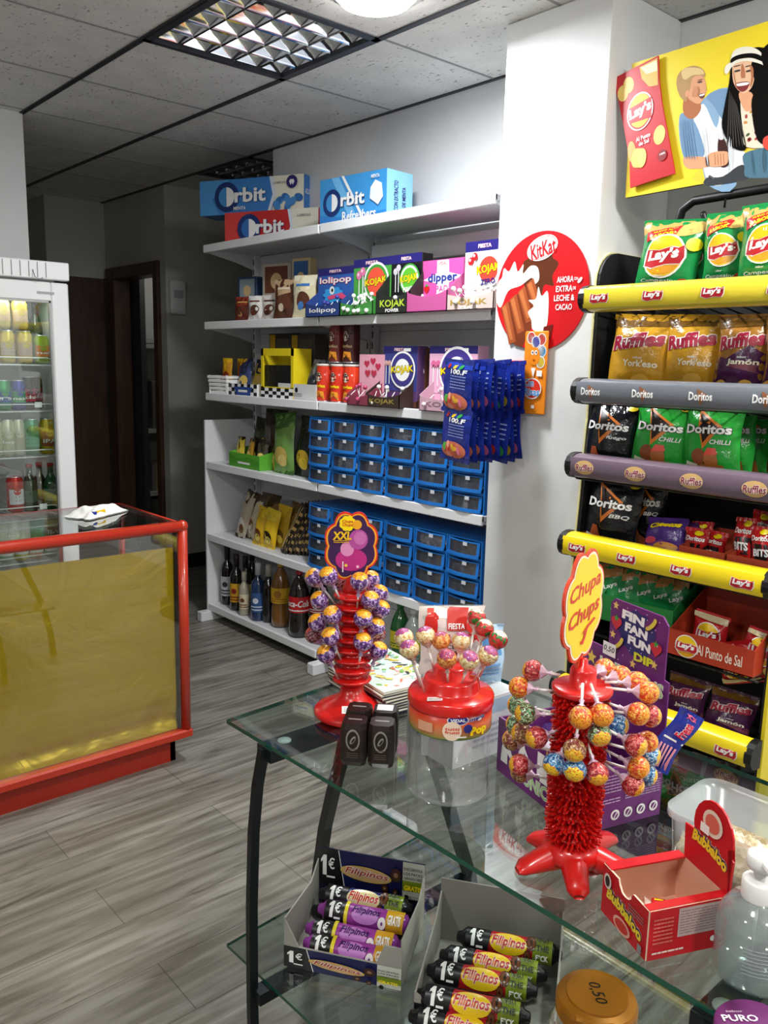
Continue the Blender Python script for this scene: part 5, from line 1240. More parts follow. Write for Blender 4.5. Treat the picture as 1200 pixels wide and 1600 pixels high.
for k in range(4): a.shape(ell(*pq(797+6*k, 497), .016, .028, 16), M('d9b052', .4)); a.shape(ell(*pq(798+6*k, 497), .0145, .0265, 16), CHIP)
c = pq(810, 352); a.shape(ell(c[0], c[1], .044, .054, 28), W_); a.shape(ell(c[0], c[1], .040, .050, 28), M('c21f2a', .35)); a.shape(ell(c[0], c[1]+.002, .037, .047, 28), M('f0c832', .35)); a.shape(PL([(776, 345), (846, 305), (846, 370), (778, 392)]), M('c21f2a', .35))
a.text("Lay's", c[0], c[1]+.001, .076, .038, W_, .05, .1, .28)
c = pq(820, 432); a.text('Al Punto', c[0], c[1], .048, .013, W_, .02, 0, .2); c = pq(822, 448); a.text('de Sal', c[0], c[1], .034, .012, W_, .02, 0, .2); c = pq(880, 488); a.shape(ell(c[0], c[1], .014, .016, 14), M('8a1a20', .4)); a.text('100%', c[0], c[1]+.004, .018, .006, W_, .02, 0, .2)
a.build('packet_print', t, lambda x, y, o: (PX-.016-o, -x, y), .0006, .00010)
# props that hold the board on the wall
MB().b2((PX+.012, 1.3, 2.16), (2.66, 1.33, 2.19), BLACK).build('wall_bracket', t)
rebase(t, (PX, -O1[0], O1[1]))

# ================================================================== RED GLASS COUNTER
t = root('shop_counter', (0, 0, 0), 0, 'red framed glass shop counter with a gold foil sheet behind its front pane', 'counter')
xr, xl, yf, yb, zt = 1.372, -.55, 2.620, 3.125, .878
RC = M('b02c14', .28, coat=.5, name='red_lacquer'); r = .020
zl = at(290, 1143, Y=yf).z; zl = max(.10, min(.16, zl))
for nm, pts in [('front_top_rail', [(xl, yf, zt), (xr, yf, zt)]), ('back_top_rail', [(xl, yb, zt), (xr, yb, zt)]), ('side_top_rail', [(xr, yf, zt), (xr, yb, zt)])]:
    MB().tube(pts, r if 'front' in nm else .012, RC, 12).build('top_rail', t)
for (x, y) in ((xr, yf), (xr, yb), (xl, yf)):
    mb = MB(); mb.tube([(x, y, zl), (x, y, zt)], .018 if y == yf else .012, RC, 12); mb.build('corner_post', t)
MB().sphere((xr, yf, zt), .0215, RC).build('corner_joint', t)
mb = MB(); mb.b2((xl, yf-.02, zl-.018), (xr+.02, yf+.02, zl+.014), RC, .006); mb.b2((xr-.02, yf, zl-.018), (xr+.02, yb, zl+.014), RC, .006); mb.build('bottom_rail', t)
mb = MB(); mb.b2((xl, yf+.03, 0), (xr-.03, yf+.05, zl-.015), M('9c2412', .4)); mb.b2((xr-.05, yf+.03, 0), (xr-.03, yb, zl-.015), M('9c2412', .4)); mb.b2((xl, yb-.02, 0), (xr-.03, yb, zl-.015), M('9c2412', .4)); mb.build('plinth', t)
MB().b2((xl, yf, zl), (xr-.02, yb, zl+.012), M('7a3a22', .5)).build('floor_board', t)
TOPG = thin_glass('counter_top_glass', 'd5dcda', boost=.10)
MB().b2((xl, yf+.01, zt+.006), (xr-.01, yb-.01, zt+.012), TOPG).build('glass_top', t)
MB().b2((xl, yf-.002, zl+.01), (xr-.02, yf+.002, zt-.01), GLASS).build('front_glass', t)
MB().b2((xr-.002, yf+.01, zl+.01), (xr+.002, yb-.01, zt-.01), GLASS).build('side_glass', t)
MB().b2((xr-.030, yf+.006, zl+.01), (xr-.018, yf+.016, zt-.02), M('101011', .5)).build('inner_post', t, 'black inner corner strip')
for z in (.42, .68):
    mb = MB(); mb.b2((xl, yf+.12, z), (xr-.03, yb-.02, z+.006), thin_glass('shelf_glass', 'cfe0d8', boost=.03)); mb.build('glass_shelf', t)
for x in (xr-.25, .75, .1):
    MB().b2((x-.006, yb-.03, zl), (x+.006, yb-.018, zt-.02), M('b02c14', .3)).build('back_strut', t)
# the foil
def foil_mat():
    m = bpy.data.materials.new('gold_foil'); m.use_nodes = True; nt = m.node_tree; b = nt.nodes['Principled BSDF']; N = nt.nodes.new; L = nt.links.new
    b.inputs['Base Color'].default_value = lin('ae9712'); b.inputs['Metallic'].default_value = .45; b.inputs['Roughness'].default_value = .34
    tc = N('ShaderNodeTexCoord'); n1 = N('ShaderNodeTexNoise'); n1.inputs['Scale'].default_value = 5; n1.inputs['Detail'].default_value = 3; n1.inputs['Distortion'].default_value = .8; L(tc.outputs['Object'], n1.inputs['Vector'])
    v = N('ShaderNodeTexVoronoi'); v.inputs['Scale'].default_value = 4.5; v.feature = 'DISTANCE_TO_EDGE'; L(n1.outputs['Color'], v.inputs['Vector'])
    ad = N('ShaderNodeMath'); ad.operation = 'MULTIPLY_ADD'; ad.inputs[1].default_value = .25; L(v.outputs['Distance'], ad.inputs[0]); L(n1.outputs['Fac'], ad.inputs[2])
    bp = N('ShaderNodeBump'); bp.inputs['Strength'].default_value = .38; bp.inputs['Distance'].default_value = .028; L(ad.outputs[0], bp.inputs['Height']); L(bp.outputs[0], b.inputs['Normal'])
    return m
rnd = random.Random(4); bumps = [(rnd.uniform(-.3, 1.35), rnd.uniform(.0, .05), rnd.uniform(.03, .09), rnd.uniform(.006, .016), rnd.uniform(-.8, .8)) for _ in range(26)]
from mathutils import noise as NZ
zs0 = zl+.016; zs1 = .805; xs1 = xr-.028
def foil(a, b):
    x = xl+(xs1-xl)*a; z = zs0+(zs1-.0-zs0)*b
    if b > .99: z += .004*NZ.noise(Vector((x*6, 0, 0)))
    y = yf+.012
    s = max(0, .13-(z-zs0))/.13
    y += .004*NZ.noise(Vector((x*3, z*3, 0)))
    y += .022*s*(1-s)*2*(.5+NZ.noise(Vector((x*9, z*5, 3))))
    # a sharp crumpled fold along the bottom
    q = (z-zs0-.045-.02*NZ.noise(Vector((x*4, 0, 7))))/.018
    y += .018*math.exp(-q*q)*(.4+.9*abs(NZ.noise(Vector((x*14, z*20, 1)))))
    return (x, y, z)
MB().grid(foil, 220, 60, foil_mat()).build('gold_foil', t, 'crumpled gold foil sheet')
rebase(t, ((xl+xr)/2, yf+.03, 0))

# things inside and on the counter
p = at(34, 885, Y=2.80); t = root('tape_roll', (p.x, 2.80, .686+.001), 0, 'white roll lying on the glass shelf inside the counter', 'roll')
MB().lathe([(.02, 0), (.042, 0), (.045, .004), (.045, .05), (.042, .054), (.02, .054), (.02, 0)], M('dadad8', .4), 24, cap=False).build('roll_body', t); MB().lathe([(.019, .001), (.0195, .053)], M('8a6a4a', .7), 20, cap=False).build('core', t)
p = at(150, 803, Z=.892); t = root('folded_cloth', (p.x, p.y, .8905), .5, 'crumpled white cloth lying on the counter top', 'cloth')
rnd = random.Random(9)
def cl(a, b):
    x = (a-.5)*.22; y = (b-.5)*.12; e = min(a, 1-a, b, 1-b); h = .004+.034*min(1, e*5)*(.55+.9*abs(NZ.noise(Vector((a*3.2, b*2.6, 2)))))
    return (x+.012*NZ.noise(Vector((b*5, a*2, 4))), y+.012*NZ.noise(Vector((a*5, b*2, 8))), h)
mb = MB(); mb.grid(cl, 30, 22, M('e6e5de', .85)); mb.grid(lambda a, b: (cl(a, b)[0], cl(a, b)[1], .0005), 30, 22, M('e6e5de', .85), flip=True); mb.build('cloth_body', t)
t2 = root('lighter', (p.x-.008, p.y-.055, .8925), .5, 'yellow and blue disposable lighter in front of the white cloth', 'lighter')
mb = MB(); mb.box((0, 0, .012), (.05, .014, .022), M('e0b818', .3), .003); mb.build('body', t2); MB().box((-.032, 0, .011), (.018, .016, .022), M('20308c', .35), .003).build('head', t2, 'blue head')

# ================================================================== DRINKS FRIDGE
fx0, fx1, fy, fb = .786, 1.386, 3.60, 4.20
t = root('drinks_fridge', (0, 0, 0), 0, 'tall white glass-door fridge full of drinks, behind the counter', 'fridge')
FW_ = M('e6e8e8', .35, name='fridge_white'); IN = M('d6dad8', .5)
mb = MB(); mb.b2((fx0, fy+.05, .08), (fx0+.04, fb, 1.83), FW_); mb.b2((fx1-.04, fy+.05, .08), (fx1, fb, 1.83), FW_); mb.b2((fx0, fb-.03, .08), (fx1, fb, 1.83), FW_); mb.b2((fx0, fy+.05, .03), (fx1, fb, .12), FW_); mb.b2((fx0, fy+.05, 1.70), (fx1, fb, 1.79), FW_); mb.build('body', t)
mb = MB(); mb.b2((fx0+.041, fb-.034, .12), (fx1-.041, fb-.0305, 1.7), IN); mb.build('liner', t)
mb = MB(); mb.b2((fx0-.002, fy-.006, 1.765), (fx1+.004, fb, 1.838), FW_, .004)
for k in range(15): mb.b2((fx0+.03+.034*k, fy-.008, 1.772), (fx0+.033+.034*k, fy-.0055, 1.832), M('8a8d8e', .5))
mb.build('top_grille', t); MB().tube([(1.24, fy-.008, 1.80), (1.243, fy-.02, 1.772), (1.26, fy-.026, 1.762), (1.275, fy-.02, 1.77)], .0018, M('9a9c9e', .3, .8), 6).build('hook', t)
d0, d1 = .10, 1.755
door = MB(); door.b2((fx1-.075, fy, d0), (fx1, fy+.045, d1), FW_, .006); door.b2((fx0, fy, d0), (fx0+.06, fy+.045, d1), FW_, .006); door.b2((fx0+.06, fy, d1-.075), (fx1-.075, fy+.045, d1), FW_, .003); door.b2((fx0+.06, fy, d0), (fx1-.075, fy+.045, d0+.08), FW_, .003)
door = door.build('door', t)
mb = MB(); mb.b2((fx1-.083, fy+.004, d0+.08), (fx1-.075, fy+.02, d1-.075), M('9ea1a4', .3, .5)); mb.b2((fx0+.06, fy+.004, d1-.083), (fx1-.075, fy+.02, d1-.075), M('9ea1a4', .3, .5)); mb.build('trim', door)
MB().b2((fx0+.06, fy+.008, d0+.08), (fx1-.083, fy+.012, d1-.083), thin_glass('fridge_glass', 'eef2f0', boost=.03)).build('glass', door)
MB().b2((1.255, fy-.0015, 1.706), (1.325, fy+.001, 1.716), M('9da0a2', .35)).build('name_plate', door)
fsh = [at(80, v, Y=3.70).z for v in (570, 641, 711, 797, 872)]
for z in fsh+[.42]:
    mb = MB(); wr = M('e3e6e6', .35)
    for k in range(20): mb.tube([(fx0+.05+.026*k, fy+.08, z), (fx0+.05+.026*k, fb-.05, z)], .0018, wr, 4, smooth=False)
    for y in (fy+.08, fy+.3, fb-.06): mb.tube([(fx0+.045, y, z-.003), (fx1-.045, y, z-.003)], .003, wr, 6)
    mb.tube([(fx0+.05, fy+.07, z+.028), (fx1-.075, fy+.07, z+.028), (fx1-.062, fy+.07, z+.022), (fx1-.062, fy+.07, z-.003)], .0028, wr, 6)
    s_ = mb.build('wire_shelf', t)
    if z in (fsh[1], fsh[3]): MB().b2((1.245, fy+.062, z+.015), (1.275, fy+.066, z+.038), W_).build('price_tag', s_)
rebase(t, ((fx0+fx1)/2, (fy+fb)/2, 0))
l = bpy.data.lights.new('fridge_lamp', 'AREA'); l.shape = 'RECTANGLE'; l.size = .4; l.size_y = .05; l.energy = .9; l.color = (.95, 1, .97)
o = bpy.data.objects.new('fridge_lamp', l); C.objects.link(o); o.location = (1.08, fy+.09, 1.685)
def can(u, z, y, c, c2, lab, h=.15, r=.032, word='', grp='', top='c9ccd0'):
    q = at(u, 600, Y=y)
    t = root('drink_can', (q.x, y, z+.003), 0, lab, 'can', grp or 'drink cans in the fridge')
    MB().lathe([(r*.75, 0), (r*.98, .008), (r, .014), (r, h-.018), (r*.82, h-.004), (r*.82, h)], M(c, .25, .35), 18).build('can_body', t)
    MB().lathe([(r*.84, h-.003), (r*.84, h+.001), (r*.78, h+.001), (r*.76, h-.003), (.001, h-.003)], M(top, .3, .8), 16, cap=False).build('lid', t)
    a = Art(.07, h-.036); a.rect(0, .15, 1, .7, M(c2, .35)); a.ell(.5, .62, .22, .22, M(c, .35), 14)
    if word: a.text(word, .5, .35, .8, .14, W_, .02)
    a.build('can_print', t, on_cyl(r, .018, -PI/2)(.07), .0006, .0004, maxe=.02)
ordn = ['leftmost', 'second', 'third', 'fourth', 'fifth']
y1_, y2_ = fy+.125, fy+.21
z = fsh[0]
for k, (u, c, c2) in enumerate([(-14, 'c9b04a', 'b9b0a0'), (14, 'c9b246', 'b8a79a'), (41, 'cdb448', 'b69c94')]): can(u, z, y1_, c, c2, ordn[k]+' yellow and grey can of the lower tier on the top fridge shelf', .135, word='')
can(67, z, y1_, '8fae2a', 'd97a3a', 'lime green can at the right of the top fridge shelf', .12, word='nel')
for k, (u, c) in enumerate([(-16, 'c9b76a'), (9, 'd0bd6a'), (36, 'c9ae4a')]): can(u, z+.142, y1_, c, 'c9a98a', ordn[k]+' pale gold can stacked in the upper tier on the top fridge shelf', .12)
def fbottle(u, z, y, c, cap, lab, h=.25, r=.032, lc='b8923a', cat='bottle'):
    q = at(u, 600, Y=y); t = root('drink_bottle', (q.x, y, z+.003), 0, lab, cat, 'bottles in the fridge')
    MB().lathe([(r*.9, 0), (r, .008), (r, h*.55), (r*.8, h*.64), (.013, h*.78), (.012, h*.97)], M(c, .12, coat=.4), 16).build('bottle_body', t); MB().lathe([(.014, h*.95), (.0145, h), (.012, h+.004)], M(cap, .35), 12).build('cap', t)
    MB().lathe([(r+.001, h*.2), (r+.001, h*.46)], M(lc, .5), 16, cap=False).build('label_wrap', t)
for k, (u, c) in enumerate([(20, '3a4a1a'), (44, '2c5a2a'), (60, '1f4a24'), (76, '8a6a1a')]): fbottle(u, z, y2_+.03+.05*(k % 2), c, '20241f', ['dark green', 'green', 'deep green', 'amber'][k]+' bottle standing behind the cans on the top fridge shelf', .27, lc=['b8923a', 'c9c9b0', '4a8a4a', 'b9862a'][k])
z = fsh[1]
for k, (u, c, c2, w_) in enumerate([(-18, '2a8a4a', 'e0e6e0', ''), (4, '2a9a5a', '28489a', 'n'), (27, '3a4a9a', '2f9a5a', 'nek')]): can(u, z, y1_, c, c2, ordn[k]+' green and blue can on the second fridge shelf', .125, word=w_)
for k, u in enumerate((44, 56)): can(u, z, y1_+.0 if k == 0 else y1_+.06, '15151a', 'b81c34', ['black can with a red lower half on the second fridge shelf', 'second black and red can behind it on the second fridge shelf'][k], .14, r=.026, word='tia')
z = fsh[2]
for k, (u, c, c2, w_, cn) in enumerate([(-12, 'cfcfb4', 'b9b994', '', 'cream'), (7, 'd6d6bc', 'b9b994', 'lay', 'cream'), (24, 'd2d2b8', 'a9a988', '', 'cream'), (45, '2f8a5a', '3f9a6a', '', 'green'), (70, 'c9b52a', '9a4a2a', 'IPA', 'yellow')]): can(u, z, y1_, c, c2, ordn[k]+' can on the third fridge shelf, '+cn, .155, r=.027 if k < 3 else .032, word=w_)
z = fsh[3]
can(14, z, y1_, 'c9342c', 'd9dce0', 'red and white can on the fourth fridge shelf', .155, r=.035)
for k, u in enumerate((38, 54, 72)): fbottle(u, z, y1_+(.04 if k == 1 else 0), ['1f3a24', '16241a', '1f5a34'][k], ['a8241c', 'b8302a', 'a8241c'][k], ['dark bottle with red cap left', 'black bottle with red cap in the middle', 'green bottle with red cap right'][k]+' on the fourth fridge shelf', .20, lc=['3a5a44', '2a2a2a', '8aa090'][k])
z = fsh[4]
for k, (u, c) in enumerate([(-6, '3a8a4a'), (18, 'd9c22a'), (42, 'c9882a'), (66, '2f7a3a')]): can(u, z, y1_, c, 'dfe3df', ordn[k]+' can on the lowest visible fridge shelf', .125)

# ================================================================== GLASS TABLE
TZ = .77; LZ = .29
t = root('glass_table', (0, 0, 0), 0, 'two-tier clear glass table with green edges on curved dark steel legs', 'table')
STL = M('22282c', .35, .6, name='dark_steel')
TG = thin_glass('table_glass', 'e4ece9', boost=.035, rough=.01)
def glass_slab(poly, z, th, name):
    mb = MB(); n = len(poly); cx = sum(p_[0] for p_ in poly)/n; cy = sum(p_[1] for p_ in poly)/n
    vs = [(x, y, z-th) for x, y in poly]+[(x, y, z) for x, y in poly]
    mb.add(vs, [tuple(range(n-1, -1, -1)), tuple(range(n, 2*n))], TG); mb.add(vs, [(k, (k+1) % n, n+(k+1) % n, n+k) for k in range(n)], EDGE)
    return mb.build(name, t)
glass_slab([(.783, 1.332), (.800, .60), (.812, .02), (1.36, .04), (1.37, 1.375), (.966, 1.345)], TZ, .008, 'glass_top')
glass_slab([(.777, 1.332), (.800, .60), (.812, .02), (1.36, .04), (1.36, 1.375)], LZ, .007, 'lower_glass_shelf')
def bar(path, w_, d_, name):
    """rectangular bar swept along a path in an upright plane"""
    mb = MB(); P_ = [Vector(p_) for p_ in path]; vs = []; n = len(P_)
    for i, p_ in enumerate(P_):
        tg = (P_[min(i+1, n-1)]-P_[max(i-1, 0)]).normalized(); sd = Vector((0, 1, 0)); nn = tg.cross(sd).normalized()
        for a_, b_ in ((-1, -1), (1, -1), (1, 1), (-1, 1)): vs.append(p_+sd*(a_*w_/2)+nn*(b_*d_/2))
    fs = [(4*i+j, 4*i+4+j, 4*i+4+(j+1) % 4, 4*i+(j+1) % 4) for i in range(n-1) for j in range(4)]+[(3, 2, 1, 0), tuple(4*(n-1)+j for j in range(4))]
    return mb.add(vs, fs, STL).build(name, t)
for Y_ in (1.205, .355):
    dx = .012 if Y_ < 1 else 0
    bar([(.785+dx, Y_, TZ-.012), (.771+dx, Y_, .69), (.762+dx, Y_, .60), (.757+dx, Y_, .45), (.757+dx, Y_, .25), (.760+dx, Y_, .1), (.775+dx, Y_, 0)], .013, .018, 'leg')
    bar([(.785+dx, Y_, TZ-.022), (1.30, Y_, TZ-.022)], .045, .024, 'top_bar')
    bar([(.757+dx, Y_-.012, LZ-.02), (1.33, Y_-.012, LZ-.02)], .03, .024, 'lower_bar')
    if Y_ > 1:
        bar([(.99, 1.215, TZ-.03), (1.005, 1.25, .66), (1.025, 1.305, .55), (1.050, 1.365, .43), (1.075, 1.42, .28), (1.09, 1.45, .12), (1.09, 1.46, 0)], .022, .024, 'leg')
        bar([(1.17, Y_, TZ-.03), (1.20, Y_, .66), (1.25, Y_, .54), (1.30, Y_, .41), (1.36, Y_, .26), (1.39, Y_, .12), (1.40, Y_, 0)], .022, .024, 'leg')
    else: bar([(1.30, Y_, TZ-.03), (1.32, Y_, .6), (1.34, Y_, .3), (1.35, Y_, 0)], .022, .024, 'leg')
    for x in (.83, 1.25): MB().lathe([(.0001, 0), (.013, 0), (.013, .003), (.0001, .003)], M('d9dede', .4), 16, Matrix.Translation((x, Y_, TZ-.0115))).build('suction_pad', t, 'white round suction pad')
mb = MB(); mb.b2((1.285, .36, TZ-.034), (1.31, 1.2, TZ-.012), STL); mb.build('rear_rail', t)
rebase(t, (1.07, .78, 0))

def lolly(data, base, ball, lab, group, mat, r, twist, cat='lollipop', l=None):
    """base = where the stick enters, ball = ball centre"""
    base = Vector(base); ball = Vector(ball); v = ball-base; L_ = v.length; l = L_-r*.9
    q = v.to_track_quat('Z', 'Y')
    t = root('lollipop', base, 0, lab, cat, group, rot=q)
    k = (mat.name, twist)
    if k not in data:
        mb = MB(); mb.sphere((0, 0, 0), r, mat, 16, 10, sc=(1, 1, .96)); b_ = mb.build('wrapped_candy', t)
        tw = MB(); n = 20; prof = [(r*.20, -r*1.75), (r*.12, -r*1.35), (r*.30, -r*1.1), (r*.66, -r*.74)]
        tw.lathe(prof, M(twist, .3, .0, coat=.5), n, cap=False, wob=lambda a_, z_: 1+.28*math.sin(a_*7)*(1 if z_ < -r*1.0 else .3)); w_ = tw.build('wrapper_twist', t)
        s_ = MB().tube([(0, 0, 0), (0, 0, .1)], .0019, STICK, 7).build('stick', t); data[k] = (b_, w_, s_)
        parts = (b_, w_, s_)
    else:
        parts = []
        for o_ in data[k]: c_ = o_.copy(); C.objects.link(c_); c_.parent = t; parts.append(c_)
    parts[0].location = (0, 0, L_); parts[1].location = (0, 0, L_); parts[2].scale = (1, 1, l/.1); parts[2].location = (0, 0, 0)
    rr = random.Random(int(ball.x*1e4)+int(ball.z*1e4)).uniform(0, 6)
    parts[0].rotation_euler = (0, 0, rr)
    return t
LD = {}
# ------------------------------------------------------------------ tall red stand with large purple lollipops
ax = Vector((.990, 1.205, TZ))
t = root('lollipop_stand', ax, 0, 'tall red ribbed stand carrying purple wrapped lollipops, at the far end of the glass table', 'stand')
ztop = near(541, 922, ax.x, ax.y).z-TZ
MB().lathe([(.070, 0), (.074, .003), (.074, .010), (.071, .014), (.060, .016), (.058, .018), (.048, .026), (.034, .032), (.024, .045), (.022, .06)], RED, 48).build('foot', t)
prof = [(.022, .03)]
z = .062; nr = 9; pit = (ztop-.062)/nr
for k in range(nr):
    z0 = .062+k*pit
    prof += [(.021, z0), (.023, z0+pit*.18), (.037, z0+pit*.42), (.0385, z0+pit*.55), (.036, z0+pit*.66), (.025, z0+pit*.74), (.021, z0+pit*.95)]
prof += [(.024, ztop), (.018, ztop+.015), (.011, ztop+.035), (.008, ztop+.05)]
MB().lathe(prof, RED, 36).build('ribbed_column', t)
for k in range(3, nr):   # the dark stick holes on each rib
    mb = MB()
    for j in range(10):
        a_ = 2*PI*j/10+k*.3; mb.add([(( .0365)*math.cos(a_)+.0022*math.cos(b_)*-math.sin(a_), (.0365)*math.sin(a_)+.0022*math.cos(b_)*math.cos(a_), .062+k*pit+pit*.62+.0018*math.sin(b_)+.0006) for b_ in [2*PI*i/8 for i in range(8)]], [tuple(range(8))], M('3a0605', .6))
    mb.build('stick_holes', t)
sc = near(549, 853, ax.x, ax.y, .01); hz = ztop+.04
def sign(t, cx, cy, cz, w_, h_, rz, cols, art, n=8, stem=None):
    mb = MB(); T_ = Matrix.Translation((cx, cy, cz)) @ Matrix.Rotation(rz, 4, 'Z')
    mb.prism(flower(0, 0, w_/2, h_/2, n, .13), -.0018, .0018, cols[0], T_)
    if stem: mb.prism([(-.006, -h_/2+.006), (.006, -h_/2+.006), (.012, -h_/2-stem), (-.012, -h_/2-stem)], -.0018, .0018, cols[0], T_)
    s_ = mb.build('sign', t)
    a = Art(w_, h_); a.shape(flower(w_/2, h_/2, w_*.475, h_*.475, n, .13), cols[1]); a.shape(flower(w_/2, h_/2, w_*.44, h_*.455, n, .13), cols[2]); art(a)
    a.build('printed_face', s_, lambda x, y, o: T_ @ Vector((x-w_/2, -.0019-o, y-h_/2)), .0004, .0003)
    return s_
def xxl(a):
    a.shape(ell(.5*a.w, .30*a.h, .30*a.w, .17*a.h, 20), M('b52a7a', .4)); a.shape(ell(.42*a.w, .46*a.h, .13*a.w, .11*a.h, 18), M('d98ab8', .4)); a.shape(ell(.63*a.w, .60*a.h, .18*a.w, .15*a.h, 20), M('b04a98', .4)); a.shape(ell(.66*a.w, .62*a.h, .12*a.w, .10*a.h, 18), M('c46aac', .4))
    a.shape(flower(.42*a.w, .84*a.h, .15*a.w, .11*a.h, 8, .12), YEL); a.shape(ell(.60*a.w, .82*a.h, .09*a.w, .07*a.h, 16), M('e8a21c', .4)); a.text('Chupa', .42, .865, .2, .055, M('c8281c', .4), .02, .2); a.text('Chups', .42, .815, .2, .055, M('c8281c', .4), .02, .2)
    a.text('XXL', .32, .66, .36, .12, M('e8b81c', .4), .04, .1); a.lines(.16, .55, .45, .60, 2, M('d9a81c', .4)); a.ell(.4, .22, .03, .03, M('e8c44a', .4), 10); a.rect(.33, .12, .35, .28, M('e9e4e0', .4)); a.ell(.62, .2, .03, .03, M('f0b0c8', .4), 10)
sign(t, sc.x-ax.x, sc.y-ax.y, sc.z-TZ, .100, .130, -.62, (M('d8281c', .35), M('f0a028', .35), M('3c1a4c', .35)), xxl, stem=.03)
b_ = Art(.036, .018); b_.rect(0, 0, 1, 1, W_); b_.lines(.1, .15, .9, .85, 3, GREY); b_.build('price_tag', t, on_frame((-.050, -.052, .0365) if False else (-.060, -.044, .030), (.74, -.62, 0), (.45, .55, .35)), .001)
XW = wrap_mat('purple_wrapper', 'f2b01e', '6f4090', 'cdb8da', '46285f', 5)
GX = 'large purple lollipops on the tall red stand'
zoomed = [  # x, y in the zoomed crop, depth towards the camera, label
 (160, 385, .00, 'purple lollipop at the far left of the top tier of the tall red stand'), (230, 378, .045, 'purple lollipop at the front left of the top tier of the tall red stand'), (287, 403, -.04, 'reddish lollipop behind the left pair at the top of the tall red stand'),
 (187, 497, .0, 'purple lollipop on the second tier at the left of the tall red stand'), (250, 570, .045, 'purple lollipop with yellow badge in the middle of the left side, nearest the column'), (176, 607, .01, 'purple lollipop left of the middle one on the left side of the tall stand'),
 (160, 668, -.03, 'dark lollipop half hidden at the far left, third tier of the tall red stand'), (240, 676, .045, 'purple lollipop third from the bottom at the left front of the tall stand'), (218, 762, .03, 'lowest purple lollipop at the left of the tall red stand'),
 (385, 405, .045, 'purple lollipop with yellow badge at the front right of the top tier, tall stand'), (440, 395, -.02, 'violet lollipop at the far right of the top tier of the tall red stand'), (482, 465, -.01, 'pink and violet lollipop on the second tier at the far right, tall stand'),
 (438, 497, .035, 'purple lollipop in front on the second tier at the right, tall stand'), (490, 542, .01, 'purple lollipop low on the second tier at the far right, tall stand'), (402, 588, .045, 'purple lollipop with yellow badge on the third tier, right front, tall stand'),
 (465, 628, .02, 'purple lollipop on the third tier at the right edge of the tall stand'), (470, 670, -.02, 'dark red lollipop behind the third tier at the right, tall stand'), (400, 703, .045, 'purple lollipop on the lowest tier, right front of the tall stand'), (478, 745, .015, 'lowest purple lollipop at the far right of the tall red stand')]
RW = wrap_mat('dark_red_wrapper', 'b0301e', '7a2a3a', 'c9a0a8', '4a1a24', 8)
for x, y, dd, lab in zoomed:
    u, v = 440+x/3.158, 780+y/3.158; b = near(u, v, ax.x, ax.y, dd)
    rad = Vector((b.x-ax.x, b.y-ax.y, 0)).normalized(); base = Vector((ax.x, ax.y, 0))+rad*.030; base.z = b.z-.058
    lolly(LD, base, b, lab, GX, RW if 'red' in lab.split('lollipop')[0] or 'dark' in lab.split('lollipop')[0] else XW, .0185, 'b9a6cc')

# ------------------------------------------------------------------ four dark eight-sided boxes
c0 = at(578, 1180, Z=TZ); e = Vector((math.cos(-.84), math.sin(-.84), 0)); n_ = Vector((-e.y, e.x, 0))
hbx = near(575, 1118, c0.x, c0.y).z-TZ
labs = ['dark brown wafer box at the front left of the group of four', 'dark brown wafer box at the front right of the group of four', 'dark brown wafer box at the back left of the group of four', 'dark wafer box with a white price tag, back right of the four']
for k in range(4):
    i, j = k % 2, k//2; p = c0+e*(.047*(i-.5))+n_*(.049*(j-.5)+.0)
    t = root('wafer_box', (p.x, p.y, TZ+.0005), -.84+(.02 if k % 2 else -.02), labs[k], 'box', 'dark wafer boxes on the glass table')
    s_ = .0225; c_ = .008; H_ = hbx*1.02 if j == 0 else hbx*1.06
    poly = [(-s_+c_, -s_), (s_-c_, -s_), (s_, -s_+c_), (s_, s_-c_), (s_-c_, s_), (-s_+c_, s_), (-s_, s_-c_), (-s_, -s_+c_)]
    vs = [(x*.9, y*.9, 0) for x, y in poly]+[(x, y, .008) for x, y in poly]+[(x, y, H_-.01) for x, y in poly]+[(x*.9, y*.9, H_) for x, y in poly]
    fs = [tuple(range(7, -1, -1)), tuple(range(24, 32))]+[(8*a_+q, 8*a_+(q+1) % 8, 8*a_+8+(q+1) % 8, 8*a_+8+q) for a_ in range(3) for q in range(8)]
    MB().add(vs, fs, M('231815', .35, coat=.2)).build('carton', t)
    a = Art(2*(s_-c_)*1.6, H_-.02); MG = M('8f8a84', .4)
    a.shape(ell(a.w/2, a.h*.68, a.w*.42, a.w*.42, 22), MG); a.shape(ell(a.w/2, a.h*.68, a.w*.34, a.w*.34, 22), M('231815', .35)); a.shape(ell(a.w*.5, a.h*.68, a.w*.22, a.w*.10, 14, .7), MG); a.shape(ell(a.w*.52, a.h*.67, a.w*.15, a.w*.05, 12, .7), M('231815', .35)); a.rect(.2, .38, .8, .40, M('4a3a34', .4)); a.lines(.15, .1, .85, .3, 3, M('5a4a42', .4))
    a.build('printed_front', t, lambda x, y, o, W=a.w: ((x-W/2)*.62, -s_-o, .01+y), .0005, .0003)
    b_ = Art(2*(s_-c_), H_-.02); b_.rect(.15, .5, .85, .9, M('4a443f', .4)); b_.lines(.2, .1, .8, .45, 5, M('6a625a', .4)); b_.build('printed_side', t, lambda x, y, o, W=b_.w: (s_+o, x-W/2, .01+y), .0005, .0003)
    c2 = Art(.03, .03); c2.rect(.1, .42, .9, .58, MG)
    if k == 3: c2.rect(.0, .1, .95, .95, W_)
    c2.build('price_tag' if k == 3 else 'printed_top', t, on_top(.03, .03, H_), .0005, .0004)

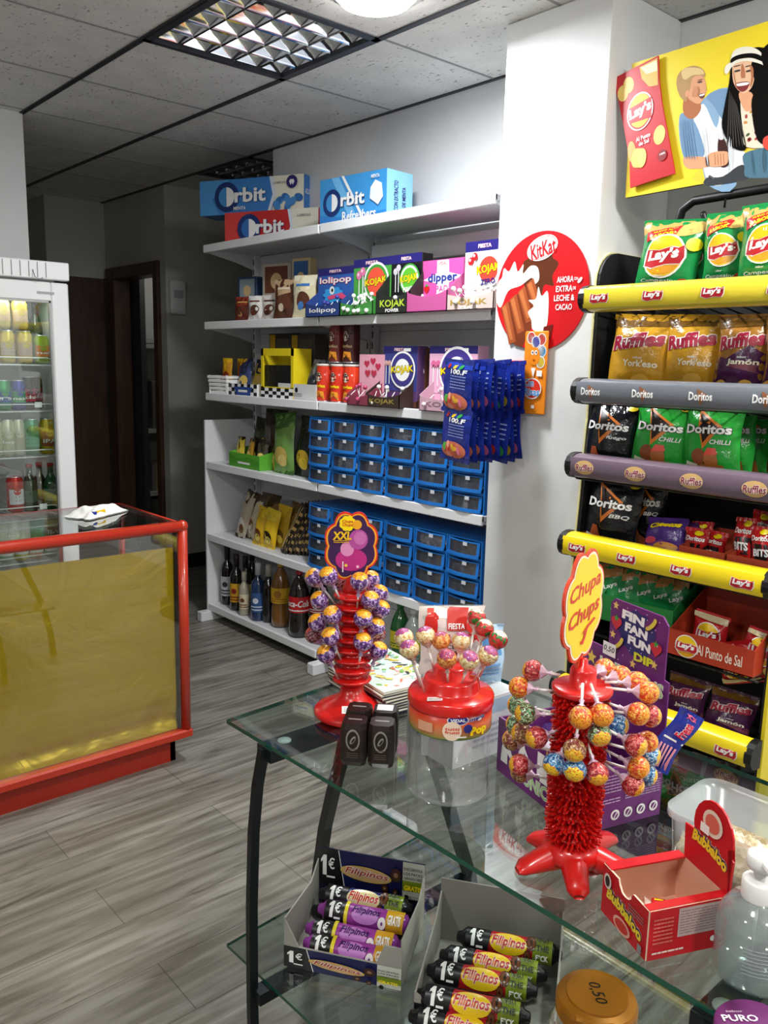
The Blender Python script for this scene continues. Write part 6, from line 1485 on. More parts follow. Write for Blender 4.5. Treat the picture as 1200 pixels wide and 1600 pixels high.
# ------------------------------------------------------------------ stack of comics
p = at(598, 1100, Z=TZ); rzc = -.12
for k in range(8):
    t = root('comic', (p.x+.045+.002*math.sin(k*2), p.y+.045, TZ+.001+k*.0062), rzc+.03*math.sin(k*5), ['comic at the bottom of the stack', 'comic second from the bottom of the stack', 'comic third from the bottom of the stack', 'comic fourth from the bottom of the stack', 'comic fourth from the top of the stack', 'comic third from the top of the stack', 'comic second from the top of the stack', 'colourful comic lying on top of the stack behind the dark boxes'][k]+(' on the glass table' if k < 7 else ''), 'comic', 'stack of comics on the glass table')
    mb = MB(); mb.b2((-.075, -.105, 0), (.075, .105, .0058), M('e9e3cf', .7)); mb.b2((-.0755, -.1055, 0), (.0755, .1055, .0008), M(['3a2a5a', '2a2a3a', '4a3a2a'][k % 3], .4)); mb.build('pages', t)
    if k == 7:
        a = Art(.15, .21); a.rect(0, 0, 1, 1, M('cfe0d8', .35)); rnd = random.Random(8)
        for q in range(90): a.shape(ell(rnd.uniform(.08, .92)*a.w, rnd.uniform(.06, .94)*a.h, rnd.uniform(.004, .013), rnd.uniform(.002, .006), 7, rnd.uniform(0, 3)), M(['e0c42a', 'e8a0a0', '7ab04a', 'e07a5a', 'f0f0e8', 'e8c8b0', '3a3a3a', 'e8d86a', 'a8d0c0'][q % 9], .35))
        a.build('printed_cover', t, on_top(.15, .21, .006), .0004, .00002)
    else: 
        a = Art(.15, .0058); a.rect(0, .2, 1, .55, M('2a2434', .4)); a.build('printed_spine', t, on_front(.15, -.1057, 0), .0003)
        a = Art(.21, .0058); a.rect(0, .2, 1, .55, M('2a2434', .4)); a.build('printed_edge', t, on_left(.21, -.0757, 0), .0003)

# ------------------------------------------------------------------ white and grey carton behind the pot
L_, Cc, Rr = at(623, 1168, Z=TZ), at(706, 1203, Z=TZ), at(806, 1165, Z=TZ)
ex = (Rr-Cc); W_x = ex.length; rzb = math.atan2(ex.y, ex.x); W_d = (L_-Cc).length; hb = near(622, 1078, L_.x, L_.y).z-TZ
nb = Vector((-math.sin(rzb), math.cos(rzb), 0)); cen = Cc+ex/2+nb*W_d/2
t = root('white_carton', (cen.x, cen.y, TZ+.0005), rzb, 'plain white and grey carton standing behind the clear cylinder', 'carton')
MB().box((0, 0, hb/2), (W_x, W_d, hb), M('c9cfd2', .5), .003).build('carton', t)
a = Art(W_x, hb); a.rect(0, 0, 1, 1, M('dfe4e8', .45)); a.rect(0, .72, 1, .95, M('a9c4dc', .45)); a.lines(.3, .2, .9, .6, 4, M('b0bcc8', .5)); a.build('printed_front', t, on_front(W_x, -W_d/2), .0006)
a = Art(W_d, hb); a.rect(0, 0, 1, 1, M('9fa5a8', .5)); a.shape(ell(.2*a.w, .72*a.h, .012, .018, 14), BLACK); a.shape(ell(.2*a.w, .72*a.h, .008, .013, 14), M('9fa5a8', .5)); a.rect(.24, .3, .27, .68, BLACK); a.build('printed_side', t, on_left(W_d, -W_x/2), .0006)
q = cen+Vector((.045, -.005, 0)); make_bag('tissue_pack', .075, .11, .045, F('a9c8e0', .25, .3), lambda a: (a.rect(.1, .5, .9, .8, M('5a94cc', .4)), a.lines(.15, .15, .85, .4, 3, M('6a9fd0', .4))), (q.x, q.y, TZ+hb+.002), -.6, 'pale blue soft pack standing on the white carton', 'pack', None, seed=77)

# ------------------------------------------------------------------ clear cylinder and the red pot with round lollipops
pc_ = at(699, 1232, Z=TZ); rc = .0665
zb_ = near(703, 1131, pc_.x, pc_.y).z-TZ; zt_ = near(703, 1078, pc_.x, pc_.y).z-TZ
t = root('clear_cylinder', (pc_.x, pc_.y, TZ+.0005), 0, 'empty clear plastic cylinder under the red lollipop pot', 'container')
mb = MB(); mb.lathe([(.001, .002), (rc-.004, .002), (rc-.001, .006), (rc-.001, zb_-.003)], CLEAR, 48, cap=False); mb.lathe([(rc-.001, .004), (rc+.001, .006), (rc+.001, .010), (rc-.001, .012)], CLEAR, 48, cap=False); mb.build('cylinder_wall', t)
mb = MB(); mb.lathe([(.012, .004), (.014, .012), (.001, .014)], CLEAR, 16, cap=False); mb.build('base_dimple', t)
t = root('lollipop_pot', (pc_.x, pc_.y, TZ+zb_), 0, 'red pot of big round lollipops standing on the clear cylinder', 'pot')
hp = zt_-zb_
def potm():
    m = bpy.data.materials.new('pot_sleeve'); m.use_nodes = True; nt = m.node_tree; b = nt.nodes['Principled BSDF']; b.inputs['Roughness'].default_value = .3; N = nt.nodes.new; L = nt.links.new
    tc = N('ShaderNodeTexCoord'); sp_ = N('ShaderNodeSeparateXYZ'); L(tc.outputs['Generated'], sp_.inputs[0]); no = N('ShaderNodeTexNoise'); no.inputs['Scale'].default_value = 3; L(tc.outputs['Generated'], no.inputs['Vector'])
    ad = N('ShaderNodeMath'); ad.operation = 'MULTIPLY_ADD'; ad.inputs[1].default_value = .25; L(no.outputs['Fac'], ad.inputs[0]); L(sp_.outputs[2], ad.inputs[2])
    r = N('ShaderNodeValToRGB'); e = r.color_ramp.elements; e[0].position = .16; e[0].color = lin('3f8a2a'); e[1].position = .98; e[1].color = lin('c0281a')
    for ps, c in ((.26, 'a8a04a'), (.40, 'd08a5a'), (.62, 'cf6a3a'), (.86, 'c23a22')): x = e.new(ps); x.color = lin(c)
    L(ad.outputs[0], r.inputs[0]); L(r.outputs[0], b.inputs['Base Color']); return m
MB().lathe([(.001, .001), (rc-.004, 0), (rc, .004), (rc, hp-.014)], potm(), 48).build('pot_body', t)
a0 = math.atan2(-pc_.y, -pc_.x)
W = rc*1.9; a = Art(W, hp-.014)
BL = M('26348c', .35)
a.shape(ell(.60*W, .76*a.h, .017, .0085, 20), W_); a.shape(ell(.60*W, .76*a.h, .0155, .007, 20), BL); a.text('VIDAL', .60, .76, .19, .12, W_, .03)
a.text('mega', .85, .74, .24, .16, W_, .07, .2, .1); a.text('mega', .85, .74, .23, .15, BL, .03, .2, .1)
a.text('Pop', .88, .30, .26, .42, M('d9881c', .35), .10, 0, .08); a.text('Pop', .88, .30, .25, .40, YEL, .05, 0, .08)
a.shape(ell(.53*W, .38*a.h, .0145, .0155, 20), M('f0d9c0', .4)); a.text('tutti', .53, .46, .17, .11, M('d8402a', .4), .02); a.text('frutti', .53, .34, .17, .11, M('d8402a', .4), .02)
a.shape(ell(.72*W, .46*a.h, .007, .007, 14), BL); a.rect(.58, .14, .70, .19, W_); a.rect(.1, .25, .3, .6, M('d9a080', .4))
a.build('printed_sleeve', t, lambda x, y, o: ((rc+o)*math.cos(a0+(x-W/2)/rc), (rc+o)*math.sin(a0+(x-W/2)/rc), .002+y), .0005, .0003, maxe=.01)
lid = MB(); lid.lathe([(rc+.0015, hp-.018), (rc+.0025, hp-.015), (rc+.0025, hp-.003), (rc, hp+.001), (.048, hp+.004), (.046, hp+.006), (.044, hp+.020), (.042, hp+.024), (.030, hp+.026), (.028, hp+.040), (.024, hp+.043), (.001, hp+.043)], M('d01c18', .25, coat=.4), 48, cap=False); lid = lid.build('red_lid', t)
b_ = Art(.024, .015); b_.rect(0, 0, 1, 1, W_); b_.lines(.1, .2, .9, .8, 2, GREY)
fv = Vector((math.cos(a0), math.sin(a0), 0)); sv = Vector((-fv.y, fv.x, 0))
b_.build('price_tag', lid, on_frame(fv*.060-sv*.036+Vector((0, 0, hp+.003)), (sv*.95-fv*.2)*1, -fv), .0012)
MW = wrap_mat('cream_wrapper', '9a4a8a', 'e6d29a', 'f0e6c8', 'c9a46a', 5); MO = wrap_mat('orange_wrapper_pale', '9a3a6a', 'd98a3a', 'e8b06a', 'b85a2a', 5); ST = wrap_mat('strawberry_wrapper', 'e8e2d0', 'c0282a', 'd94a3a', '2f7a34', 4)
for (x, y, dd, m_, lab) in [(603, 682, .0, MW, 'cream and purple round lollipop at the far left of the red pot'), (630, 740, .04, MW, 'cream round lollipop low at the left front of the red pot'), (710, 672, -.02, MW, 'cream and purple round lollipop at the top, left of the centre of the pot'),
      (786, 698, -.02, MO, 'orange and cream round lollipop at the top centre of the red pot'), (886, 700, -.02, MW, 'cream round lollipop at the top, right of the centre of the pot'), (815, 787, .05, MO, 'orange round lollipop with purple top at the front of the pot'),
      (925, 795, .05, MW, 'cream round lollipop at the right front of the red pot'), (1020, 770, .03, MW, 'cream round lollipop at the far right of the red pot'), (1000, 637, -.03, ST, 'red strawberry lollipop at the upper right of the red pot'), (1068, 692, -.01, ST, 'red and green strawberry lollipop at the far right above the red pot'), (962, 585, -.06, ST, 'small red strawberry lollipop at the back right of the pot')]:
    u, v = 440+x/3.158, 780+y/3.158; b = near(u, v, pc_.x, pc_.y, dd)
    d_ = Vector((b.x-pc_.x, b.y-pc_.y, 0)); base = Vector((pc_.x, pc_.y, 0))+d_*.62
    rr = (Vector((base.x-pc_.x, base.y-pc_.y))).length; base.z = TZ+zb_+hp+(.004 if rr > .046 else .022 if rr > .03 else .040)
    lolly(LD, base, b, lab, 'round lollipops in the red pot', m_, .0158, 'd9c9c0')
# ------------------------------------------------------------------ piruleta bag
b0 = near(703, 1035, pc_.x, pc_.y, -.12)
def pir(a):
    a.rect(0, 0, 1, .84, M('e6ddd8', .35)); a.rect(0, .84, 1, .99, M('e9e4dc', .4))
    for k, c in enumerate(('d9402a', '5aa84a', 'd9402a', '5aa84a')): a.rect(.12+.22*k, .86, .22+.22*k, .97, M(c, .4), 0); 
    a.n += 1
    a.P([(.06, .62), (.10, .86), (.24, .92), (.30, .86), (.27, .62)], M('d02a24', .35)); a.rect(.43, .68, .74, .98, M('c42a24', .35)); a.text('FIESTA', .58, .74, .26, .08, W_, .03)
    a.text('PIRULETA', .58, .56, .72, .13, M('c8281e', .4), .03); a.text('CEREZA', .6, .44, .4, .06, BLK, .02); a.shape(heart(.9*a.w, .7*a.h, .02), M('d02a24', .35)); a.rect(.35, .1, .8, .38, M('5a2a30', .4))
make_bag('lollipop_bag', .115, near(700, 945, b0.x, b0.y).z-b0.z+.02, .03, thin_glass('clear_bag', 'f0f4f4', boost=.06, haze=.25), pir, (b0.x, b0.y, b0.z-.02), -.62, 'clear heart lollipop bag with white and red label behind the round lollipops', 'bag', None, seed=71, maxe=.03)
for (du, dv) in ((0, 0),):
    s_ = root('display_block', (b0.x+.012, b0.y+.01, TZ+.0005), -.62, 'low white block that carries the piruleta bag behind the pot', 'block')
    MB().box((0, 0, (b0.z-.022-TZ)/2), (.10, .04, b0.z-.022-TZ), M('c9cdd0', .5), .003).build('block', s_)

# ------------------------------------------------------------------ spiky red stand with the flower sign
sx = at(893, 1330, Z=TZ+.02); ax2 = Vector((sx.x, sx.y, TZ))
t = root('spiky_lollipop_stand', ax2, 0, 'red bristly lollipop stand with a yellow flower sign, in the middle of the glass table', 'stand')
hd = near(909, 1076, ax2.x, ax2.y).z-TZ
tips = [at(905, 1398, Z=TZ+.008), at(808, 1356, Z=TZ+.008), at(828, 1300, Z=TZ+.012)]
angs = [math.atan2(q.y-ax2.y, q.x-ax2.x) for q in tips]; rad = [(Vector((q.x, q.y))-Vector((ax2.x, ax2.y))).length for q in tips]
angs += [angs[0]+1.25, angs[0]+2.35]; rad += [.10, .10]
hub = MB(); hub.lathe([(.040, .014), (.042, .022), (.038, .034), (.030, .040), (.001, .041)], RED, 28); hub.build('hub', t)
for a_, r_ in zip(angs, rad):
    mb = MB(); d_ = Vector((math.cos(a_), math.sin(a_), 0)); s_ = Vector((-d_.y, d_.x, 0)); vs = []; fs = []; NS = 9; NC = 10
    for i in range(NS+1):
        f_ = i/NS; c = d_*(.018+(r_-.018)*f_); hh_ = .030*(1-f_)**.8+.010; ww = .021-.007*f_
        if i == NS: ww *= .55; hh_ *= .7
        for j in range(NC):
            th = 2*PI*j/NC; q = c+s_*(ww*math.cos(th)); zz = max(.0005, hh_*.5+hh_*.55*math.sin(th)); vs.append((q.x, q.y, zz))
    for i in range(NS):
        for j in range(NC): fs.append((i*NC+j, (i+1)*NC+j, (i+1)*NC+(j+1) % NC, i*NC+(j+1) % NC))
    fs.append(tuple(NS*NC+j for j in range(NC))); mb.add(vs, fs, RED, True); mb.build('leg', t)
R_ = .030
nt_ = 13; core = [(.012, .036)]
MB().lathe([(.020, .036), (.020, hd)], M('a81010', .45), 24).build('column', t)
rnd = random.Random(21)
pit = (hd-.045)/nt_
for k in range(nt_):
    z0 = .048+k*pit; mb = MB()
    mb.lathe([(.019, z0-pit*.30), (.029, z0-pit*.12), (.030, z0), (.029, z0+pit*.12), (.019, z0+pit*.30)], RED, 24, cap=False)
    for row in range(3):
        nsp = 24
        for j in range(nsp):
            a_ = 2*PI*(j+.5*row)/nsp+rnd.uniform(-.06, .06); zz = z0+(row-1)*pit*.26; L2 = .0385+rnd.uniform(-.0015, .0015); dz = rnd.uniform(-.003, .003); w2 = .0017
            c, s = math.cos(a_), math.sin(a_); b0_ = Vector((.026*c, .026*s, zz)); tp = Vector((L2*c, L2*s, zz+dz)); sd = Vector((-s, c, 0))*w2; u_ = Vector((0, 0, w2))
            mb.add([b0_-sd-u_, b0_+sd-u_, b0_+sd+u_, b0_-sd+u_, tp-sd*.7-u_*.7, tp+sd*.7-u_*.7, tp+sd*.7+u_*.7, tp-sd*.7+u_*.7], [(0, 1, 5, 4), (1, 2, 6, 5), (2, 3, 7, 6), (3, 0, 4, 7), (4, 5, 6, 7)], RED)
    mb.build('bristle_tier', t)
MB().lathe([(.039, hd-.004), (.0405, hd-.001), (.0405, hd+.003), (.038, hd+.005), (.018, hd+.006), (.0175, hd+.026), (.016, hd+.030), (.006, hd+.034), (.005, hd+.042), (.001, hd+.043)], RED, 32).build('top_cap', t)
sg = near(911, 946, ax2.x, ax2.y); hz = near(911, 862, ax2.x, ax2.y).z-near(911, 1030, ax2.x, ax2.y).z
def cc(a):
    CR = M('d0301c', .4)
    a.text('Chupa', .50, .66, .78, .19, CR, .02, .25, .10); a.text('Chups', .50, .42, .78, .19, CR, .02, .25, .10)
    a.P([(.44, .24), (.58, .30), (.76, .34), (.80, .32), (.60, .27), (.56, .20), (.50, .14), (.44, .15), (.42, .18), (.46, .18), (.50, .20), (.52, .25)], CR)
sign(t, sg.x-ax2.x, sg.y-ax2.y, sg.z-TZ, .135, hz, .24, (M('d9401c', .35), M('f2ead0', .35), M('f2d21c', .35)), cc, stem=.02)
# tissue under the stand
q = at(915, 1345, Z=TZ)
mb = MB(); pts = [at(u, v, Z=TZ+.0015) for u, v in [(862, 1330), (868, 1345), (930, 1372), (940, 1362), (938, 1340), (945, 1330), (935, 1308), (900, 1304), (870, 1312)]]
q = sum(pts, Vector())/len(pts); top = [(p_.x-q.x, p_.y-q.y, .0005) for p_ in pts]
mb.add(top+[(x, y, .0018) for x, y, z_ in top], [tuple(range(8, -1, -1)), tuple(range(9, 18))]+[(k, (k+1) % 9, 9+(k+1) % 9, 9+k) for k in range(9)], M('eeeeec', .8)); o = mb.build('paper_napkin'); o.location = (q.x, q.y, TZ); tag(o, 'white paper napkin under the foot of the spiky red stand', 'napkin')

WO = wrap_mat('orange_wrapper', 'f0a01e', 'e0701c', 'f0c050', 'c8381c', 7); WR = wrap_mat('red_wrapper', 'e8b02a', 'b82430', 'd98a7a', '8a1c28', 7); WG = wrap_mat('green_wrapper', 'e8b82a', '3f7a4a', 'c8d8b0', '6a2a2a', 7); WB = wrap_mat('blue_wrapper', 'f0c828', '3a8ac0', 'c8e0ec', '28508a', 7); WY = wrap_mat('brown_wrapper', 'e8b828', '8a5a34', 'd9b07a', '7a2a2a', 7)
CL = [(200, 573, -.01, 0, WR, 'dark red', 'at the upper far left'), (142, 645, .0, 0, WO, 'orange and red', 'second down at the far left'), (135, 722, -.02, .0, WG, 'green', 'third down at the far left'), (168, 760, .02, .0, WG, 'green and yellow', 'low at the far left'), (128, 805, -.03, .0, WG, 'dark green', 'half hidden at the left middle'),
 (152, 845, .0, .0, WY, 'brown and orange', 'at the left middle'), (215, 862, .04, .006, WR, 'red and yellow', 'in front at the left middle'), (112, 872, -.03, .0, WY, 'dark yellow', 'at the outermost left middle'), (142, 980, .01, .0, WR, 'red', 'lowest at the far left'), (148, 1010, -.02, .0, WY, 'brown', 'behind the lowest red one at the left'),
 (510, 567, -.05, .0, WO, 'orange', 'at the top right nearest the cap'), (580, 598, -.035, .0, WO, 'orange', 'second of the top right row'), (650, 625, -.02, .0, WO, 'orange', 'third of the top right row'), (697, 668, .0, .0, WO, 'large orange', 'at the end of the top right row'),
 (407, 776, .075, .028, WO, 'orange', 'at the very front below the rim'), (498, 766, .068, .024, WO, 'orange', 'at the front right below the rim'), (655, 760, .03, .004, WO, 'orange', 'on the right side of the second tier'), (707, 768, .0, .0, WR, 'red', 'at the far right of the second tier'), (567, 808, .0, .0, WB, 'blue', 'half hidden between the orange ones'),
 (487, 850, .065, .01, WG, 'green and red', 'in front of the middle right'), (645, 895, .04, .01, WR, 'red', 'on the right of the third tier'), (693, 882, .0, .01, WO, 'orange red', 'behind the red one of the third tier'), (703, 937, .0, .01, WB, 'dark blue', 'below the red ones at the right'),
 (380, 918, .08, .022, WY, 'brown and yellow', 'at the front middle'), (292, 978, .055, .02, WB, 'blue', 'at the lower left front'), (381, 1002, .075, .012, WB, 'blue and yellow', 'at the lowest front centre'), (477, 1018, .065, .024, WR, 'red and yellow', 'at the lowest front right'),
 (655, 990, .03, .012, WO, 'pink and orange', 'low on the right'), (690, 1022, .0, .012, WB, 'pale blue', 'behind the low pink one at the right'), (632, 1066, .03, .02, WR, 'red and pink', 'lowest of all at the right')]
for (x, y, dd, up, m_, col, pos) in CL:
    u, v = 760+x/2.759, 840+y/2.759; b = near(u, v, ax2.x, ax2.y, dd); d_ = Vector((b.x-ax2.x, b.y-ax2.y, 0)).normalized()
    base = Vector((ax2.x, ax2.y, 0))+d_*.030; base.z = b.z+up
    if col == 'blue' and 'half' in pos: base = Vector((ax2.x, ax2.y, b.z))+d_*.03
    lolly(LD, base, b, '%s lollipop %s of the spiky red stand' % (col, pos), 'small lollipops on the spiky red stand', m_, .0152, 'd8b8cc')

# ------------------------------------------------------------------ purple display carton of sweets
L_, Cc, Rr = at(776, 1202, Z=TZ), at(905, 1306, Z=TZ), at(1047, 1284, Z=TZ)
ex = Cc-L_; rzb = math.atan2(ex.y, ex.x); wl = ex.length; nb = Vector((-math.sin(rzb), math.cos(rzb), 0)); dp = (Rr-Cc).dot(nb)
if dp < 0: dp = -dp
cen = L_+ex/2+nb*dp/2; hb = near(776, 1120, L_.x, L_.y).z-TZ
PM = M('6a2470', .4); PMS = M('5a1f62', .4)
t = root('sweets_carton', (cen.x, cen.y, TZ+.0005), rzb, 'purple open display carton of dipping sweets with a tall printed header', 'carton')
th = .003; mb = MB(); IN_ = M('b8a9b4', .7)
mb.b2((-wl/2, -dp/2, 0), (wl/2, dp/2, th), PM); mb.b2((-wl/2, -dp/2, 0), (wl/2, -dp/2+th, hb), PM); mb.b2((wl/2-th, -dp/2+th, 0), (wl/2, dp/2, hb), PM); mb.b2((-wl/2, -dp/2+th, 0), (-wl/2+th, dp/2, hb), PM)
mb.b2((-wl/2, dp/2-th, 0), (wl/2, dp/2, hb), PM); mb.b2((-wl/2+th, -dp/2+th, hb-.02), (-wl/2+.02, -dp/2+th+.001, hb), IN_); mb.build('carton_body', t)
bk = Vector((cen.x, cen.y, 0))+nb*dp/2
e3 = Vector((math.cos(rzb), math.sin(rzb), 0)); pR = bk+e3*wl/2; pL = bk-e3*wl/2
ztc = near(1030, 1066, pR.x, pR.y).z-TZ
def xat(u):   # place along the back edge for a pixel column at mid height
    best = min(((abs((Vector((RX.dot(q-CAM)/FW.dot(q-CAM)*FPX+600, 0, 0)).x)-u), s_) for s_ in [k/200-.5 for k in range(0, 260)] for q in [Vector((bk.x, bk.y, TZ+.15))+e3*(wl*s_)]))
    return best[1]*wl
xl_, xr_ = xat(948), xat(1034); zh = near(955, 933, (bk+e3*xl_).x, (bk+e3*xl_).y).z-TZ
ztc = max(hb+.05, min(zh-.09, ztc)) 
poly = [(-wl/2, hb-.01), (wl/2, hb-.01), (wl/2, ztc), (xr_, ztc+.002), (xr_, zh-.012), (xr_-.012, zh), (xl_+.008, zh), (xl_, zh-.008), (xl_, ztc+.01), (-wl/2, ztc+.01)]
mb = MB(); mb.prism(poly, dp/2-th, dp/2, PM); hd_ = mb.build('header_card', t)
a = Art(wl, zh); W2 = wl/2; wh = xr_-xl_; xc = (xl_+xr_)/2+W2; hc_ = zh-ztc
a.shape([(x+W2, z) for x, z in poly], PM)
cy = ztc+hc_*.56; a.shape(flower(xc, cy, wh*.32, hc_*.36, 9, .12), M('2a2a6a', .4))
for k, wd in enumerate(('FIN', 'FAN', 'FUN')): a.text(wd, (xc+wh*(-.08+.07*k))/wl, (cy+hc_*(.24-.19*k))/zh, wh*.40/wl, hc_*.15/zh, W_, .06, 0, -.04)
a.text('DIP', (xc+wh*.16)/wl, (cy-hc_*.36)/zh, wh*.34/wl, hc_*.14/zh, M('d9dc2a', .4), .05)
for (x, y, c) in ((-.36, .06, 'c8283a'), (.36, -.10, 'c8283a')): a.shape(heart(xc+wh*x, cy+hc_*y, wh*.10), M(c, .4)); a.shape(star(xc+wh*x, cy+hc_*(y+.08), wh*.05, 5), GRN)
for (x, y, r) in ((.26, .26, .8), (-.28, -.26, .8)): a.shape(ell(xc+wh*x, cy+hc_*y, wh*.12, wh*.045, 12, r), M('e0c84a', .4)); a.shape(ell(xc+wh*(x-.03), cy+hc_*(y+.03), wh*.10, wh*.03, 12, r), M('2a2a6a' if False else '6a2470', .4))
for (x, y) in ((-.36, .36), (-.38, -.14), (.38, -.34), (.02, -.48)): a.shape(star(xc+wh*x, cy+hc_*y, wh*.06), M('e8c46a', .4))
rnd = random.Random(2)
for k in range(22): a.shape(ell(xc+wh*rnd.uniform(-.46, .46), ztc+hc_*rnd.uniform(.02, .97), .0012, .0012, 6), M('c8b0d8', .4), 0)
a.n += 1; a.text('UNICORNS', (xc+wh*.0-.00)/wl, (ztc-.014)/zh, wh*1.15/wl, .024/zh, W_, .06); 
for k, c in enumerate(('d9d4e6', 'e8e08a', '9ad0c0', 'd9a0c8', 'a8c8e8', 'e8c08a', '9ad09a', 'c8a8e0')): pass
a.text('UNICORNS', (xc)/wl, (ztc-.014)/zh, wh*1.13/wl, .022/zh, M('b8d8a0', .4), .02); a.shape(star(W2+xl_-.03, ztc-.012, .013), M('e8c84a', .4))
a.rect((xc-wh*.52)/wl, (ztc+.004)/zh, (xc-wh*.28)/wl, (ztc+.026)/zh, W_); a.text('0,50', (xc-wh*.40)/wl, (ztc+.015)/zh, wh*.20/wl, .011/zh, BLK, .01, .2)
a.build('printed_header', hd_, lambda x, y, o: (x-W2, dp/2-th-o, y), .0006, .0004)
a = Art(wl, hb); a.rect(0, 0, 1, 1, PM); a.text('UNICORNS', .66, .24, .62, .26, W_, .06); a.text('UNICORNS', .66, .24, .60, .24, M('a8d08a', .4), .02)
for (x, y) in ((.12, .5), (.34, .62), (.62, .66)):     # white unicorn heads
    X_, Y_ = x*wl, y*hb; s_ = hb*.26
    a.shape([(X_+s_*p_, Y_+s_*q_) for p_, q_ in [(-.6, -1), (-.5, .1), (-.1, .7), (.1, 1.0), (.15, .6), (.6, .1), (.75, -.2), (.5, -.4), (.2, -.2), (.2, -1)]], W_); a.shape([(X_+s_*p_, Y_+s_*q_) for p_, q_ in [(-.05, .8), (.0, 1.6), (.12, .8)]], YEL); a.ell((X_+s_*.2)/wl, (Y_+s_*.2)/hb, .006, .006, BLK, 8)
a.rect(.52, .5, .60, .9, W_); a.build('printed_front', t, on_front(wl, -dp/2), .0006)
a = Art(dp, hb); a.rect(0, 0, 1, 1, PM); a.rect(.06, .06, .26, .32, W_)
for k in range(9): a.rect(.08+.018*k, .08, .088+.018*k+.004*(k % 2), .30, BLK, 0)
a.n += 1
for k in range(4): a.ell(.42+.16*k, .20, .055, .055, W_, 16); a.ell(.42+.16*k, .20, .035, .035, PM, 12); a.P([(.40+.16*k, .16), (.41+.16*k, .15), (.45+.16*k, .25), (.44+.16*k, .26)], W_, 0)
a.n += 1; LV_ = M('b79ac0', .5); a.lines(.04, .42, .46, .52, 2, LV_); a.lines(.14, .60, .48, .92, 6, LV_, .4); a.lines(.52, .44, .96, .68, 6, LV_, .4); a.lines(.52, .74, .96, .92, 4, LV_, .4)
a.build('printed_side', t, on_side(dp, wl/2), .0006)
rnd = random.Random(31)
for k in range(11):
    x = -wl/2+.025+(wl-.05)*((k*.37) % 1); y = -dp/2+.03+(dp-.06)*((k*.61) % 1); q = Vector((cen.x, cen.y, 0))+e3*x+nb*y
    c, cn = [('8a5ab0', 'lilac'), ('e0dce6', 'white'), ('5a3a8a', 'violet'), ('d9d0e0', 'pale')][k % 4]
    make_bag('sweet_sachet', .06, .085, .014, F(c, .25, .4), lambda a, k=k: (a.shape(ell(.5*a.w, .6*a.h, .3*a.w, .2*a.h, 12), M(['f0e8f0', 'b06ac0', 'e8a0c8', '6a9ad0'][k % 4], .3)), a.shape(star(.5*a.w, .3*a.h, .12*a.w), YEL)), (q.x, q.y, TZ+.006+.02*(k % 3)), rzb+rnd.uniform(-1, 1),
             '%s sachet %s the purple carton' % (cn, ['at the left front of', 'left of the middle at the back of', 'at the right front of', 'at the middle left of', 'in the middle of', 'at the right back of', 'near the left end of', 'near the header of', 'in the right half of', 'by the near side of', 'by the side panel of'][k]), 'sachet', 'sachets in the purple carton', seed=400+k, tilt=(-.5+rnd.uniform(-.3, .2), rnd.uniform(-.5, .5), 0), maxe=.05, nres=(8, 8))
# blue packet leaning over the right hand side
p0 = near(1022, 1200, Rr.x, Rr.y, .03); p1 = near(1070, 1120, Rr.x, Rr.y, .01); v_ = p1-p0
def mesh_art(a):
    a.P([(.1, .5), (.9, .5), (.9, .53), (.1, .53)], W_); a.text('Fresa', .52, .72, .62, .16, W_, .07, .1, 1.57); a.text('Fresa', .52, .72, .62, .15, M('d8284a', .35), .03, .1, 1.57); 
    for k in range(5): a.rect(.12+.15*k, .05, .20+.15*k, .42, M('e8a0b0', .4), 0)
    a.n += 1; a.text('xx', .5, .93, .4, .06, M('e05a7a', .35), .04)
q_ = Matrix.Rotation(-.72, 4, 'Z') @ Matrix.Rotation(.50, 4, 'Y')
tt = make_bag('candy_packet', .042, v_.length+.012, .014, F('24339a', .2, .4), mesh_art, tuple(p0), 0, 'blue candy packet leaning out of the purple carton at its right end', 'packet', None, seed=410, maxe=.02)
tt.rotation_quaternion = q_.to_quaternion()

# ------------------------------------------------------------------ red bubble gum box
L_, Cc, Rr = at(940, 1422, Z=TZ), at(1009, 1502, Z=TZ), at(1119, 1464, Z=TZ)
ex = Cc-L_; rzb = math.atan2(ex.y, ex.x); wl = ex.length; nb = Vector((-math.sin(rzb), math.cos(rzb), 0)); dp = abs((Rr-Cc).dot(nb)); e3 = Vector((math.cos(rzb), math.sin(rzb), 0))
cen = L_+ex/2+nb*dp/2; h1 = near(1012, 1424, Cc.x, Cc.y).z-TZ; h0 = near(940, 1348, L_.x, L_.y).z-TZ
BR = M('c41822', .35, name='gum_red'); PE = M('d9a68a', .7)
t = root('gum_carton', (cen.x, cen.y, TZ+.0005), rzb, 'red open bubble gum carton with a tall rounded header card, beside the gel bottle', 'carton')
th = .0025; hb = h0
def wall(mb, pl, ax_, off, m_out, m_in):
    """thin card wall: outline in (along, z)"""
    n = len(pl); s_ = th*.5
    def P3(a_, z_, o_): return (a_, off+o_, z_) if ax_ == 0 else (off+o_, a_, z_)
    vs = [P3(a_, z_, -s_) for a_, z_ in pl]+[P3(a_, z_, s_) for a_, z_ in pl]
    mb.add(vs, [tuple(range(n))], m_out if off < 0 or ax_ == 0 and off < 0 else m_in); mb.add(vs, [tuple(range(2*n-1, n-1, -1))], m_in if off < 0 else m_out); mb.add(vs, [(k, n+k, n+(k+1) % n, (k+1) % n) for k in range(n)], M('d8c0a8', .7))
mb = MB(); mb.b2((-wl/2, -dp/2, 0), (wl/2, dp/2, th), PE)
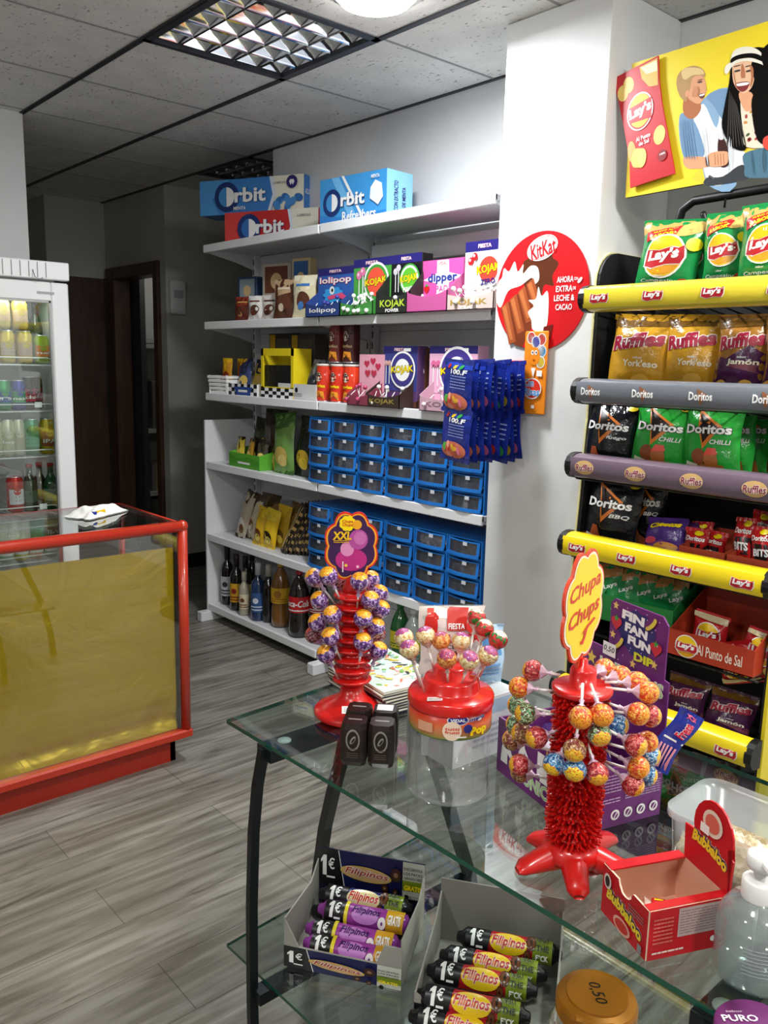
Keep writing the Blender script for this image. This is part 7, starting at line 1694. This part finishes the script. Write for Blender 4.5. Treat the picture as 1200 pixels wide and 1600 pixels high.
wv = [(wl/2, 0), (wl/2, h1)]+[(wl*(f_-.5), h_*(h0+(h1-h0)*f_)) for f_, h_ in ((.68, 1.0), (.66, .99), (.63, .86), (.58, .80), (.50, .78), (.43, .80), (.37, .90), (.34, 1.0))]+[(-wl/2, h0), (-wl/2, 0)]
wall(mb, wv, 0, -dp/2, BR, PE)
wall(mb, [(-dp/2, 0), (dp/2, 0), (dp/2, h0), (-dp/2, h0)], 1, -wl/2, BR, PE)
wall(mb, [(-dp/2, 0), (dp/2, 0), (dp/2, h1), (-dp/2, h1)], 1, wl/2, BR, PE)
wall(mb, [(-wl/2, 0), (wl/2, 0), (wl/2, h1), (-wl/2, h0)], 0, dp/2, BR, PE)
# top rim flap along the left end
mb.b2((-wl/2, -dp/2, h0-.001), (-wl/2+.016, dp/2, h0+.001), BR); mb.b2((wl/2-.012, -dp/2, h1-.001), (wl/2, dp/2, h1+.001), BR)
mb.build('carton_body', t)
bk = Vector((cen.x, cen.y, 0))+nb*dp/2
zt_h = near(1095, 1244, bk.x+e3.x*.0, bk.y+e3.y*.0).z-TZ
xA = -wl*.36; xB = wl/2
poly = [(xA, h0*.8), (xB, h1*.8), (xB+.003, h1+.045), (xB-.008, h1+.055)]
cxh, czh, rh = (xA+xB)/2+.006, zt_h-.040, .036
poly += [(cxh+rh*math.cos(a_), czh+rh*1.1*math.sin(a_)) for a_ in [-.35+k*(PI+.7)/12 for k in range(13)]]
poly += [(xA-.004, h0+.045)]
mb = MB(); mb.prism(poly, dp/2-.001, dp/2+.0015, BR); hdr = mb.build('header_card', t)
def bub(a, cx, cy, s_, w_):
    a.text('Bubbaloo', cx/a.w, cy/a.h, w_/a.w, s_/a.h, M('f0c0b0', .4), .20, .0, -.16, 1.0, .25); a.text('Bubbaloo', cx/a.w, cy/a.h, w_/a.w, s_/a.h, M('3a2a5a', .4), .14, 0, -.16, 1.0, .25); a.text('Bubbaloo', cx/a.w, cy/a.h, w_*.98/a.w, s_*.92/a.h, M('f0d030', .35), .05, 0, -.16, 1.0, .25)
a = Art(.2, .3); off = .1
bub(a, off+cxh-.002, czh-.024, .017, .066); 
# plain mark above the lettering
a.shape(ell(off+cxh, czh+.012, .018, .017, 20), M('e8d8c8', .4)); a.shape(ell(off+cxh, czh+.012, .013, .012, 20), M('d86a5a', .4)); a.shape([(off+cxh-.020, czh-.006), (off+cxh-.004, czh-.006), (off+cxh-.004, czh+.006), (off+cxh-.020, czh+.006)], W_)
a.build('printed_header', hdr, lambda x, y, o: (x-off, dp/2-.0012-o, y), .0005, .0004)
a = Art(wl, h0); bub(a, wl*.52, h0*.44, .017, wl*.80); a.shape(ell(wl*.50, h0*.17, .018, .010, 18), M('e8a898', .4)); a.shape(ell(wl*.50, h0*.17, .014, .007, 18), M('c8342c', .4)); a.rect(.86, .06, .94, .22, M('8a8a8a', .5)); a.lines(.62, .62, .95, .80, 3, M('8a6a6a', .5)); a.shape(ell(wl*.16, h0*.78, .008, .010, 14), M('e0d0c8', .4)); a.shape(ell(wl*.16, h0*.78, .005, .007, 14), M('2a2426', .4))
a.build('printed_front', t, on_front(wl, -dp/2-th/2), .0005, .0004)
a = Art(dp, h1); a.rect(.36, .38, .96, .96, M('c0a8a4', .5)); a.lines(.38, .42, .94, .92, 9, M('8a6a6a', .5), .25); a.lines(.05, .3, .3, .85, 7, M('d86a60', .5)); a.lines(.05, .10, .45, .18, 1, M('f0d8d0', .5)); a.ell(.82, .22, .035, .035, W_, 14); a.ell(.92, .22, .035, .035, W_, 14)
a.build('printed_side', t, on_side(dp, wl/2+th/2), .0005)
for k in range(7):
    x = -.030+.0085*k; y = -.020+.010*((k*3) % 4); q = Vector((cen.x, cen.y, 0))+e3*x+nb*y
    o = root('wrapped_gum', (q.x, q.y, TZ+.010+.006*(k % 2)), rzb+k*1.1, 'red wrapped gum %s on the floor of the red carton' % ['leftmost', 'second from the left', 'third from the left', 'middle', 'right of the middle', 'second from the right', 'rightmost'][k], 'gum', 'wrapped gums in the red carton')
    mb = MB(); mb.box((0, 0, 0), (.018, .012, .009), F('c8202a', .2, .4), .003, seg=2); mb.build('gum_body', o)
    mb = MB()
    for s_ in (-1, 1): mb.add([(s_*.009, -.003, 0), (s_*.009, .003, 0), (s_*.017, .007, .003), (s_*.017, -.007, -.002)], [(0, 1, 2, 3)], F('e8d8c8', .2, .4))
    mb.build('twisted_ends', o)
    a = Art(.016, .010); a.rect(.15, .35, .85, .65, YEL); a.build('printed_top', o, on_top(.016, .010, .0046), .0004)

# ------------------------------------------------------------------ frosted tub of nuts
hT = .105; A_ = at(1037, 1262, Z=TZ+hT); B_ = at(1112, 1213, Z=TZ+hT)
e4 = (B_-A_); dW = e4.length; rzt = math.atan2(e4.y, e4.x); n4 = Vector((-math.sin(rzt), math.cos(rzt), 0)); 
if n4.dot(Vector((0, -1, 0))) < 0: n4 = -n4
Lt = .30; cen = A_+e4/2+n4*Lt/2
FR = thin_glass('frosted_plastic', 'dfe6e8', boost=.05, rough=.25, haze=.38, hazecol='d5dde0')
t = root('storage_tub', (cen.x, cen.y, TZ+.0005), rzt, 'frosted plastic tub of pale nuts at the right edge of the table', 'tub')
def rrect(wx, wy, r_, n=5):
    p_ = []
    for (sx_, sy_, a_) in ((1, 1, 0), (-1, 1, PI/2), (-1, -1, PI), (1, -1, 3*PI/2)):
        for k in range(n+1): q = a_+PI/2*k/n; p_.append((sx_*(wx/2-r_)+r_*math.cos(q), sy_*(wy/2-r_)+r_*math.sin(q)))
    return p_
def loft(mb, secs, mat, cap0=True, cap1=False):
    n = len(secs[0][0]); vs = [(x, y, z) for pl, z in secs for x, y in pl]; fs = [(i*n+k, i*n+(k+1) % n, (i+1)*n+(k+1) % n, (i+1)*n+k) for i in range(len(secs)-1) for k in range(n)]
    if cap0: fs.append(tuple(range(n-1, -1, -1)))
    if cap1: fs.append(tuple((len(secs)-1)*n+k for k in range(n)))
    return mb.add(vs, fs, mat, True)
mb = MB(); loft(mb, [(rrect(dW*.88, Lt*.94, .02), 0), (rrect(dW*.98, Lt*.99, .025), hT-.012), (rrect(dW*1.04, Lt*1.03, .028), hT-.010), (rrect(dW*1.04, Lt*1.03, .028), hT)], FR); mb.build('tub_body', t)
def nutfn(a, b):
    x = (a-.5)*dW*.86; y = (b-.5)*Lt*.92; return (x, y, hT*.52+.010*NZ.noise(Vector((x*60, y*60, 1)))+.010*NZ.noise(Vector((x*150, y*150, 4)))-.02*(abs(a-.5)*2)**4)
NUT = M('cfbf9a', .7, bump=.6, bscale=160, two='e6dcc4', tscale=110)
mb = MB(); mb.grid(nutfn, 60, 90, NUT); loft(mb, [(rrect(dW*.86, Lt*.92, .018), .003), (rrect(dW*.87, Lt*.93, .018), hT*.48)], NUT); o = mb.build('nuts', t, 'pale chopped nuts filling the tub'); o['kind'] = 'stuff'

# ------------------------------------------------------------------ hand gel pump bottle
p = at(1172, 1522, Z=TZ); rb = .042; hsh = near(1172, 1400, p.x, p.y).z-TZ; hpm = near(1180, 1330, p.x, p.y).z-TZ
t = root('gel_bottle', (p.x, p.y, TZ+.0005), -.7, 'clear hand gel bottle with a white pump in front of the tub', 'bottle')
GEL = thin_glass('gel_bottle_plastic', 'e2e9e8', boost=.05, rough=.08, haze=.22, hazecol='dfe6e6')
MB().lathe([(.001, .003), (rb*.9, 0), (rb, .008), (rb, hsh-.034), (rb*.93, hsh-.018), (rb*.7, hsh-.004), (.017, hsh+.002), (.016, hsh+.010)], GEL, 40).build('bottle_body', t)
MB().lathe([(.001, .005), (rb*.94, .004), (rb*.95, .01), (rb*.95, hsh*.70), (.001, hsh*.70)], thin_glass('gel', 'd9e4e2', boost=.02, haze=.10, hazecol='c8d4d2'), 32).build('gel', t)
mb = MB(); mb.lathe([(.018, hsh), (.019, hsh+.003), (.019, hsh+.022), (.017, hsh+.024), (.008, hsh+.025), (.007, hpm-.016)], WHITE, 28); pm = mb.build('pump_collar', t)
mb = MB(); mb.lathe([(.015, hpm-.018), (.017, hpm-.012), (.016, hpm-.002), (.012, hpm)], WHITE, 24); mb.box((.0, -.022, hpm-.007), (.016, .034, .010), WHITE, .004, seg=2); mb.build('pump_head', t)
MB().tube([(0, 0, hsh), (0, .004, .02)], .002, M('d8dedd', .3), 6).build('dip_tube', t)
a = Art(.075, hsh*.5); LB = M('b4bcbc', .6); a.rect(0, .0, 1, .003, LB)
for k in range(8): a.rect(.1, .15+.09*k, .1+.5+.3*((k*7) % 3)/3, .155+.09*k+.012, LB, 0)
a.build('bottle_print', t, on_cyl(rb, .02, -PI/2)(.075), .0005, .0004, maxe=.01)

# ------------------------------------------------------------------ purple tin in the corner
p = at(1178, 1600, Z=TZ+.02); t = root('purple_tin', (p.x-.002, p.y-.005, TZ+.0005), 0, 'round purple tin at the bottom right corner of the photo', 'tin')
MB().lathe([(.040, 0), (.042, .002), (.042, .016), (.040, .019), (.001, .020)], M('6a2a66', .35), 40).build('tin_body', t)
a = Art(.06, .06); a.text('PURO', .5, .80, .62, .15, M('e8dce8', .4), .02); a.text('sabor', .46, .95, .3, .05, M('c8a8c4', .4), .01); a.build('printed_lid', t, on_frame((-.0, .035, .0202), (.80, -.60, 0), (.60, .80, 0)) if False else (lambda x, y, o: ((x-.03)*.76+(y-.03)*.65-.014, -(x-.03)*.65+(y-.03)*.76+.004, .0202+o)), .0004)

# ================================================================== LOWER GLASS SHELF
def roll_pack(pos, rz, roll, kind, lab, grp, L=.19, r=.020, tiltx=0.0):
    c1 = {'red': 'b81c24', 'purple': '9a3a9a', 'blue': '1e2468'}[kind]
    rot = Matrix.Rotation(rz, 4, 'Z') @ Matrix.Rotation(roll, 4, 'X')
    t = root('biscuit_roll', pos, 0, lab, 'biscuits', grp, rot=rot.to_quaternion())
    mb = MB(); prof = [(.006, -L/2-.014), (.010, -L/2-.012), (.012, -L/2-.004), (r*.92, -L/2+.002), (r, -L/2+.008)]
    N_ = 12
    prof += [(r*(1+.025*math.sin(k*1.9)), -L/2+.01+(L-.02)*k/N_) for k in range(1, N_)] + [(r, L/2-.008), (r*.92, L/2-.002), (.012, L/2+.004), (.010, L/2+.012), (.006, L/2+.014)]
    T_ = Matrix.Rotation(PI/2, 4, 'Y')
    mb.lathe(prof, F({'red': '18161a', 'purple': '8a3a92', 'blue': '16151a'}[kind], .2, .3), 20, T_); mb.build('wrapper', t)
    W = L-.01; Hh = r*2.5; a = Art(W, Hh)
    a.rect(0, 0, .28, 1, BLK, 0); a.P([(.26, 0), (.78, 0), (.78, 1), (.30, 1)], M(c1, .25, coat=.3)); a.rect(.78, 0, 1, 1, M('7a8a1c' if kind != 'purple' else 'd9a01c', .3)); a.n += 1
    a.P(one(.080, .54, .060, .62), W_); a.text('€', .165, .62, .075, .40, W_, .015); a.rect(.13, .20, .21, .28, W_)
    if kind == 'purple': a.rect(.255, 0, .30, 1, M('e8d42a', .3)); a.shape(ell(.52*W, .5*Hh, .17*W, .30*Hh, 24), M('c07ac8', .3)); a.text('Filipinos', .53, .62, .36, .30, M('3a1a5a', .3), .03, .25); a.shape(ell(.74*W, .34*Hh, .05*W, .20*Hh, 16), M('f0e6e8', .3)); a.shape(ell(.74*W, .34*Hh, .015*W, .06*Hh, 10), M('7a3a8a', .3)); a.text('GRATIS', .89, .5, .16, .3, W_, .03)
    else:
        a.shape(ell(.50*W, .50*Hh, .215*W, .36*Hh, 28, .0), M('e8c01c' if kind == 'red' else 'd9c48a', .25)); a.text('Filipinos', .50, .52, .40, .40, W_, .06, .25); a.text('Filipinos', .50, .52, .39, .38, M('c0281c', .3), .03, .25)
        for (x, y, s_) in ((.76, .66, 1), (.72, .24, .7)): a.shape(ell(x*W, y*Hh, .055*W*s_, .26*Hh*s_, 18), M('4a2414', .25)); a.shape(ell(x*W, y*Hh, .045*W*s_, .20*Hh*s_, 18), M('6a3a20', .25)); a.shape(ell(x*W, y*Hh, .014*W*s_, .07*Hh*s_, 10), M('1c0e0a', .3))
        for k, wd in enumerate(('WHAT', 'THE', 'F*CK')): a.text(wd, .89, .76-.24*k, .14, .16, BLK if k < 2 else W_, .03)
    def f(x, y, o):
        th_ = (y/Hh-.5)*2.5; rr = r*1.025+o; return (x-W/2, -rr*math.cos(th_), rr*math.sin(th_))
    a.build('printed_wrapper', t, f, .0008, .0004, maxe=.012)
    return t
def biscuit_box(FL, FR, d_, hf, hs, hbk, lab, face, hdr_print=True):
    FL = Vector(FL); FR = Vector(FR); ex = FR-FL; w_ = ex.length; rz = math.atan2(ex.y, ex.x); nb = Vector((-math.sin(rz), math.cos(rz), 0)); cen = FL+ex/2+nb*d_/2
    t = root('biscuit_carton', (cen.x, cen.y, LZ+.0005), rz, lab, 'carton', None); th = .003; GY = M('9a978f', .7); OUT = M(face, .4)
    mb = MB(); mb.b2((-w_/2, -d_/2, 0), (w_/2, d_/2, th), GY)
    for s_ in (-1, 1):
        x0_, x1_ = s_*w_/2, s_*(w_/2-th); vs = []
        for x in (x0_, x1_): vs += [(x, -d_/2, 0), (x, d_/2, 0), (x, d_/2, hbk*.82), (x, -d_/2+d_*.75, hbk*.62), (x, -d_/2, hs)]
        mb.add(vs, [(0, 1, 2, 3, 4)], OUT if s_ < 0 else M('b9b6ac', .6)); mb.add(vs, [(9, 8, 7, 6, 5), (0, 5, 6, 1), (1, 6, 7, 2), (2, 7, 8, 3), (3, 8, 9, 4), (4, 9, 5, 0)], GY)
    mb.build('carton_body', t)
    mb = MB(); mb.prism([(-w_/2, 0), (w_/2, 0), (w_/2, hf*1.9 if hdr_print else hf), (w_/2-.035, hf*1.9 if hdr_print else hf), (w_/2-.05, hf), (-w_/2+.03, hf), (-w_/2, hs)], -d_/2-.001, -d_/2+th, GY); fr_ = mb.build('front_flap', t)
    mb = MB(); mb.b2((-w_/2, d_/2-th, 0), (w_/2, d_/2, hbk), GY if not hdr_print else M('12153a', .45)); bk_ = mb.build('header_card', t)
    def panel(a, col):
        a.P([(0, 0), (.26, 0), (.20, 1), (0, 1)], BLK); a.P([(.26, 0), (.80, 0), (.80, 1), (.20, 1)], M(col, .4)); a.P([(.255, 0), (.262, 0), (.202, 1), (.195, 1)], W_); a.rect(.80, 0, 1, 1, M('c9cbc0', .45)); a.rect(.80, .22, 1, .50, M('7a8c1c', .4))
        a.P(one(.060, .55, .055, .56), W_); a.text('€', .135, .62, .060, .32, W_, .015); a.rect(.09, .22, .17, .27, W_)
        a.shape(ell(.46*a.w, .48*a.h, .24*a.w, .20*a.h, 28, -.05), M('d9b84a' , .4)); a.shape(ell(.46*a.w, .48*a.h, .23*a.w, .18*a.h, 28, -.05), M('c9a070', .4)); a.text('Filipinos', .47, .50, .42, .24, W_, .05, .25, -.04); a.text('Filipinos', .47, .50, .41, .22, M('a8341c', .4), .02, .25, -.04)
        for (x, y, s_) in ((.74, .62, 1.1), (.64, .22, .7), (.74, .16, .6)): a.shape(ell(x*a.w, y*a.h, .045*a.w*s_, .17*a.h*s_, 16), M('3a1f14', .35)); a.shape(ell(x*a.w, y*a.h, .02*a.w*s_, .06*a.h*s_, 12), M('8a6a4a', .35))
        for k, wd in enumerate(('ENCUENTRA', 'LOS PACKS', 'GANADORES')): a.text(wd, .90, .86-.12*k, .17, .075, BLK, .02)
        a.text('GRATIS', .90, .36, .16, .14, YEL, .04); a.ell(.845, .12, .02, .02, BLK, 12); a.lines(.88, .06, .98, .17, 2, GREY)
    a = Art(w_, hf); panel(a, face if face != '111111' else 'a81c20'); a.build('printed_front', fr_, lambda x, y, o: (x-w_/2, -d_/2-.001-o, y), .0006, .0004)
    if hdr_print:
        a = Art(w_, hbk*.62); panel(a, '14174a'); a.build('printed_header', bk_, lambda x, y, o: (x-w_/2, d_/2-th-o, y+hbk*.38), .0006, .0004)
    return t, cen, rz, nb, Vector((math.cos(rz), math.sin(rz), 0)), w_
FL, FR = at(444, 1508, Z=LZ), at(627, 1547, Z=LZ)
zs_ = near(443, 1434, FL.x, FL.y).z-LZ; zf_ = near(480, 1470, FL.x, FL.y).z-LZ
BLp = FL+Vector((-(FR-FL).y, (FR-FL).x, 0)).normalized()*.20
zb2 = near(486, 1322, BLp.x, BLp.y).z-LZ
t, cen, rz, nb, e5, w_ = biscuit_box(FL, FR, .20, .045, zs_, zb2, 'blue open biscuit carton with printed header, at the far end of the lower shelf', '14174a')
gB = 'biscuit rolls in the blue carton'
for k, (y, z_, kd, lab, x) in enumerate([(.060, .055, 'blue', 'dark biscuit roll with gold oval at the back of the blue carton', .0), (.020, .048, 'purple', 'purple biscuit roll lying on top in the blue carton', .012), (-.022, .030, 'purple', 'second purple biscuit roll in the blue carton', .0), (-.062, .028, 'purple', 'purple biscuit roll right behind the front flap', .01), (.045, .022, 'blue', 'dark biscuit roll at the bottom of the blue carton', -.01)]):
    q = cen+e5*x+nb*y; roll_pack((q.x, q.y, LZ+z_), rz, -.75, kd, lab, gB, L=.175)
p1 = at(646, 1604, Z=LZ); d5 = Vector((math.cos(rz), math.sin(rz), 0))
FL2 = Vector((p1.x, p1.y, LZ)); FR2 = FL2+d5*.245
B2 = FL2+nb*.24; zb3 = near(707, 1372, B2.x, B2.y).z-LZ
t, cen2, rz2, nb2, e6, w2_ = biscuit_box(FL2, FR2, .24, .050, .07, min(.26, max(.14, zb3)), 'dark open biscuit carton nearest the camera on the lower shelf, full of red rolls', '111111', hdr_print=False)
gC = 'biscuit rolls in the near carton'
for k, (u, v, dz, lab) in enumerate([(795, 1478, .06, 'red biscuit roll at the back of the near carton'), (770, 1508, .055, 'red biscuit roll second from the back in the near carton'), (752, 1532, .06, 'red biscuit roll third from the back in the near carton'), (738, 1572, .055, 'red biscuit roll at the front of the near carton'), (728, 1606, .03, 'red biscuit roll low behind the front flap of the near carton')]):
    q = at(u, v, Z=LZ+dz); roll_pack((q.x, q.y, LZ+dz), rz2, -.80, 'red', lab, gC, L=.175)
# golden lidded jar
q = at(933, 1552, Z=.505); t = root('sweet_jar', (q.x, q.y, LZ+.0005), 0, 'round jar with a golden lid marked 0,50, on the lower glass shelf', 'jar')
Hj = .505-LZ; rl = .060
MB().lathe([(.001, .003), (.055, 0), (.066, .010), (.074, .03), (.076, .09), (.070, Hj-.06), (.058, Hj-.035), (.054, Hj-.03)], CLEAR, 48, cap=False).build('jar_body', t)
LIDM = M('b8741a', .30, .35, name='golden_lid')
MB().lathe([(rl, Hj-.034), (rl+.002, Hj-.030), (rl+.002, Hj-.012), (rl-.001, Hj-.006), (.047, Hj-.003), (.046, Hj), (.001, Hj)], LIDM, 72, cap=False, smooth=False).build('lid', t)
vv = Vector((-q.x, -q.y, 0)).normalized(); mb = MB(); T_ = Matrix.Rotation(math.atan2(vv.y, vv.x), 4, 'Z'); mb.box((.050, 0.0, Hj-.010), (.016, .06, .010), LIDM, .003, 0, T_); mb.build('lid_tab', t)
a = Art(.07, .03); a.text('0,50', .5, .5, .8, .7, BLK, .0, .25); rt = Vector((.58, -.815, 0)); a.build('price_mark', t, lambda x, y, o: tuple(Vector((0, 0, Hj+o))+(rt*.35+vv*.94).normalized()*(x-.035)*.8+(rt*.94-vv*.35).normalized()*(y-.015)*-1*-1), .0006)
mb = MB(); mb.lathe([(.001, .006), (.060, .008), (.070, .03), (.072, .06), (.060, .075), (.03, .085), (.001, .088)], M('8a3a2a', .5, two='d9a05a', tscale=50, bump=1, bscale=60), 30); o = mb.build('sweets', t); o['kind'] = 'stuff'
